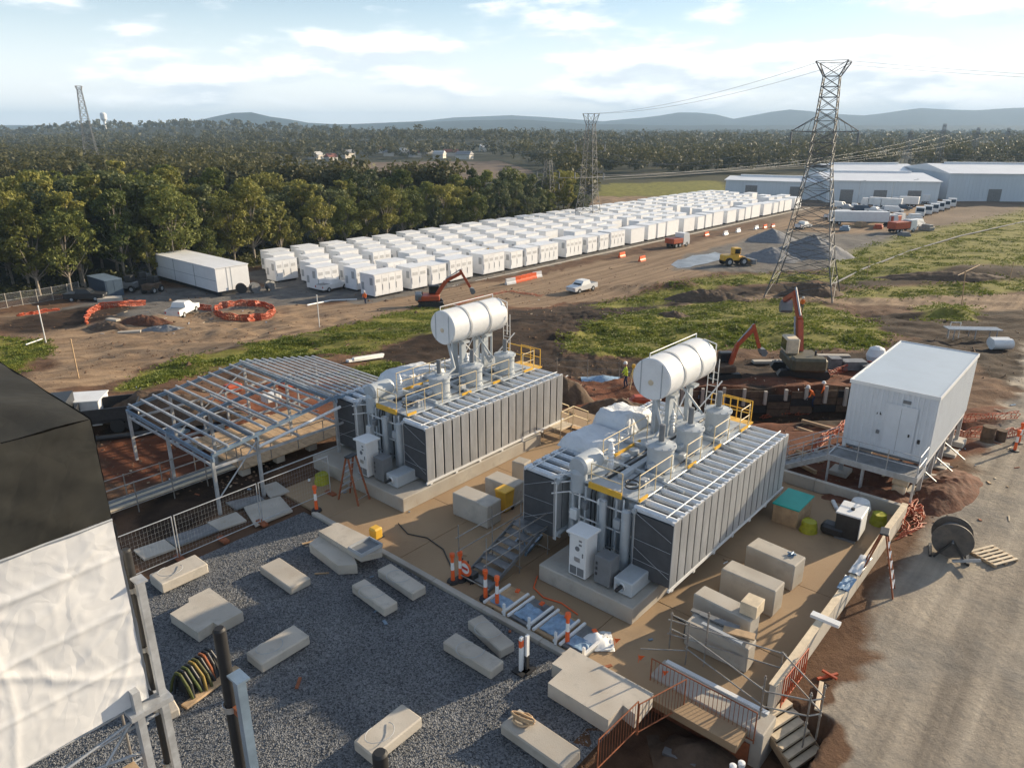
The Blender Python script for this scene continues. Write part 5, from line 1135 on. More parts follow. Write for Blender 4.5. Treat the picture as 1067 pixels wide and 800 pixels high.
barrier('mesh_barrier', W(664, 765, -.1), W(712, 738, -.1), 1.0, RUST, 'rusty bar barrier between the stepped slab and the ledge', 'barrier', 14)
barrier('mesh_barrier', site(15.25, -8.0, -.2), site(15.25, -4.9, -.2), 1.0, RUST, 'rusty bar barrier standing in front of the concrete ledge', 'barrier', 26)
barrier('slat_barrier', W(813, 737, .0), W(838, 703, .0), .95, ORED, 'orange slatted barrier on the near end of the road side wall', 'barrier', 9, .02, .02)
single('plank', MB().cham(-.6, .6, -.06, .06, 0, .06, .01), TIMBER_W, 'pale timber plank lying right of the pad corner', 'plank', G(853, 727) + Vector((0, 0, .06)), R(62))
single('timber_cross', MB().obox((0, 0, .06), (.7, .07, .06), .3).obox((.05, 0, .12), (.45, .07, .06), -.9), ORED, 'small orange timber cross on the ground right of the pad corner', 'timber', G(862, 706), 0)
pp = MB(); pp.grid(16, 12, lambda s, q: ((s - .5) * 2.4, (q - .5) * 1.6, .55 * max(0, 1 - 1.9 * math.hypot(s - .5, q - .5)) + .12 * mnoise.noise(Vector((s * 7, q * 7, 2)))))
single('spoil_heap', pp, DSOIL, 'black wet spoil in the sunken corner at the bottom edge', 'spoil', W(725, 790, -1.05), 0)
single('timber_offcut', MB().cham(-.45, .45, -.12, .12, 0, .1, .01), GALV_DK, 'grey timber offcut at the bottom edge of the gravel', 'timber', W(708, 790, -.9) , R(-30))

# ------------------------------------------------------------------ soil, nets and clutter round the switch room
def heap(name, px, py, rx, ry, h, mat, label, cat, rz=0, seed=0, cone=False):
    c = G(px, py); mb = MB()
    def fn(s, t):
        a = s * 2 * math.pi; r = t; k = 1 + .18 * mnoise.noise(Vector((math.cos(a) * 1.5, math.sin(a) * 1.5, seed)))
        x, y = math.cos(a) * r * rx * k, math.sin(a) * r * ry * k
        z = (1 - r) ** (.95 if cone else .8) * h * (1 if cone else (1 - .0 * r)) if cone else h * (1 - r * r) ** 1.2
        z += ((.10 if cone else .22) * h * mnoise.noise(Vector((x * 1.3, y * 1.3, seed + 2))) + (0 if cone else .12 * mnoise.noise(Vector((x * 3.7, y * 3.7, seed))))) * (1 - r) ** .4
        return (x, y, z - .08 * r)
    mb.grid(64, 22, lambda s, t: fn(s, 1 - t)); o = single(name, mb, mat, label, cat, c, rz); return o
heap('soil_heap', 985, 512, 1.3, 3.2, .55, SOIL, 'red brown soil heap along the road side of the switch room', 'soil', TH - R(90) - .1, 1)
heap('soil_heap', 905, 520, 2.6, 1.3, .4, SOIL, 'loose red soil under the stair landing', 'soil', 0, 2)
heap('soil_heap', 640, 435, 3.0, 1.2, 1.2, DSOIL, 'brown earth heap beyond the gap between the transformers', 'soil', 0, 4)
heap('soil_heap', 590, 418, 1.8, 1.3, 1.6, DSOIL, 'grey brown earth mound behind the end of the farther transformer', 'soil', 0, 5)
def net(name, pts, h, mat, label, cat='net', solid=False, seed=0, sag=.12, cell=.22, group=None):
    tr_ = .022
    if solid: solid, cell, tr_ = False, .20, .06
    """plastic barrier net: a strip of woven bands, or for far ones one continuous strip"""
    P = [Vector(p) for p in pts]; d = [0]
    for a, b in zip(P, P[1:]): d.append(d[-1] + (b - a).length)
    def at(s):
        s = s * d[-1]
        for i in range(len(P) - 1):
            if s <= d[i + 1] + 1e-6:
                f = (s - d[i]) / max(1e-6, d[i + 1] - d[i]); return P[i].lerp(P[i + 1], f)
        return P[-1]
    c = P[0].copy(); mb = MB()
    def fn(s, t):
        p = at(s) - c; w = mnoise.noise(Vector((s * d[-1] * .9, t * 2, seed))); x = sag * 1.2 * mnoise.noise(Vector((s * d[-1] * 1.3, t * 3, seed + 5)))
        return Vector((p.x + x, p.y + x * .6, p.z + t * h * (1 - sag + sag * w)))
    if solid: mb.grid(max(6, int(d[-1] / .5)), 4, fn)
    else:
        n = max(4, int(d[-1] / cell)); m = max(3, int(h / cell))
        for i in range(n + 1): mb.path([fn(i / n, j / 4) for j in range(5)], tr_, 3)
        for j in range(m + 1): mb.path([fn(i / n, j / m) for i in range(n + 1)], tr_, 3)
    o = mb.build(name, mat); o.location = c; tag(o, label, cat, group)
    return o
net('orange_net', [G(945, 558), G(938, 545), G(952, 528), G(962, 545)], .8, ORED, 'crumpled red orange net heaped at the corner of the road side wall', seed=1, sag=.6)
net('orange_net', [G(940, 560), G(955, 552), G(950, 535)], .5, ORED, 'low red net trailing behind the stepladder', seed=2, sag=.7)
net('orange_net', [G(985, 462), G(1010, 455), G(1040, 458), G(1067, 452), G(1100, 450)], .8, ORED, 'long red orange net behind the soil heap at the right edge', seed=3, sag=.35)
net('orange_net', [G(955, 445), G(1000, 440), G(1060, 436)], .7, ORED, 'farther faded orange net right of the switch room', seed=4, sag=.4)
for i, (px, py) in enumerate(((1057, 470), (1061, 462))):
    delineator(G(px, py), ['orange marker post leaning at the right edge below the nets', 'second orange marker post at the right edge below the nets'][i])
single('barrel_stack', MB().lathe([(0, 0), (.32, 0), (.32, 0), (.30, .25), (.33, .3), (.30, .6), (.32, .85), (.32, .85), (0, .85)], 16).lathe([(0, 0), (.25, 0), (.25, 0), (.25, .6), (.25, .6), (0, .6)], 14, (.75, .1, 0)), DSOIL, 'pair of dark rusty drums beside the red net', 'drum', G(1028, 460))
# pit with shoring posts, workers, nets and planks
pt = thing('shoring_wall', 'row of pale shoring posts with dark boards along the pit', 'shoring', (0, 0, 0), 0)
for px in (709, 730, 752, 773, 795, 816, 837, 857, 878):
    d = ray(px, 412); X = d.x / d.y * 47.9; zt = g(X, 48.3)
    MB().box(X - .10, X + .10, 47.32, 47.52, zt - .75 - .2 * (px % 3), zt + .05 + .06 * (px % 4)).build('post', PRECAST, pt)
for k in range(8):
    x0 = 11.5 + k * 1.62; zt = g(x0, 48.3)
    for j in range(3): MB().box(x0, x0 + 1.55, 47.54, 47.6, zt - 1.7 + j * .55, zt - 1.2 + j * .55).build('board', DSOIL if (k + j) % 3 else BLACKP, pt)
net('orange_net', [G(794, 436), G(815, 432), G(844, 431)], .5, ORED, 'red net lying along the near edge of the pit', seed=6, sag=.5)
net('orange_net', [G(846, 474), G(858, 462), G(872, 452), G(884, 446)], .8, ORED, 'red net strung beside the white switch room wall', seed=7, sag=.3)
net('orange_net', [G(862, 392), G(885, 386), G(905, 384), G(925, 388)], .8, ORED, 'red net behind the larger excavator', seed=8, sag=.35)
for i, (a, b, lab) in enumerate((((836, 438), (868, 447), 'timber beam nearest the pit workers'), ((832, 446), (862, 456), 'middle timber beam below the pit workers'), ((830, 470), (858, 480), 'timber beam beside the end of the radiator bank'), ((848, 470), (882, 446), 'white topped timber leaning along the red net'), ((822, 478), (850, 492), 'nearest timber beam beside the switch room stair'))):
    p, q = G(*a, .12), G(*b, .12); single('timber_beam', MB().bar(Vector((0, 0, 0)), q - p, .16, .16), [TIMBER, TIMBER, TIMBER, WHITE, TIMBER][i], lab, 'timber beam', p)
single('blue_pipe', MB().path([G(712, 412, .3), G(730, 414, .3), G(752, 419, .2)], .15, 8), BLUE_STEEL, 'blue pipe running into the pit behind the conservator', 'pipe')
mb = MB().grid(12, 10, lambda s, q: ((s - .5) * 3.2, (q - .5) * 2.0, .5 * max(0, 1 - 1.9 * math.hypot(s - .5, q - .5)) + .1 * mnoise.noise(Vector((s * 6, q * 6, 9)))))
single('blue_sheet_heap', mb, BLUE_TARP, 'blue white sheet heap beyond the gap between the transformers', 'sheet', G(628, 397))
single('white_sack', MB().lathe([(0, 0), (.7, .05), (.8, .5), (.6, 1.1), (.2, 1.3), (0, 1.3)], 12).lathe([(0, 0), (.6, .05), (.6, .5), (.3, .8), (0, .8)], 10, (1.1, -.3, 0)), WHITE, 'white bulk sack behind the left corner of the switch room', 'sack', G(912, 376))
single('pallet_stack', MB().box(-.9, .9, -.5, .5, 0, .7).box(.4, 2.2, -.9, -.2, 0, .5).box(-1.9, -1.0, -.3, .5, 0, .9), GALV_DK, 'grey stack of pallets behind the larger excavator', 'pallet stack', G(888, 384))
single('white_bale', MB().tube((-.9, 0, .5), (.9, 0, .5), .5, 14).tube((-.5, .9, .45), (1.2, .9, .45), .45, 14), WHITE, 'white wrapped bale lying beyond the switch room', 'bale', G(1042, 364))
rk = thing('pipe_rack', 'steel rack of silver pipes beyond the switch room', 'rack', G(1012, 352), R(-5))
for x in (-2, 0, 2):
    for y in (-.6, .6): MB().bar((x, y, -.1), (x, y, .9), .07, .07).build('leg', GALV, rk)
for i in range(8): MB().tube((-2.6, -.55 + i * .16, .95), (2.5, -.55 + i * .16, .95), .06, 6).build('pipe', ALU, rk)
fr = thing('tube_gate', 'bare white tube frame left of the pipe rack', 'frame', G(993, 352), 0)
for x in (-.5, .5): MB().tube((x, 0, -.05), (x, 0, 1.6), .035, 6).build('upright', WHITE, fr)
MB().tube((-.5, 0, 1.6), (.5, 0, 1.6), .035, 6).build('crossbar', WHITE, fr)

wfn = thing('wire_fence', 'thin wire fence across the slope behind the two transformers', 'fence', (0, 0, 0), 0)
fp_ = [G(x, y) for x, y in ((486, 386), (512, 388), (545, 390), (580, 392), (612, 394), (645, 396), (680, 398), (715, 400))]
for p in fp_: MB().tube(p, p + Vector((0, 0, 1.5)), .03, 5).build('post', SCAF, wfn)
for a, b in zip(fp_, fp_[1:]):
    for h in (.3, .8, 1.35): MB().tube(a + Vector((0, 0, h)), b + Vector((0, 0, h)), .010, 4).build('wire', SCAF, wfn)
for i, (px, py, rx, ry, h, m_, lab) in enumerate(((112, 342, 2.6, 1.2, .7, DSOIL, 'dark rubble heap left of the bent orange net'), (150, 336, 3.0, 1.2, .8, SOIL, 'brown rubble heap inside the bent orange net'), (172, 345, 3.2, 1.3, .6, AGG, 'grey rubble heap on the track below the white pickup'), (170, 432, 4.2, 1.5, 1.3, DSOIL, 'long earth bank above the black tipper'), (700, 330, 2.5, 1.2, .7, DSOIL, 'small dark heap on the edge of the middle grass'), (905, 398, 2.0, 1.0, .6, SOIL, 'red heap at the back left of the switch room'))):
    heap('soil_heap', px, py, rx, ry, h, m_, lab, 'soil', 0, 40 + i)
for i, (px, py, L, rz, mt, lab) in enumerate(((135, 347, 2.2, .3, PRECAST, 'pale kerb stone lying on the left hand track'), (118, 334, 1.6, -.4, PRECAST, 'pale broken slab in the rubble by the bent net'), (690, 402, 3.0, .1, TIMBER, 'timber plank lying on the slope left of the pit'), (720, 390, 2.5, -.2, GALV_DK, 'grey plank lying on the slope above the pit'), (800, 378, 2.6, .05, PRECAST, 'pale sheet lying between the two excavators'), (868, 372, 2.8, -.05, PRECAST, 'pale sheet lying behind the larger excavator'))):
    single('plank' if i > 1 else 'stone', MB().cham(-L / 2, L / 2, -.3, .3, 0, .22, .02), mt, lab, 'debris', G(px, py), rz)

# scraps and offcuts strewn about the works
def litter():
    rl = random.Random(31); mb = MB()
    for (x0, x1, y0, y1, n) in ((560, 960, 376, 500, 110), (930, 1060, 420, 560, 45), (120, 380, 400, 520, 70), (90, 300, 322, 350, 30), (440, 700, 285, 330, 40), (300, 820, 500, 720, 30)):
        for _ in range(n):
            p = G(rl.uniform(x0, x1), rl.uniform(y0, y1)); u, v = to_uv(p.x, p.y)
            if 14.6 < u < 31 and -26.2 < v < -5: p.z = .055
            elif u < 14.4 and v > -24 and u > 5: p.z = .04
            k = 1 + p.y / 90; L = rl.choice((.07, .12, .2, .4)) * k; w = rl.choice((.03, .05, .08)) * k
            mb.obox((p.x, p.y, p.z + .02), (L, w, .03), rl.uniform(0, 3.1), rl.uniform(-.1, .1), rl.uniform(-.1, .1), mi=rl.choice((0, 0, 1, 1, 2, 3, 4)))
    return mb.build('site_litter', [TIMBER_W, TIMBER, WHITE, RUST, BLUE_STEEL])
tag(litter(), 'offcuts and scraps strewn over the works', 'litter', None, 'stuff')
for i, (pts, m_, lab) in enumerate((([(560, 600), (556, 612), (566, 622), (585, 628), (602, 640)], ORANGE, 'thin orange cord lying in front of the nearer plinth'), ([(415, 545), (425, 556), (445, 560), (462, 572), (470, 590)], BLACKP, 'black hose lying on the pad left of the scaffold stairs'), ([(590, 470), (600, 478), (596, 486), (585, 487), (582, 480), (590, 474)], BLACKP, 'black hose coil on the far end of the left plinth'), ([(700, 640), (715, 650), (712, 664), (730, 676)], BLACKP, 'black cable trailing behind the scaffold posts'))):
    single('hose', MB().path([W(x, y, .08) for x, y in pts], .025, 5), m_, lab, 'hose')

# ------------------------------------------------------------------ plant and vehicles
def wheel(t, x, y, r, w, name='wheel', z=None):
    z = r if z is None else z
    o = MB().lathe([(0, y - w / 2), (r * .55, y - w / 2), (r * .55, y - w / 2), (r * .93, y - w / 2), (r, y - w * .3), (r, y + w * .3), (r * .93, y + w / 2), (r * .55, y + w / 2), (r * .55, y + w / 2), (0, y + w / 2)], 18, (x, 0, z), 'y').build(name, TYRE, t)
    s = 1 if y > 0 else -1; MB().lathe([(0, y + s * w * .52), (r * .5, y + s * w * .52), (r * .5, y + s * w * .52), (r * .5, y + s * w * .4)], 12, (x, 0, z), 'y').build('rim', LGREY, o); return o
def excavator(loc, rz, label, house_rot=0.0, boom=(65, -75, -60), mat=ORED, s=1.0, tint=None, body=None):
    t = thing('excavator', label, 'excavator', loc, rz); t.scale = (s, s, s)
    for y in (-1.05, 1.05):
        prof = [(-1.9, .45), (-1.65, .12), (1.65, .12), (1.9, .45), (1.7, .82), (-1.7, .82)]; mb = MB(); n = len(prof)
        vs = [(x, y - .27, z) for x, z in prof] + [(x, y + .27, z) for x, z in prof]
        mb.add(vs, [tuple(range(n)), tuple(range(2 * n - 1, n - 1, -1))] + [(i, i + n, (i + 1) % n + n, (i + 1) % n) for i in range(n)])
        for k in range(12): x = -1.55 + k * .28; mb.box(x, x + .12, y - .30, y + .30, .82, .86); mb.box(x, x + .12, y - .30, y + .30, .07, .12)
        mb.build('track', BLACKP, t)
    MB().box(-.8, .8, -.8, .8, .45, .95).build('undercarriage', GREY, t)
    M4 = Matrix.Rotation(house_rot, 4, 'Z')
    def rp(mb): mb.v = [tuple(M4 @ Vector(v)) for v in mb.v]; return mb
    rp(MB().cham(-1.9, 1.3, -1.25, 1.25, 1.0, 1.75, .12)).build('house', body or mat, t)
    cw = rp(MB().cham(-2.25, -1.2, -1.25, 1.25, 1.02, 2.05, .18)).build('counterweight', body or GREY, t)
    cab = rp(MB().cham(-.2, 1.35, .25, 1.22, 1.76, 2.95, .10)).build('cab', mat if tint is None else tint, t)
    rp(MB().box(1.352, 1.36, .33, 1.14, 1.9, 2.8).box(-.1, 1.2, 1.222, 1.23, 2.0, 2.8).box(-.1, 1.2, .24, .248, 2.0, 2.8)).build('window', GLASS, cab)
    rp(MB().tube((-1.2, -.6, 1.75), (-1.2, -.6, 2.35), .08, 8)).build('exhaust', BLACKP, t)
    a = R(boom[0]); p0 = Vector((.9, -.15, 1.7)); k1 = p0 + Vector((math.cos(a), 0, math.sin(a))) * 2.4; a1 = a + R(-28); k2 = k1 + Vector((math.cos(a1), 0, math.sin(a1))) * 2.6
    a2 = R(boom[0] + boom[1]) - R(28); k3 = k2 + Vector((math.cos(a2), 0, math.sin(a2))) * 2.5
    rp(MB().bar(p0, k1, .38, .55).bar(k1, k2, .34, .45)).build('boom', mat, t); rp(MB().bar(k2 - (k3 - k2) * .18, k3, .28, .36)).build('stick', mat, t)
    rp(MB().tube(p0 + Vector((.3, .3, .1)), k1 + Vector((.3, .3, .2)), .08, 8).tube(k1 + Vector((0, 0, .35)), k2 + Vector((-.1, 0, .5)), .08, 8)).build('hydraulic_ram', LGREY, t)
    bu = MB(); prof = [(0, 0), (.5, -.1), (.75, -.6), (.45, -.95), (.1, -.9), (-.1, -.35)]; aa = R(boom[2]); n = len(prof)
    vs = []
    for y in (-.6, .3):
        for x, z in prof: vs.append(k3 + Vector((x * math.cos(aa) - z * math.sin(aa), y, x * math.sin(aa) + z * math.cos(aa))))
    bu.add(vs, [tuple(range(n)), tuple(range(2 * n - 1, n - 1, -1))] + [(i, i + n, (i + 1) % n + n, (i + 1) % n) for i in range(n)])
    rp(bu).build('bucket', GREY, t); return t
excavator(G(832, 392), R(-6), 'orange excavator with raised boom and dark tracks right of the pit', R(92), (66, -62, -40), s=1.02, tint=TIMBER_W, body=M('dark_olive_paint', (.085, .075, .045), .6, var=.3))
excavator(G(751, 394), R(12), 'orange excavator with arched boom behind the conservator', R(-8), (76, -118, 10), s=.66, tint=BLACKP, body=DSOIL)
excavator(G(449, 319), R(8), 'small orange excavator parked in front of the battery containers', R(0), (55, -88, 0), s=.92, tint=BLACKP)
ld = thing('wheel_loader', 'yellow wheel loader beside the puddle', 'loader', G(765, 276), R(15))
MB().cham(-2.6, .4, -.9, .9, .9, 1.9, .12).build('engine_body', YEL, ld); MB().cham(.3, 1.7, -.75, .75, .8, 1.5, .08).build('front_frame', YEL, ld)
c = MB().cham(-.6, .7, -.7, .7, 1.9, 3.1, .1).build('cab', YEL, ld); MB().box(-.5, .6, -.71, .71, 2.1, 2.9).build('window', GLASS, c)
for y in (-.55, .55): MB().bar((1.0, y, 1.5), (3.0, y, .7), .16, .3).build('lift_arm', YEL, ld)
MB().cham(2.8, 3.7, -1.3, 1.3, .1, 1.0, .1).build('bucket', GREY, ld)
for x in (-1.7, 1.2):
    for y in (-1.0, 1.0): wheel(ld, x, y, .75, .5)
def heading(a, b):
    p, q = G(*a), G(*b); return (p + q) / 2, math.atan2(q.y - p.y, q.x - p.x)
def profile(mb, prof, w, w_top=None, zt=None):
    n = len(prof); vs = []
    for s in (-1, 1):
        for x, z in prof:
            ww = w if zt is None or z < zt else w_top
            vs.append((x, s * ww / 2, z))
    return mb.add(vs, [tuple(range(n)), tuple(range(2 * n - 1, n - 1, -1))] + [(i, i + n, (i + 1) % n + n, (i + 1) % n) for i in range(n)])
def pickup(loc, rz, label, group='white utility vehicles', van=False, paint=None):
    t = thing('van' if van else 'pickup_truck', label, 'van' if van else 'pickup', loc, rz, group); pt_ = paint or WHITE
    if van:
        b = profile(MB(), [(-2.6, .35), (2.5, .35), (2.55, .95), (1.75, 1.15), (1.1, 1.95), (-2.5, 2.0), (-2.62, 1.0)], 1.9, 1.65, 1.5).build('body', pt_, t)
        MB().add([(1.72, -.72, 1.2), (1.72, .72, 1.2), (1.16, .68, 1.88), (1.16, -.68, 1.88)], [(0, 1, 2, 3)]).build('windscreen', GLASS, b)
    else:
        b = profile(MB(), [(-2.6, .45), (2.5, .4), (2.58, .95), (1.2, 1.12), (.5, 1.72), (-.85, 1.74), (-1.0, 1.15), (-2.6, 1.15)], 1.85, 1.5, 1.5).build('body', pt_, t)
        gl = MB().add([(1.16, -.72, 1.16), (1.16, .72, 1.16), (.56, .66, 1.66), (.56, -.66, 1.66)], [(0, 1, 2, 3)])
        gl.build('windscreen', GLASS, b)
        for s in (-1, 1): MB().add([(-.8, s * .88, 1.2), (.95, s * .88, 1.2), (.5, s * .77, 1.62), (-.75, s * .77, 1.64)], [(0, 1, 2, 3)] if s < 0 else [(3, 2, 1, 0)]).build('side_window', GLASS, b)
        MB().box(-2.55, -1.1, -.8, .8, 1.151, 1.17).build('tray', GREY, b)
    for x in (-1.55, 1.55):
        for y in (-.85, .85): wheel(t, x, y, .38, .24)
    for y in (-.65, .65): MB().box(2.54, 2.60, y - .18, y + .18, .72, .88).build('headlight', ALU, b)
    for y in (-.8, .8): MB().box(-2.64, -2.60, y - .08, y + .08, .75, 1.0).build('tail_light', RED_P, b)
    return t
p_, r_ = heading((596, 306), (616, 301)); pickup(p_, r_ + math.pi, 'white pickup crossing the red dirt yard')
p_, r_ = heading((183, 330), (199, 326)); pickup(p_, r_, 'white pickup parked left of the orange ring net')
p_, r_ = heading((338, 304), (356, 300)); pickup(p_, r_, 'white pickup in the shade at the near end of the battery rows')
p_, r_ = heading((830, 239), (843, 237)); pickup(p_, r_, 'white pickup behind the grey stockpiles')
def truck(loc, rz, label, body_mat=WHITE, long=6.0, h=2.4, group='parked trucks of the depot', flat=False):
    t = thing('truck', label, 'truck', loc, rz, group)
    MB().box(-long, 1.9, -.45, .45, .6, .85).build('chassis', BLACKP, t)
    cab = profile(MB(), [(.2, .5), (2.2, .5), (2.25, 1.5), (2.0, 2.75), (.2, 2.8)], 2.3).build('cab', WHITE, t)
    MB().add([(2.262, -.95, 1.55), (2.262, .95, 1.55), (2.06, .95, 2.5), (2.06, -.95, 2.5)], [(0, 1, 2, 3)]).build('windscreen', GLASS, cab)
    if flat: MB().cham(-long, 0, -1.2, 1.2, .9, 1.15, .03).build('flat_tray', GREY, t)
    else: MB().cham(-long, 0, -1.2, 1.2, .9, .9 + h, .05).build('load_body', body_mat, t)
    for x in (1.3, -long + 1.0, -long + 2.2):
        for y in (-1.0, 1.0): wheel(t, x, y, .5, .3)
    return t
p_, r_ = heading((872, 236), (925, 238)); truck(p_ + Vector((8, 4, 0)), r_ + .1, 'long white box truck behind the near pylon', WHITE, 14, 2.5)
p_, r_ = heading((930, 243), (956, 240)); truck(p_, r_, 'truck with an orange red tipping body in the depot', ORED, 5.0, 1.6)
p_, r_ = heading((935, 238), (948, 236)); truck(p_ + Vector((1, 6, 0)), r_, 'second truck with an orange red body in the depot', ORED, 4.5, 1.5)
for i, (px, py) in enumerate(((905, 216), (918, 217), (936, 215), (948, 212))): truck(G(px, py), R(-35) + math.pi, 'white truck, ' + ORD[i + 1] + ' from the left in the back line of the depot', WHITE, 5.5, 2.2)
for i, (px, py) in enumerate(((958, 226), (966, 224), (973, 222), (979, 220), (985, 218), (991, 216))): truck(G(px, py), R(-120), 'pale truck cab, ' + ORD[i + 1] + ' from the left in the slanting depot row', LGREY, 4.0, 1.0, flat=True)
p_, r_ = heading((948, 238), (962, 235)); pickup(p_, r_, 'white van at the right end of the depot trucks', van=True)
for i, (px, py) in enumerate(((880, 226), (868, 228))): pickup(G(px, py), R(20 * i), ['white van left of the depot lamp posts', 'white pickup under the near pylon at the depot'][i], van=(i == 0))

for i, (px, py) in enumerate(((874, 217), (882, 219), (890, 218), (899, 221), (911, 222), (922, 221), (931, 222), (940, 219))):
    pickup(G(px, py), R(-50 + 13 * (i % 4)), ORD[i + 1] + ' parked vehicle from the left between the depot trucks and the grey warehouse', 'depot vehicles', van=i % 3 == 0, paint=[WHITE, LGREY, WHITE, SKIP_BLUE][i % 4])
for i, (px, py, w_, h_, m_) in enumerate(((905, 232, 3.2, 1.6, LGREY), (897, 236, 2.6, 1.2, TIMBER), (915, 238, 3.0, 1.0, ORED), (942, 246, 2.4, .9, GREY), (965, 240, 2.8, 1.4, GALV_DK), (880, 240, 2.2, 1.1, BLUE_STEEL), (952, 230, 3.4, 1.8, WHITE))):
    single('material_stack', MB().cham(-w_ / 2, w_ / 2, -1.0, 1.0, 0, h_ * .6, .03).cham(-w_ / 2 + .3, w_ / 2 - .5, -.8, .8, h_ * .6 + .002, h_, .03), m_, ['light grey', 'brown timber', 'orange red', 'dark grey', 'dull silver', 'blue steel', 'white'][i] + ' stack of materials among the depot trucks', 'material stack', G(px, py), R(30 * i), 'material stacks in the depot')
# ------------------------------------------------------------------ people
def skin_body(name, joints, edges, mats_by_z):
    me = bpy.data.meshes.new(name); me.from_pydata([j[:3] for j in joints], edges, []); o = bpy.data.objects.new(name, me); COL.objects.link(o)
    md = o.modifiers.new('skin', 'SKIN'); sb = o.modifiers.new('sub', 'SUBSURF'); sb.levels = 1; sb.render_levels = 1
    for i, j in enumerate(joints): me.skin_vertices[0].data[i].radius = (j[3], j[3] * j[4] if len(j) > 4 else j[3])
    me.skin_vertices[0].data[0].use_root = True
    dg = bpy.context.evaluated_depsgraph_get(); nm = bpy.data.meshes.new_from_object(o.evaluated_get(dg)); bpy.data.objects.remove(o); bpy.data.meshes.remove(me)
    nm.name = name
    for m in mats_by_z[0]: nm.materials.append(m)
    for p in nm.polygons: p.material_index = mats_by_z[1](p.center); p.use_smooth = True
    return nm
def person_mesh(bend, top, arm):
    hx = math.sin(bend) * .55; sz_ = .95 + math.cos(bend) * .50; nx, nz = math.sin(bend) * .62, .95 + math.cos(bend) * .58; hdx, hdz = nx + math.sin(bend) * .16 + .03, nz + .18 * math.cos(bend) + .02
    J = [(0, 0, .95, .15), (hx * .5, 0, .95 + (sz_ - .95) * .5, .15), (hx, 0, sz_, .15), (nx, 0, nz, .06), (hdx, 0, hdz, .095), (hdx + .02 * math.sin(bend), 0, hdz + .1, .07)]
    E = [(0, 1), (1, 2), (2, 3), (3, 4), (4, 5)]
    for s in (-1, 1):
        b = len(J); fx = .10 * s
        J += [(0, s * .1, .88, .095), (.05 + fx, s * .12, .48, .068), (fx - .03, s * .13, .09, .05), (fx + .13, s * .14, .05, .045)]; E += [(0, b), (b, b + 1), (b + 1, b + 2), (b + 2, b + 3)]
        b = len(J); J += [(hx, s * .20, sz_ - .02, .062), (hx + arm * .12 + .03, s * .27, sz_ - .30, .048), (hx + arm * .40, s * .24, sz_ - .50, .036), (hx + arm * .48, s * .22, sz_ - .58, .034)]; E += [(2, b), (b, b + 1), (b + 1, b + 2), (b + 2, b + 3)]
    def pick(c):
        if (c - Vector((hdx, 0, hdz))).length < .2 and c.z > nz - .02: return 2
        if c.z < .12: return 3
        if c.z < .92: return 1
        if (Vector((c.x, 0, c.z)) - Vector((hx + arm * .45, 0, sz_ - .55))).length < .12 and abs(c.y) > .17: return 2
        return 0
    return skin_body('body', J, E, ([top, NAVY, SKIN, BLACK], pick)), (hdx, hdz)
def person(loc, rz, label, mesh, hat=WHITE, group=None):
    me, (hx, hz_) = mesh; t = thing('person', label, 'person', loc, rz, group); part('body', me, t)
    MB().lathe([(.155, hz_ + .05), (.155, hz_ + .05), (.125, hz_ + .07), (.12, hz_ + .13), (.08, hz_ + .19), (0, hz_ + .205)], 16, (hx, 0, 0)).build('hard_hat', hat, t); return t
pm_or = person_mesh(.15, HIVIS, .5); pm_bend = person_mesh(.8, HIVIS, 1.0); pm_yel = person_mesh(.1, HIVIS_Y, .6)
person(G(846, 424), R(200), 'worker in an orange hi-vis shirt bending in the pit', pm_bend)
person(G(857, 424), R(150), 'worker in an orange hi-vis shirt standing in the pit', pm_or)
person(G(835, 324), R(250), 'person in an orange shirt walking under the near pylon', pm_or)
person(G(381, 317), R(250), 'person in orange by the track near the small excavator', pm_or)
for i, (px, py) in enumerate(((764, 797), (773, 794))):
    single('pipe_stub', MB().lathe([(.07, 0), (.07, .9), (.07, .9), (.09, .9), (.09, .9), (.09, 1.0), (.09, 1.0), (0, 1.02)], 12), WHITE if i == 0 else WHITE, ['left', 'right'][i] + ' of two white capped pipe stubs in the sunken corner', 'pipe', W(px, py, 0) + Vector((0, 0, -1.0)))
person(G(652, 404), R(180), 'surveyor in a yellow green vest beyond the two transformers', pm_yel)
tp = thing('survey_tripod', 'survey tripod with yellow head beyond the two transformers', 'tripod', G(659, 404), 0)
for a in (0, 2.1, 4.2): MB().bar((.5 * math.cos(a), .5 * math.sin(a), 0), (0, 0, 1.45), .04, .04).build('leg', YRAIL, tp)
MB().cham(-.1, .1, -.1, .1, 1.45, 1.72, .03).build('instrument', YEL, tp)
single('red_compactor', MB().cham(-.6, .6, -.4, .4, .15, .75, .15).tube((-.5, -.45, .25), (-.5, .45, .25), .25, 12).tube((.5, -.45, .25), (.5, .45, .25), .25, 12), ORED, 'small red roller beyond the gap between the transformers', 'roller', G(668, 424))

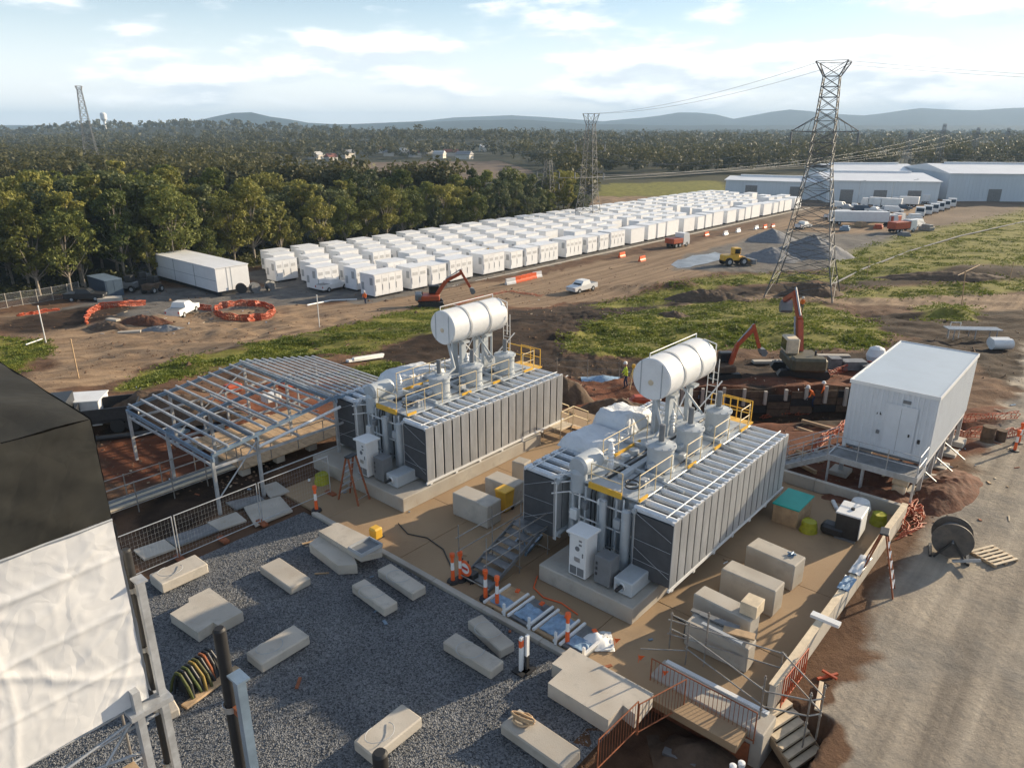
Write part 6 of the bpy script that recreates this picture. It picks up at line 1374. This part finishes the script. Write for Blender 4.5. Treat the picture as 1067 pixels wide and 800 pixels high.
# ------------------------------------------------------------------ battery containers
FZ = -8.55
M_VENT = M('container_vent', (.52, .53, .54), .5)
def container_proto(L, Wd, H, detailed, doors=3):
    t = thing('battery_container', 'x', 'container', (0, 0, 0), TH, 'white battery containers')
    mb = MB().cham(0, L, 0, Wd, .25, H, .03)
    if detailed:
        for i in range(int(Wd / .3)): mb.box(-.02, 0, .1 + i * .3, .24 + i * .3, .35, H - .1)
    b = mb.build('body', WHITE_CL, t)
    MB().box(-.06, L + .06, -.06, Wd + .06, H + .002, H + .07).build('roof', ROOF_W, t)
    if detailed:
        n = doors; w = (L - .2) / n
        for i in range(n):
            d = MB().box(.1 + i * w + .03, .1 + (i + 1) * w - .03, -.035, -.001, .4, H - .15).build('door', WHITE_CL, t)
            MB().box(.1 + i * w + .25, .1 + (i + 1) * w - .25, -.045, -.036, H * .66, H * .80).build('vent', M_VENT, d); MB().box(.1 + i * w + .1, .1 + i * w + .16, -.06, -.036, 1.0, 1.9).build('handle', GREY, d)
        MB().box(-.04, -.021, .3, .95, H * .55, H * .86).build('cooling_unit', LGREY, t); MB().box(-.04, -.021, Wd - .9, Wd - .3, H * .3, H * .62).build('cooling_unit', LGREY, t)
    for x in (.3, L - .6): MB().box(x, x + .3, .1, Wd - .1, 0, .25).build('skid', BLACKP, t)
    return t
protos = {}
for key, (L, Wd, H, det, dn) in {'A': (5.3, 3.2, 3.4, 1, 4), 'B': (3.3, 3.3, 3.3, 1, 2), 'C': (4.0, 2.8, 3.4, 1, 3), 'a': (5.3, 3.2, 3.4, 0, 3), 'b': (3.3, 3.3, 3.3, 0, 3), 'c': (4.0, 2.8, 3.4, 0, 3)}.items():
    o = container_proto(L, Wd, H, det, dn); protos[key] = [o, None, False]
for k in protos: protos[k][1] = childmap(protos[k][0])
def put_container(key, u, v, label):
    o, cm, used = protos[key]
    if used: o = copy_tree(o, cm)
    protos[key][2] = True
    p = site(u, v); o.location = (p.x, p.y, max(FZ, g(p.x, p.y)) + .02); o.rotation_euler.z = TH + R(rnd.uniform(-.7, .7)); o.scale = (1, 1, rnd.uniform(.95, 1.04)); o['label'] = label
u = 64.3; n = 1
while u < 228:
    for key, off in (('A', 0), ('B', 6.9), ('B', 11.0), ('A', 15.0)):
        if u + off > 230: break
        put_container(key if u + off < 125 else key.lower(), u + off, -82.0, ORD[n] + ' white container from the near end of the row beside the red dirt track' if n <= 30 else 'last white container of the row beside the red dirt track'); n += 1
    u += 22.7
for r, v in enumerate((-87.8, -92.6, -97.9, -102.7, -107.6, -112.2)):
    u = 62.5 + [3.0, -.6, 2.0, -1.2, 1.5, 3.5][r]; n = 1
    while u < 232 and n <= 30:
        if not (r < 2 and rnd.random() < .06): put_container('C' if u < 105 else 'c', u, v + rnd.uniform(-.15, .15), ORD[n] + ' white container from the near end of the ' + ['second', 'third', 'fourth', 'fifth', 'sixth', 'seventh'][r] + ' row from the red dirt track'); n += 1
        u += 6.1
for k in protos:
    if not protos[k][2]:
        for c in protos[k][1][protos[k][0].name]: bpy.data.objects.remove(c)
        bpy.data.objects.remove(protos[k][0])
for i, (u, v) in enumerate(((128.5, -85.6), (176, -86), (157, -90.3))):
    p = site(u, v); single('blue_cabinet', MB().cham(0, 1.2, 0, 2.4, 0, 2.4, .03), BLUE_STEEL, ['blue cabinet standing against the front row of white containers', 'blue cabinet between the far containers of the front row', 'blue cabinet between the second and third container rows'][i], 'cabinet', (p.x, p.y, FZ), TH)
tp_ = site(98, -86); excavator((tp_.x, tp_.y, FZ), R(200), 'dark telescopic machine between the container rows', R(10), (40, -60, 0), YEL, .8, BLACKP)
kp = MB()
for k in range(34): kp.box(k * 5, k * 5 + 4.97, -.15, .15, 0, .16)
o = single('kerb', kp, CONC, 'pale concrete kerb along the front row of containers', 'kerb', site(61, -80.2, FZ), TH); del o['category']; o['kind'] = 'structure'
# long white demountable building
lb_ = thing('long_white_building', 'long white demountable building over a black shade box at the end of the battery rows', 'building', site(50.3, -100.5, FZ - .1), TH)
b = MB().cham(0, 5.2, 0, 19.5, .9, 4.3, .04).build('wall', WHITE_CL, lb_); MB().box(-.08, 5.28, -.08, 19.58, 4.302, 4.42).build('roof', ROOF_W, lb_); MB().box(.3, 4.9, .3, 19.2, -.3, .9).build('base', BLACKP, lb_)  # black box below stands in for the shaded gap under the floor
for y in (6.5, 13): MB().box(-.02, -.001, y - .05, y + .05, .9, 4.3).build('panel_joint', GREY, b)
MB().box(-.02, -.001, 0, 19.5, 2.5, 2.56).build('panel_joint', LGREY, b)
for y in (2.2, 4.4): MB().box(1.0 + y * .3, 1.1 + y * .3, -.02, -.001, .9, 4.3).build('panel_joint', LGREY, b)
for i, (px, py) in enumerate(((252, 306), (266, 305), (282, 303))):
    q = G(px, py); t = thing('stored_reel', ['left', 'middle', 'right'][i] + ' dark equipment frame at the foot of the long white building', 'equipment frame', q, R(30 + 20 * i)); MB().lathe([(0, -.4), (.75, -.4), (.75, -.4), (.75, -.3), (.75, -.3), (.45, -.3), (.45, -.3), (.45, .3), (.45, .3), (.75, .3), (.75, .3), (.75, .4), (.75, .4), (0, .4)], 18, (0, 0, .8), 'y').build('reel', GALV_DK if i else BLACKP, t); MB().bar((-.8, -.5, .05), (.8, -.5, .05), .1, .1).bar((-.8, .5, .05), (.8, .5, .05), .1, .1).build('frame', GREY, t)
bs = thing('blue_shed', 'dark blue shipping container at the left edge of the wood', 'shipping container', G(112, 311), R(-40))
MB().cham(-6, 0, 0, 2.4, .1, 2.5, .03).build('body', SKIP_BLUE, bs); MB().box(-6.03, .03, -.03, 2.43, 2.502, 2.56).build('roof', BLUE_STEEL, bs); MB().box(.001, .03, .2, 1.15, .2, 2.4).build('door', SKIP_BLUE, bs); MB().box(.001, .03, 1.2, 2.2, .2, 2.4).build('door', SKIP_BLUE, bs)
for i in range(20): MB().box(-5.9 + i * .3, -5.75 + i * .3, -.03, -.001, .2, 2.45).build('rib', SKIP_BLUE, bs)
single('precast_ramp', MB().prism([(-1.6, -.8), (1.6, -.8), (1.3, .8), (-1.6, .8)], 0, .6), PRECAST, 'pale concrete block in front of the dark blue shipping container', 'concrete block', G(116, 314), R(20))
pickup(G(90, 313), R(10), 'dark car parked left of the blue shipping container', None, paint=BLACKP)
pf = thing('perimeter_fence', 'pale mesh fence along the wood at the left edge', 'fence', (0, 0, 0), 0)
fp = [G(x, y) for x, y in ((-20, 326), (8, 321), (24, 318), (40, 316), (56, 313), (72, 310), (84, 307))]
for p in fp: MB().tube(p, p + Vector((0, 0, 2.0)), .05, 6).build('post', PRECAST, pf)
for a, b in zip(fp, fp[1:]):
    for h in (.1, 1.0, 1.9): MB().tube(a + Vector((0, 0, h)), b + Vector((0, 0, h)), .018, 4).build('rail', GALV, pf)
    m_ = MB()
    for i in range(1, 24): q = a.lerp(b, i / 24); m_.tube(q + Vector((0, 0, .1)), q + Vector((0, 0, 1.9)), .012, 3, caps=False)
    m_.build('mesh_infill', GALV, pf)['kind'] = 'stuff'
for i, (px, py) in enumerate(((135, 304), (147, 300), (160, 305), (152, 293))):
    q = G(px, py); t = thing('parked_plant', ORD[i + 1] + ' dark machine from the left among the plant left of the long white building', 'machine', q, R(40 * i), 'dark parked plant')
    MB().cham(-1.5, 1.2, -.8, .8, .6, 1.5, .1).build('body', [GREY, BLACKP, DSOIL, GREY][i], t); MB().cham(-.2, .9, -.7, .7, 1.5, 2.5, .1).build('cab', BLACKP, t)
    for x in (-1, .8):
        for y in (-.8, .8): wheel(t, x, y, .55, .35)
# orange nets and barriers out in the yard
def ring(px, py, rx, ry, n=26): return [G(px + rx * math.cos(a), py + ry * math.sin(a)) for a in [2 * math.pi * i / n for i in range(n + 1)]]
net('orange_net', ring(255, 327, 31, 8), 1.0, ORED, 'ring of orange net round an excavation by the long white building', solid=True, seed=11, sag=.2)
net('orange_net', [G(90, 338), G(94, 328), G(104, 322), G(125, 320), G(152, 318)], 1.0, ORED, 'bent strip of orange net left of the white pickup', solid=True, seed=12, sag=.25)
net('orange_net', [G(200, 321), G(210, 323), G(220, 324)], 1.0, ORED, 'short orange net right behind the parked white pickup', solid=True, seed=13, sag=.3)
net('orange_net', [G(476, 318), G(500, 310), G(530, 304), G(565, 309)], .6, ORED, 'collapsed orange net behind the small excavator', seed=14, sag=.6, cell=.4)
net('orange_net', [G(20, 330), G(45, 326), G(62, 324)], .6, ORED, 'orange net by the dark mound at the left edge', solid=True, seed=15, sag=.4)
def barrier_block(px, py, rz, label, mat=ORANGE):
    t = thing('barrier_block', label, 'barrier', G(px, py), rz, 'plastic barrier blocks'); mb = MB(); prof = [(-.3, 0), (.3, 0), (.26, .25), (.12, .45), (.10, .95), (-.10, .95), (-.12, .45), (-.26, .25)]; n = len(prof)
    vs = [(x, y, z) for x in (-.95, .95) for y, z in prof]; mb.add(vs, [tuple(range(n))[::-1], tuple(range(n, 2 * n))] + [(i, (i + 1) % n, (i + 1) % n + n, i + n) for i in range(n)]); mb.build('block', mat, t); MB().tube((-.97, 0, .2), (-.97, 0, .9), .05, 6).build('pin', mat, t)
for i in range(6): barrier_block(532 + i * 5.5, 296 - i * 1.4, R(40), ORD[i + 1] + ' barrier block from the left in the orange row before the containers', ORANGE if i % 5 else WHITE)
for i, (px, py, m_) in enumerate(((648, 268, ORANGE), (669, 272, ORANGE), (736, 246, ORANGE), (756, 245, WHITE), (769, 242, WHITE), (788, 239, WHITE), (797, 238, ORANGE), (805, 237, ORED))): barrier_block(px, py, R(50), ('orange' if m_ is not WHITE else 'white') + ' barrier block, ' + ORD[i + 1] + ' from the left along the yard track', m_)
p_, r_ = heading((700, 258), (713, 256)); truck(p_, r_, 'small dark red tipper in front of the container row', ORED, 3.0, 1.0, None)
heap('stockpile', 804, 250, 5.6, 5, 2.5, AGG, 'grey conical stockpile nearest the container row', 'stockpile', 0, 21, True)
heap('stockpile', 803, 270, 6.6, 4.5, 2.3, AGG, 'broad blue grey stockpile in front of the near pylon', 'stockpile', 0, 22, True)
heap('stockpile', 845, 266, 8.5, 6, 4.0, AGG, 'large brown grey stockpile behind the near pylon', 'stockpile', 0, 23, True)
heap('soil_heap', 845, 306, 4.5, 2.5, 1.6, DSOIL, 'dark soil heap under the near pylon', 'soil', 0, 24)
heap('soil_heap', 735, 312, 6, 2.2, 1.4, DSOIL, 'dark soil heap left of the near pylon along the track', 'soil', 0, 25)
heap('soil_heap', 985, 290, 12, 2.4, 1.1, DSOIL, 'long dark soil windrow across the right hand grass', 'soil', 0, 26)
WATER = M('muddy_water', (.22, .24, .26), .35, var=.5, scale=.5, world_co=True)
w = [G(x, y) for x, y in ((699, 276), (706, 271), (714, 270), (722, 266.5), (738, 265), (745, 263), (752, 265), (750, 268), (756, 270), (742, 273), (736, 275), (724, 277), (719, 279), (706, 279.5))]; zz = max(p.z for p in w) + .03
pd = MB().add([(p.x, p.y, zz) for p in w], [tuple(range(len(w)))[::-1]]).build('puddle', WATER); tag(pd, 'pale blue puddle beside the yellow loader', None, None, 'structure')
# poles and stakes
def stake(px, py, h, mat, label, lean=0, r=.05): return single('marker_stake', MB().tube((0, 0, -.1), (lean * h, 0, h), r, 6).tube((lean * h, 0, h * .97), (lean * h, 0, h * 1.02), r * 1.25, 6), mat, label, 'stake', G(px, py))
stake(333, 341, 3.6, WHITE, 'white post beside the track below the white containers'); stake(48, 357, 3.6, WHITE, 'white post by the grass at the left edge'); stake(82, 394, 3.0, TIMBER, 'brown stake beside the left hand track')
stake(1002, 318, 4.6, TIMBER, 'leaning brown stake on the track at the right', -.1, .07); stake(903, 289, 3.2, TIMBER, 'thin brown stake on the grass right of the near pylon'); stake(1051, 296, 3.4, TIMBER, 'brown stake on the grass at the right edge')
for i, (a, b) in enumerate((((998, 287), (1021, 276)), ((27, 359), (44, 353)))):
    p, q = G(*a, 1.5 if i == 0 else .2), G(*b, 1.5 if i == 0 else .2); single('loose_rail', MB().tube(Vector((0, 0, 0)), q - p, .06, 6), TIMBER if i == 0 else WHITE, ['brown rail slanting from the leaning stake', 'white bent rail lying on the grass at the left edge'][i], 'rail', p)
p, q = G(362, 376, .15), G(398, 371, .15); single('white_beam', MB().bar(Vector((0, 0, 0)), q - p, .35, .18).bar(Vector((.4, .4, .05)), (q - p) * .9 + Vector((.3, .5, .05)), .25, .2), WHITE, 'pair of white beams lying on the grass above the farther transformer', 'beam', p)
p = [G(x, y, .2) for x, y in ((860, 300), (900, 280), (950, 261), (1000, 246), (1067, 231), (1120, 222))]
single('pipe_run', MB().path(p, .16, 6), AGG, 'grey pipe line along the top edge of the right hand grass', 'pipe')
p = [G(x, y, .12) for x, y in ((320, 318), (345, 313), (372, 312))]; single('pipe_run', MB().path(p, .12, 6), WHITE, 'white pipes lying beside the near end of the containers', 'pipe')

# ------------------------------------------------------------------ warehouses behind the yard
WH_W = M('warehouse_wall', (.56, .62, .67), .5, var=.06, scale=.2, streak=.2); WH_R = M('warehouse_roof', (.72, .73, .74), .45, var=.06, scale=.15)
def warehouse(a, b, h, depth, label, roof_h=1.2, doors=3, wall=WH_W):
    p, q = G(*a), G(*b); rz = math.atan2(q.y - p.y, q.x - p.x); L = (Vector((q.x, q.y, 0)) - Vector((p.x, p.y, 0))).length; zb = min(p.z, q.z) - .3
    t = thing('warehouse', label, 'warehouse', (p.x, p.y, zb), rz); w = MB().box(0, L, 0, depth, 0, h).build('wall', wall, t)
    n = int(L / 1.2)
    rb = MB(); 
    for i in range(n): rb.box(i * 1.2 + .3, i * 1.2 + .6, -.06, 0, 0, h)
    rb.build('wall_ribs', wall, w)['kind'] = 'stuff'
    rf = MB().add([(-.5, -.5, h + .02), (L + .5, -.5, h + .02), (L + .5, depth / 2, h + roof_h), (-.5, depth / 2, h + roof_h), (-.5, depth + .5, h + .02), (L + .5, depth + .5, h + .02), (-.5, -.5, h - .2), (L + .5, -.5, h - .2), (-.5, depth + .5, h - .2), (L + .5, depth + .5, h - .2)], [(0, 1, 2, 3), (3, 2, 5, 4), (6, 7, 1, 0), (4, 5, 9, 8), (0, 3, 4, 8, 6), (1, 7, 9, 5, 2)]).build('roof', WH_R, t)
    MB().box(L * .1, L * .9, depth / 2 - .8, depth / 2 + .8, h + roof_h - .1, h + roof_h + .5).build('ridge_vent', WHITE, rf)
    for i in range(doors):
        x = L * (i + .6) / (doors + .3); MB().box(x - 2, x + 2, -.12, -.061, 0, min(4.5, h * .8)).build('roller_door', GALV_DK, t)
    return t
warehouse((755, 205), (862, 209), 6.2, 22, 'long low blue grey warehouse left of the near pylon', .8, 2)
warehouse((860, 211), (976, 213), 7.4, 40, 'wide grey warehouse right of the near pylon', 1.6, 3)
warehouse((985, 210), (1180, 212), 9.5, 45, 'tall pale warehouse at the right edge', 2.2, 2)
warehouse((868, 200), (960, 200), 8, 30, 'white warehouse behind the wide grey one', 2.0, 0)
for i, (px, py) in enumerate(((893, 214), (927, 216), (948, 212))):
    single('lamp_post', MB().tube((0, 0, 0), (0, 0, 7.5), .09, 6, .05).tube((0, 0, 7.4), (1.2, 0, 7.6), .05, 5).box(1.0, 1.6, -.15, .15, 7.55, 7.68), LGREY, ORD[i + 1] + ' lamp post from the left in front of the grey warehouse', 'lamp post', G(px, py))
ROOFS = [M('roof_red', (.25, .09, .06), .8), M('roof_grey', (.25, .25, .26), .7), M('roof_pale', (.55, .54, .52), .6)]
HW = M('house_wall', (.60, .56, .50), .8)
hs = [(395, 160), (405, 163), (420, 161), (432, 164), (446, 160), (458, 165), (470, 163), (484, 166), (330, 166), (345, 168), (362, 165), (230, 172), (212, 166), (820, 155), (832, 153), (845, 157), (858, 154), (300, 172), (284, 168), (192, 160), (170, 163), (620, 170), (540, 160), (505, 158), (720, 166), (940, 158), (1000, 162), (690, 158), (760, 160), (1040, 168)]
for i, (px, py) in enumerate(hs):
    p = G(px, py); zone_ = 'left' if px < 310 else ('middle' if px < 700 else 'right')
    t = thing('house', 'small pale house among the trees far away, ' + zone_ + ' of the picture', 'house', p, rnd.uniform(0, 3), 'far houses ' + zone_); L, D_, h = rnd.uniform(8, 13), rnd.uniform(6, 9), rnd.uniform(3, 4.5)
    MB().box(-L / 2, L / 2, -D_ / 2, D_ / 2, 0, h).build('wall', HW, t); MB().add([(-L / 2 - .5, -D_ / 2 - .5, h), (L / 2 + .5, -D_ / 2 - .5, h), (L / 2 + .5, D_ / 2 + .5, h), (-L / 2 - .5, D_ / 2 + .5, h), (-L / 2, 0, h + 2.5), (L / 2, 0, h + 2.5)], [(0, 1, 5, 4), (2, 3, 4, 5), (1, 2, 5), (3, 0, 4), (3, 2, 1, 0)]).build('roof', ROOFS[i % 3], t)
wtz = G(111, 140); single('water_tower', MB().tube((0, 0, 0), (0, 0, 22), 2.0, 12).lathe([(2, 20), (5, 24), (5, 32), (3, 34), (0, 34.5)], 18), WHITE, 'white water tower on the wooded hill at the left', 'water tower', wtz)

# ------------------------------------------------------------------ pylons and wires
LAT = M('lattice_steel', (.13, .135, .14), .6, .4, var=.2)
LAT2 = M('distant_lattice_steel', (.20, .205, .21), .6, .3, var=.2)
def lattice(label, base, rz, prof, levels, arms, r=.07, mat=LAT, name='lattice_pylon', cat='pylon'):
    """prof: (z, half width) pairs; levels: z of the horizontals; arms: (z, reach, rise)"""
    t = thing(name, label, cat, base, rz); hw = lambda z: float(np.interp(z, [p[0] for p in prof], [p[1] for p in prof]))
    cor = lambda z, i: Vector(((1, 1, -1, -1)[i] * hw(z), (1, -1, -1, 1)[i] * hw(z), z))
    zs = sorted(set([p[0] for p in prof] + levels))
    for i in range(4):
        l = MB()
        for a, b in zip(zs, zs[1:]): l.bar(cor(a, i), cor(b, i), r * 1.7, r * 1.7)
        l.build('leg', mat, t)
    br = MB()
    for a, b in zip(zs, zs[1:]):
        for i in range(4):
            j = (i + 1) % 4; br.tube(cor(a, i), cor(b, j), r * .6, 4, caps=False); br.tube(cor(a, j), cor(b, i), r * .6, 4, caps=False); br.tube(cor(b, i), cor(b, j), r * .55, 4, caps=False)
            if b - a > 3.5:
                m1 = (cor(a, i) + cor(b, j)) / 2; br.tube(cor((a + b) / 2, i), m1, r * .45, 3, caps=False); br.tube(cor((a + b) / 2, j), m1, r * .45, 3, caps=False)
    br.build('bracing', mat, t)['kind'] = 'stuff'
    for z, reach, rise in arms:
        for s in (-1, 1):
            am = MB(); w = hw(z); tip = Vector((0, s * reach, z + .1))
            for x in (-w, w): am.tube(Vector((x, s * w, z)), tip, r * .8, 4).tube(Vector((x, s * hw(z + rise), z + rise)), tip, r * .7, 4)
            n = 4
            for k in range(1, n):
                f = k / n; am.tube(Vector((-w, s * w, z)).lerp(tip, f), Vector((w, s * w, z)).lerp(tip, f), r * .5, 3); am.tube(Vector((-w, s * w, z)).lerp(tip, f), Vector((-w, s * hw(z + rise), z + rise)).lerp(tip, f - .12), r * .5, 3)
            am.build('cross_arm', mat, t); MB().lathe([(.05, z), (.16, z - .1), (.16, z - 1.5), (.05, z - 1.6)], 6, (0, s * reach, 0)).build('insulator', GREY, t)
    return t
PB = site(107, -36.5); PB.z = g(PB.x, PB.y) - .1
TILT = TH + R(12)
lattice('tall dark lattice pylon standing beyond the excavators', PB, TILT, [(0, 4.6), (5, 3.4), (18, 1.55), (29.6, 1.0), (31.4, 2.0)], [2.5, 5, 7, 9, 11, 13, 15, 16.6, 18.2, 19.8, 21.2, 22.6, 24, 25.4, 27, 28.3, 29.6], [(22.6, 4.3, 1.9)], .066)
FP = G(612, 236); lattice('grey lattice pylon at the right end of the wood', FP, TILT, [(0, 2.8), (9, 1.7), (24, .85), (26.5, 1.5)], [2, 4, 6, 8, 10, 12, 14, 16, 18, 20, 22, 24], [(19.5, 3.8, 1.4), (13, 3.8, 1.4)], .068, LAT)
FP2 = FP + Vector((-9, 22, 0)); FP2.z = g(FP2.x, FP2.y); lattice('shorter lattice pylon just left behind the grey one', FP2, TILT, [(0, 2.0), (8, 1.3), (15, .7)], [2, 4, 6, 8, 10, 12], [(12, 3.4, 1.2), (9, 3.4, 1.2)], .068, LAT)
d = ray(97, 172); Ym = 330.; Xm = d.x / d.y * Ym; lattice('slim lattice mast rising over the wood at the left', Vector((Xm, Ym, g(Xm, Ym))), R(20), [(0, 3.4), (20, 1.9), (38.5, .8), (40, 1.2)], [3, 6, 9, 12, 15, 18, 21, 24, 27, 30, 32.5, 35, 37], [], .10, LAT2, 'lattice_mast', 'mast')
for i, (px, py, hh) in enumerate(((976, 176, 26), (1012, 172, 24), (942, 178, 22), (1044, 168, 24))):
    lattice(ORD[i + 1] + ' small far lattice pylon over the warehouses', G(px, py), R(30), [(0, 2.5), (10, 1.4), (hh, .6)], [5, 10, 15, 19], [(hh - 5, 4.5, 1.5)], .10, LAT2)
def wire(a, b, sag, label, r=.022):
    a, b = Vector(a), Vector(b); pts = [a.lerp(b, i / 22) - Vector((0, 0, sag * 4 * (i / 22) * (1 - i / 22))) for i in range(23)]
    mb = MB()
    for p, q in zip(pts, pts[1:]): mb.tube(p - a, q - a, r, 4, caps=False)
    single('power_line', mb, GREY, label, 'power line', a, 0, 'power lines')
ax = Vector((-math.sin(TILT), math.cos(TILT), 0))
for s in (-1, 1):
    nm = 'left' if s > 0 else 'right'
    wire(PB + Vector((0, 0, 31.4)) + ax * s * 2.0, FP + Vector((0, 0, 26.5)) + ax * s * 1.5, 1.5, 'top ' + nm + ' wire from the near pylon to the far one')
    wire(PB + Vector((0, 0, 21)) + ax * s * 4.3, FP + Vector((0, 0, 18)) + ax * s * 3.8, 3, 'lower ' + nm + ' wire from the near pylon to the far one')
    wire(PB + Vector((0, 0, 21)) + ax * s * 4.3, Vector((200, 95 + s * 6, 16)), 5, 'lower ' + nm + ' wire from the near pylon out to the right', .018)
    wire(PB + Vector((0, 0, 31.4)) + ax * s * 2.0, Vector((200, 95 + s * 3, 25)), 4, 'top ' + nm + ' wire from the near pylon out to the right', .016)
    wire(FP + Vector((0, 0, 11.5)) + ax * s * 3.8, G(976, 176) + Vector((0, 0, 20)) + ax * s * 4, 4, 'low ' + nm + ' wire from the far pylon to the right hand pylons', .04)
    wire(FP2 + Vector((0, 0, 10.5)) + ax * s * 3.4, G(1012, 172) + Vector((0, 0, 18)) + ax * s * 4, 5, 'lowest ' + nm + ' wire from the shorter far pylon to the right', .04)
    wire(FP + Vector((0, 0, 18)) + ax * s * 3.8, Vector((-420, 520, 12 + s * 3)), 6, nm + ' wire from the far pylon away over the wood', .04)
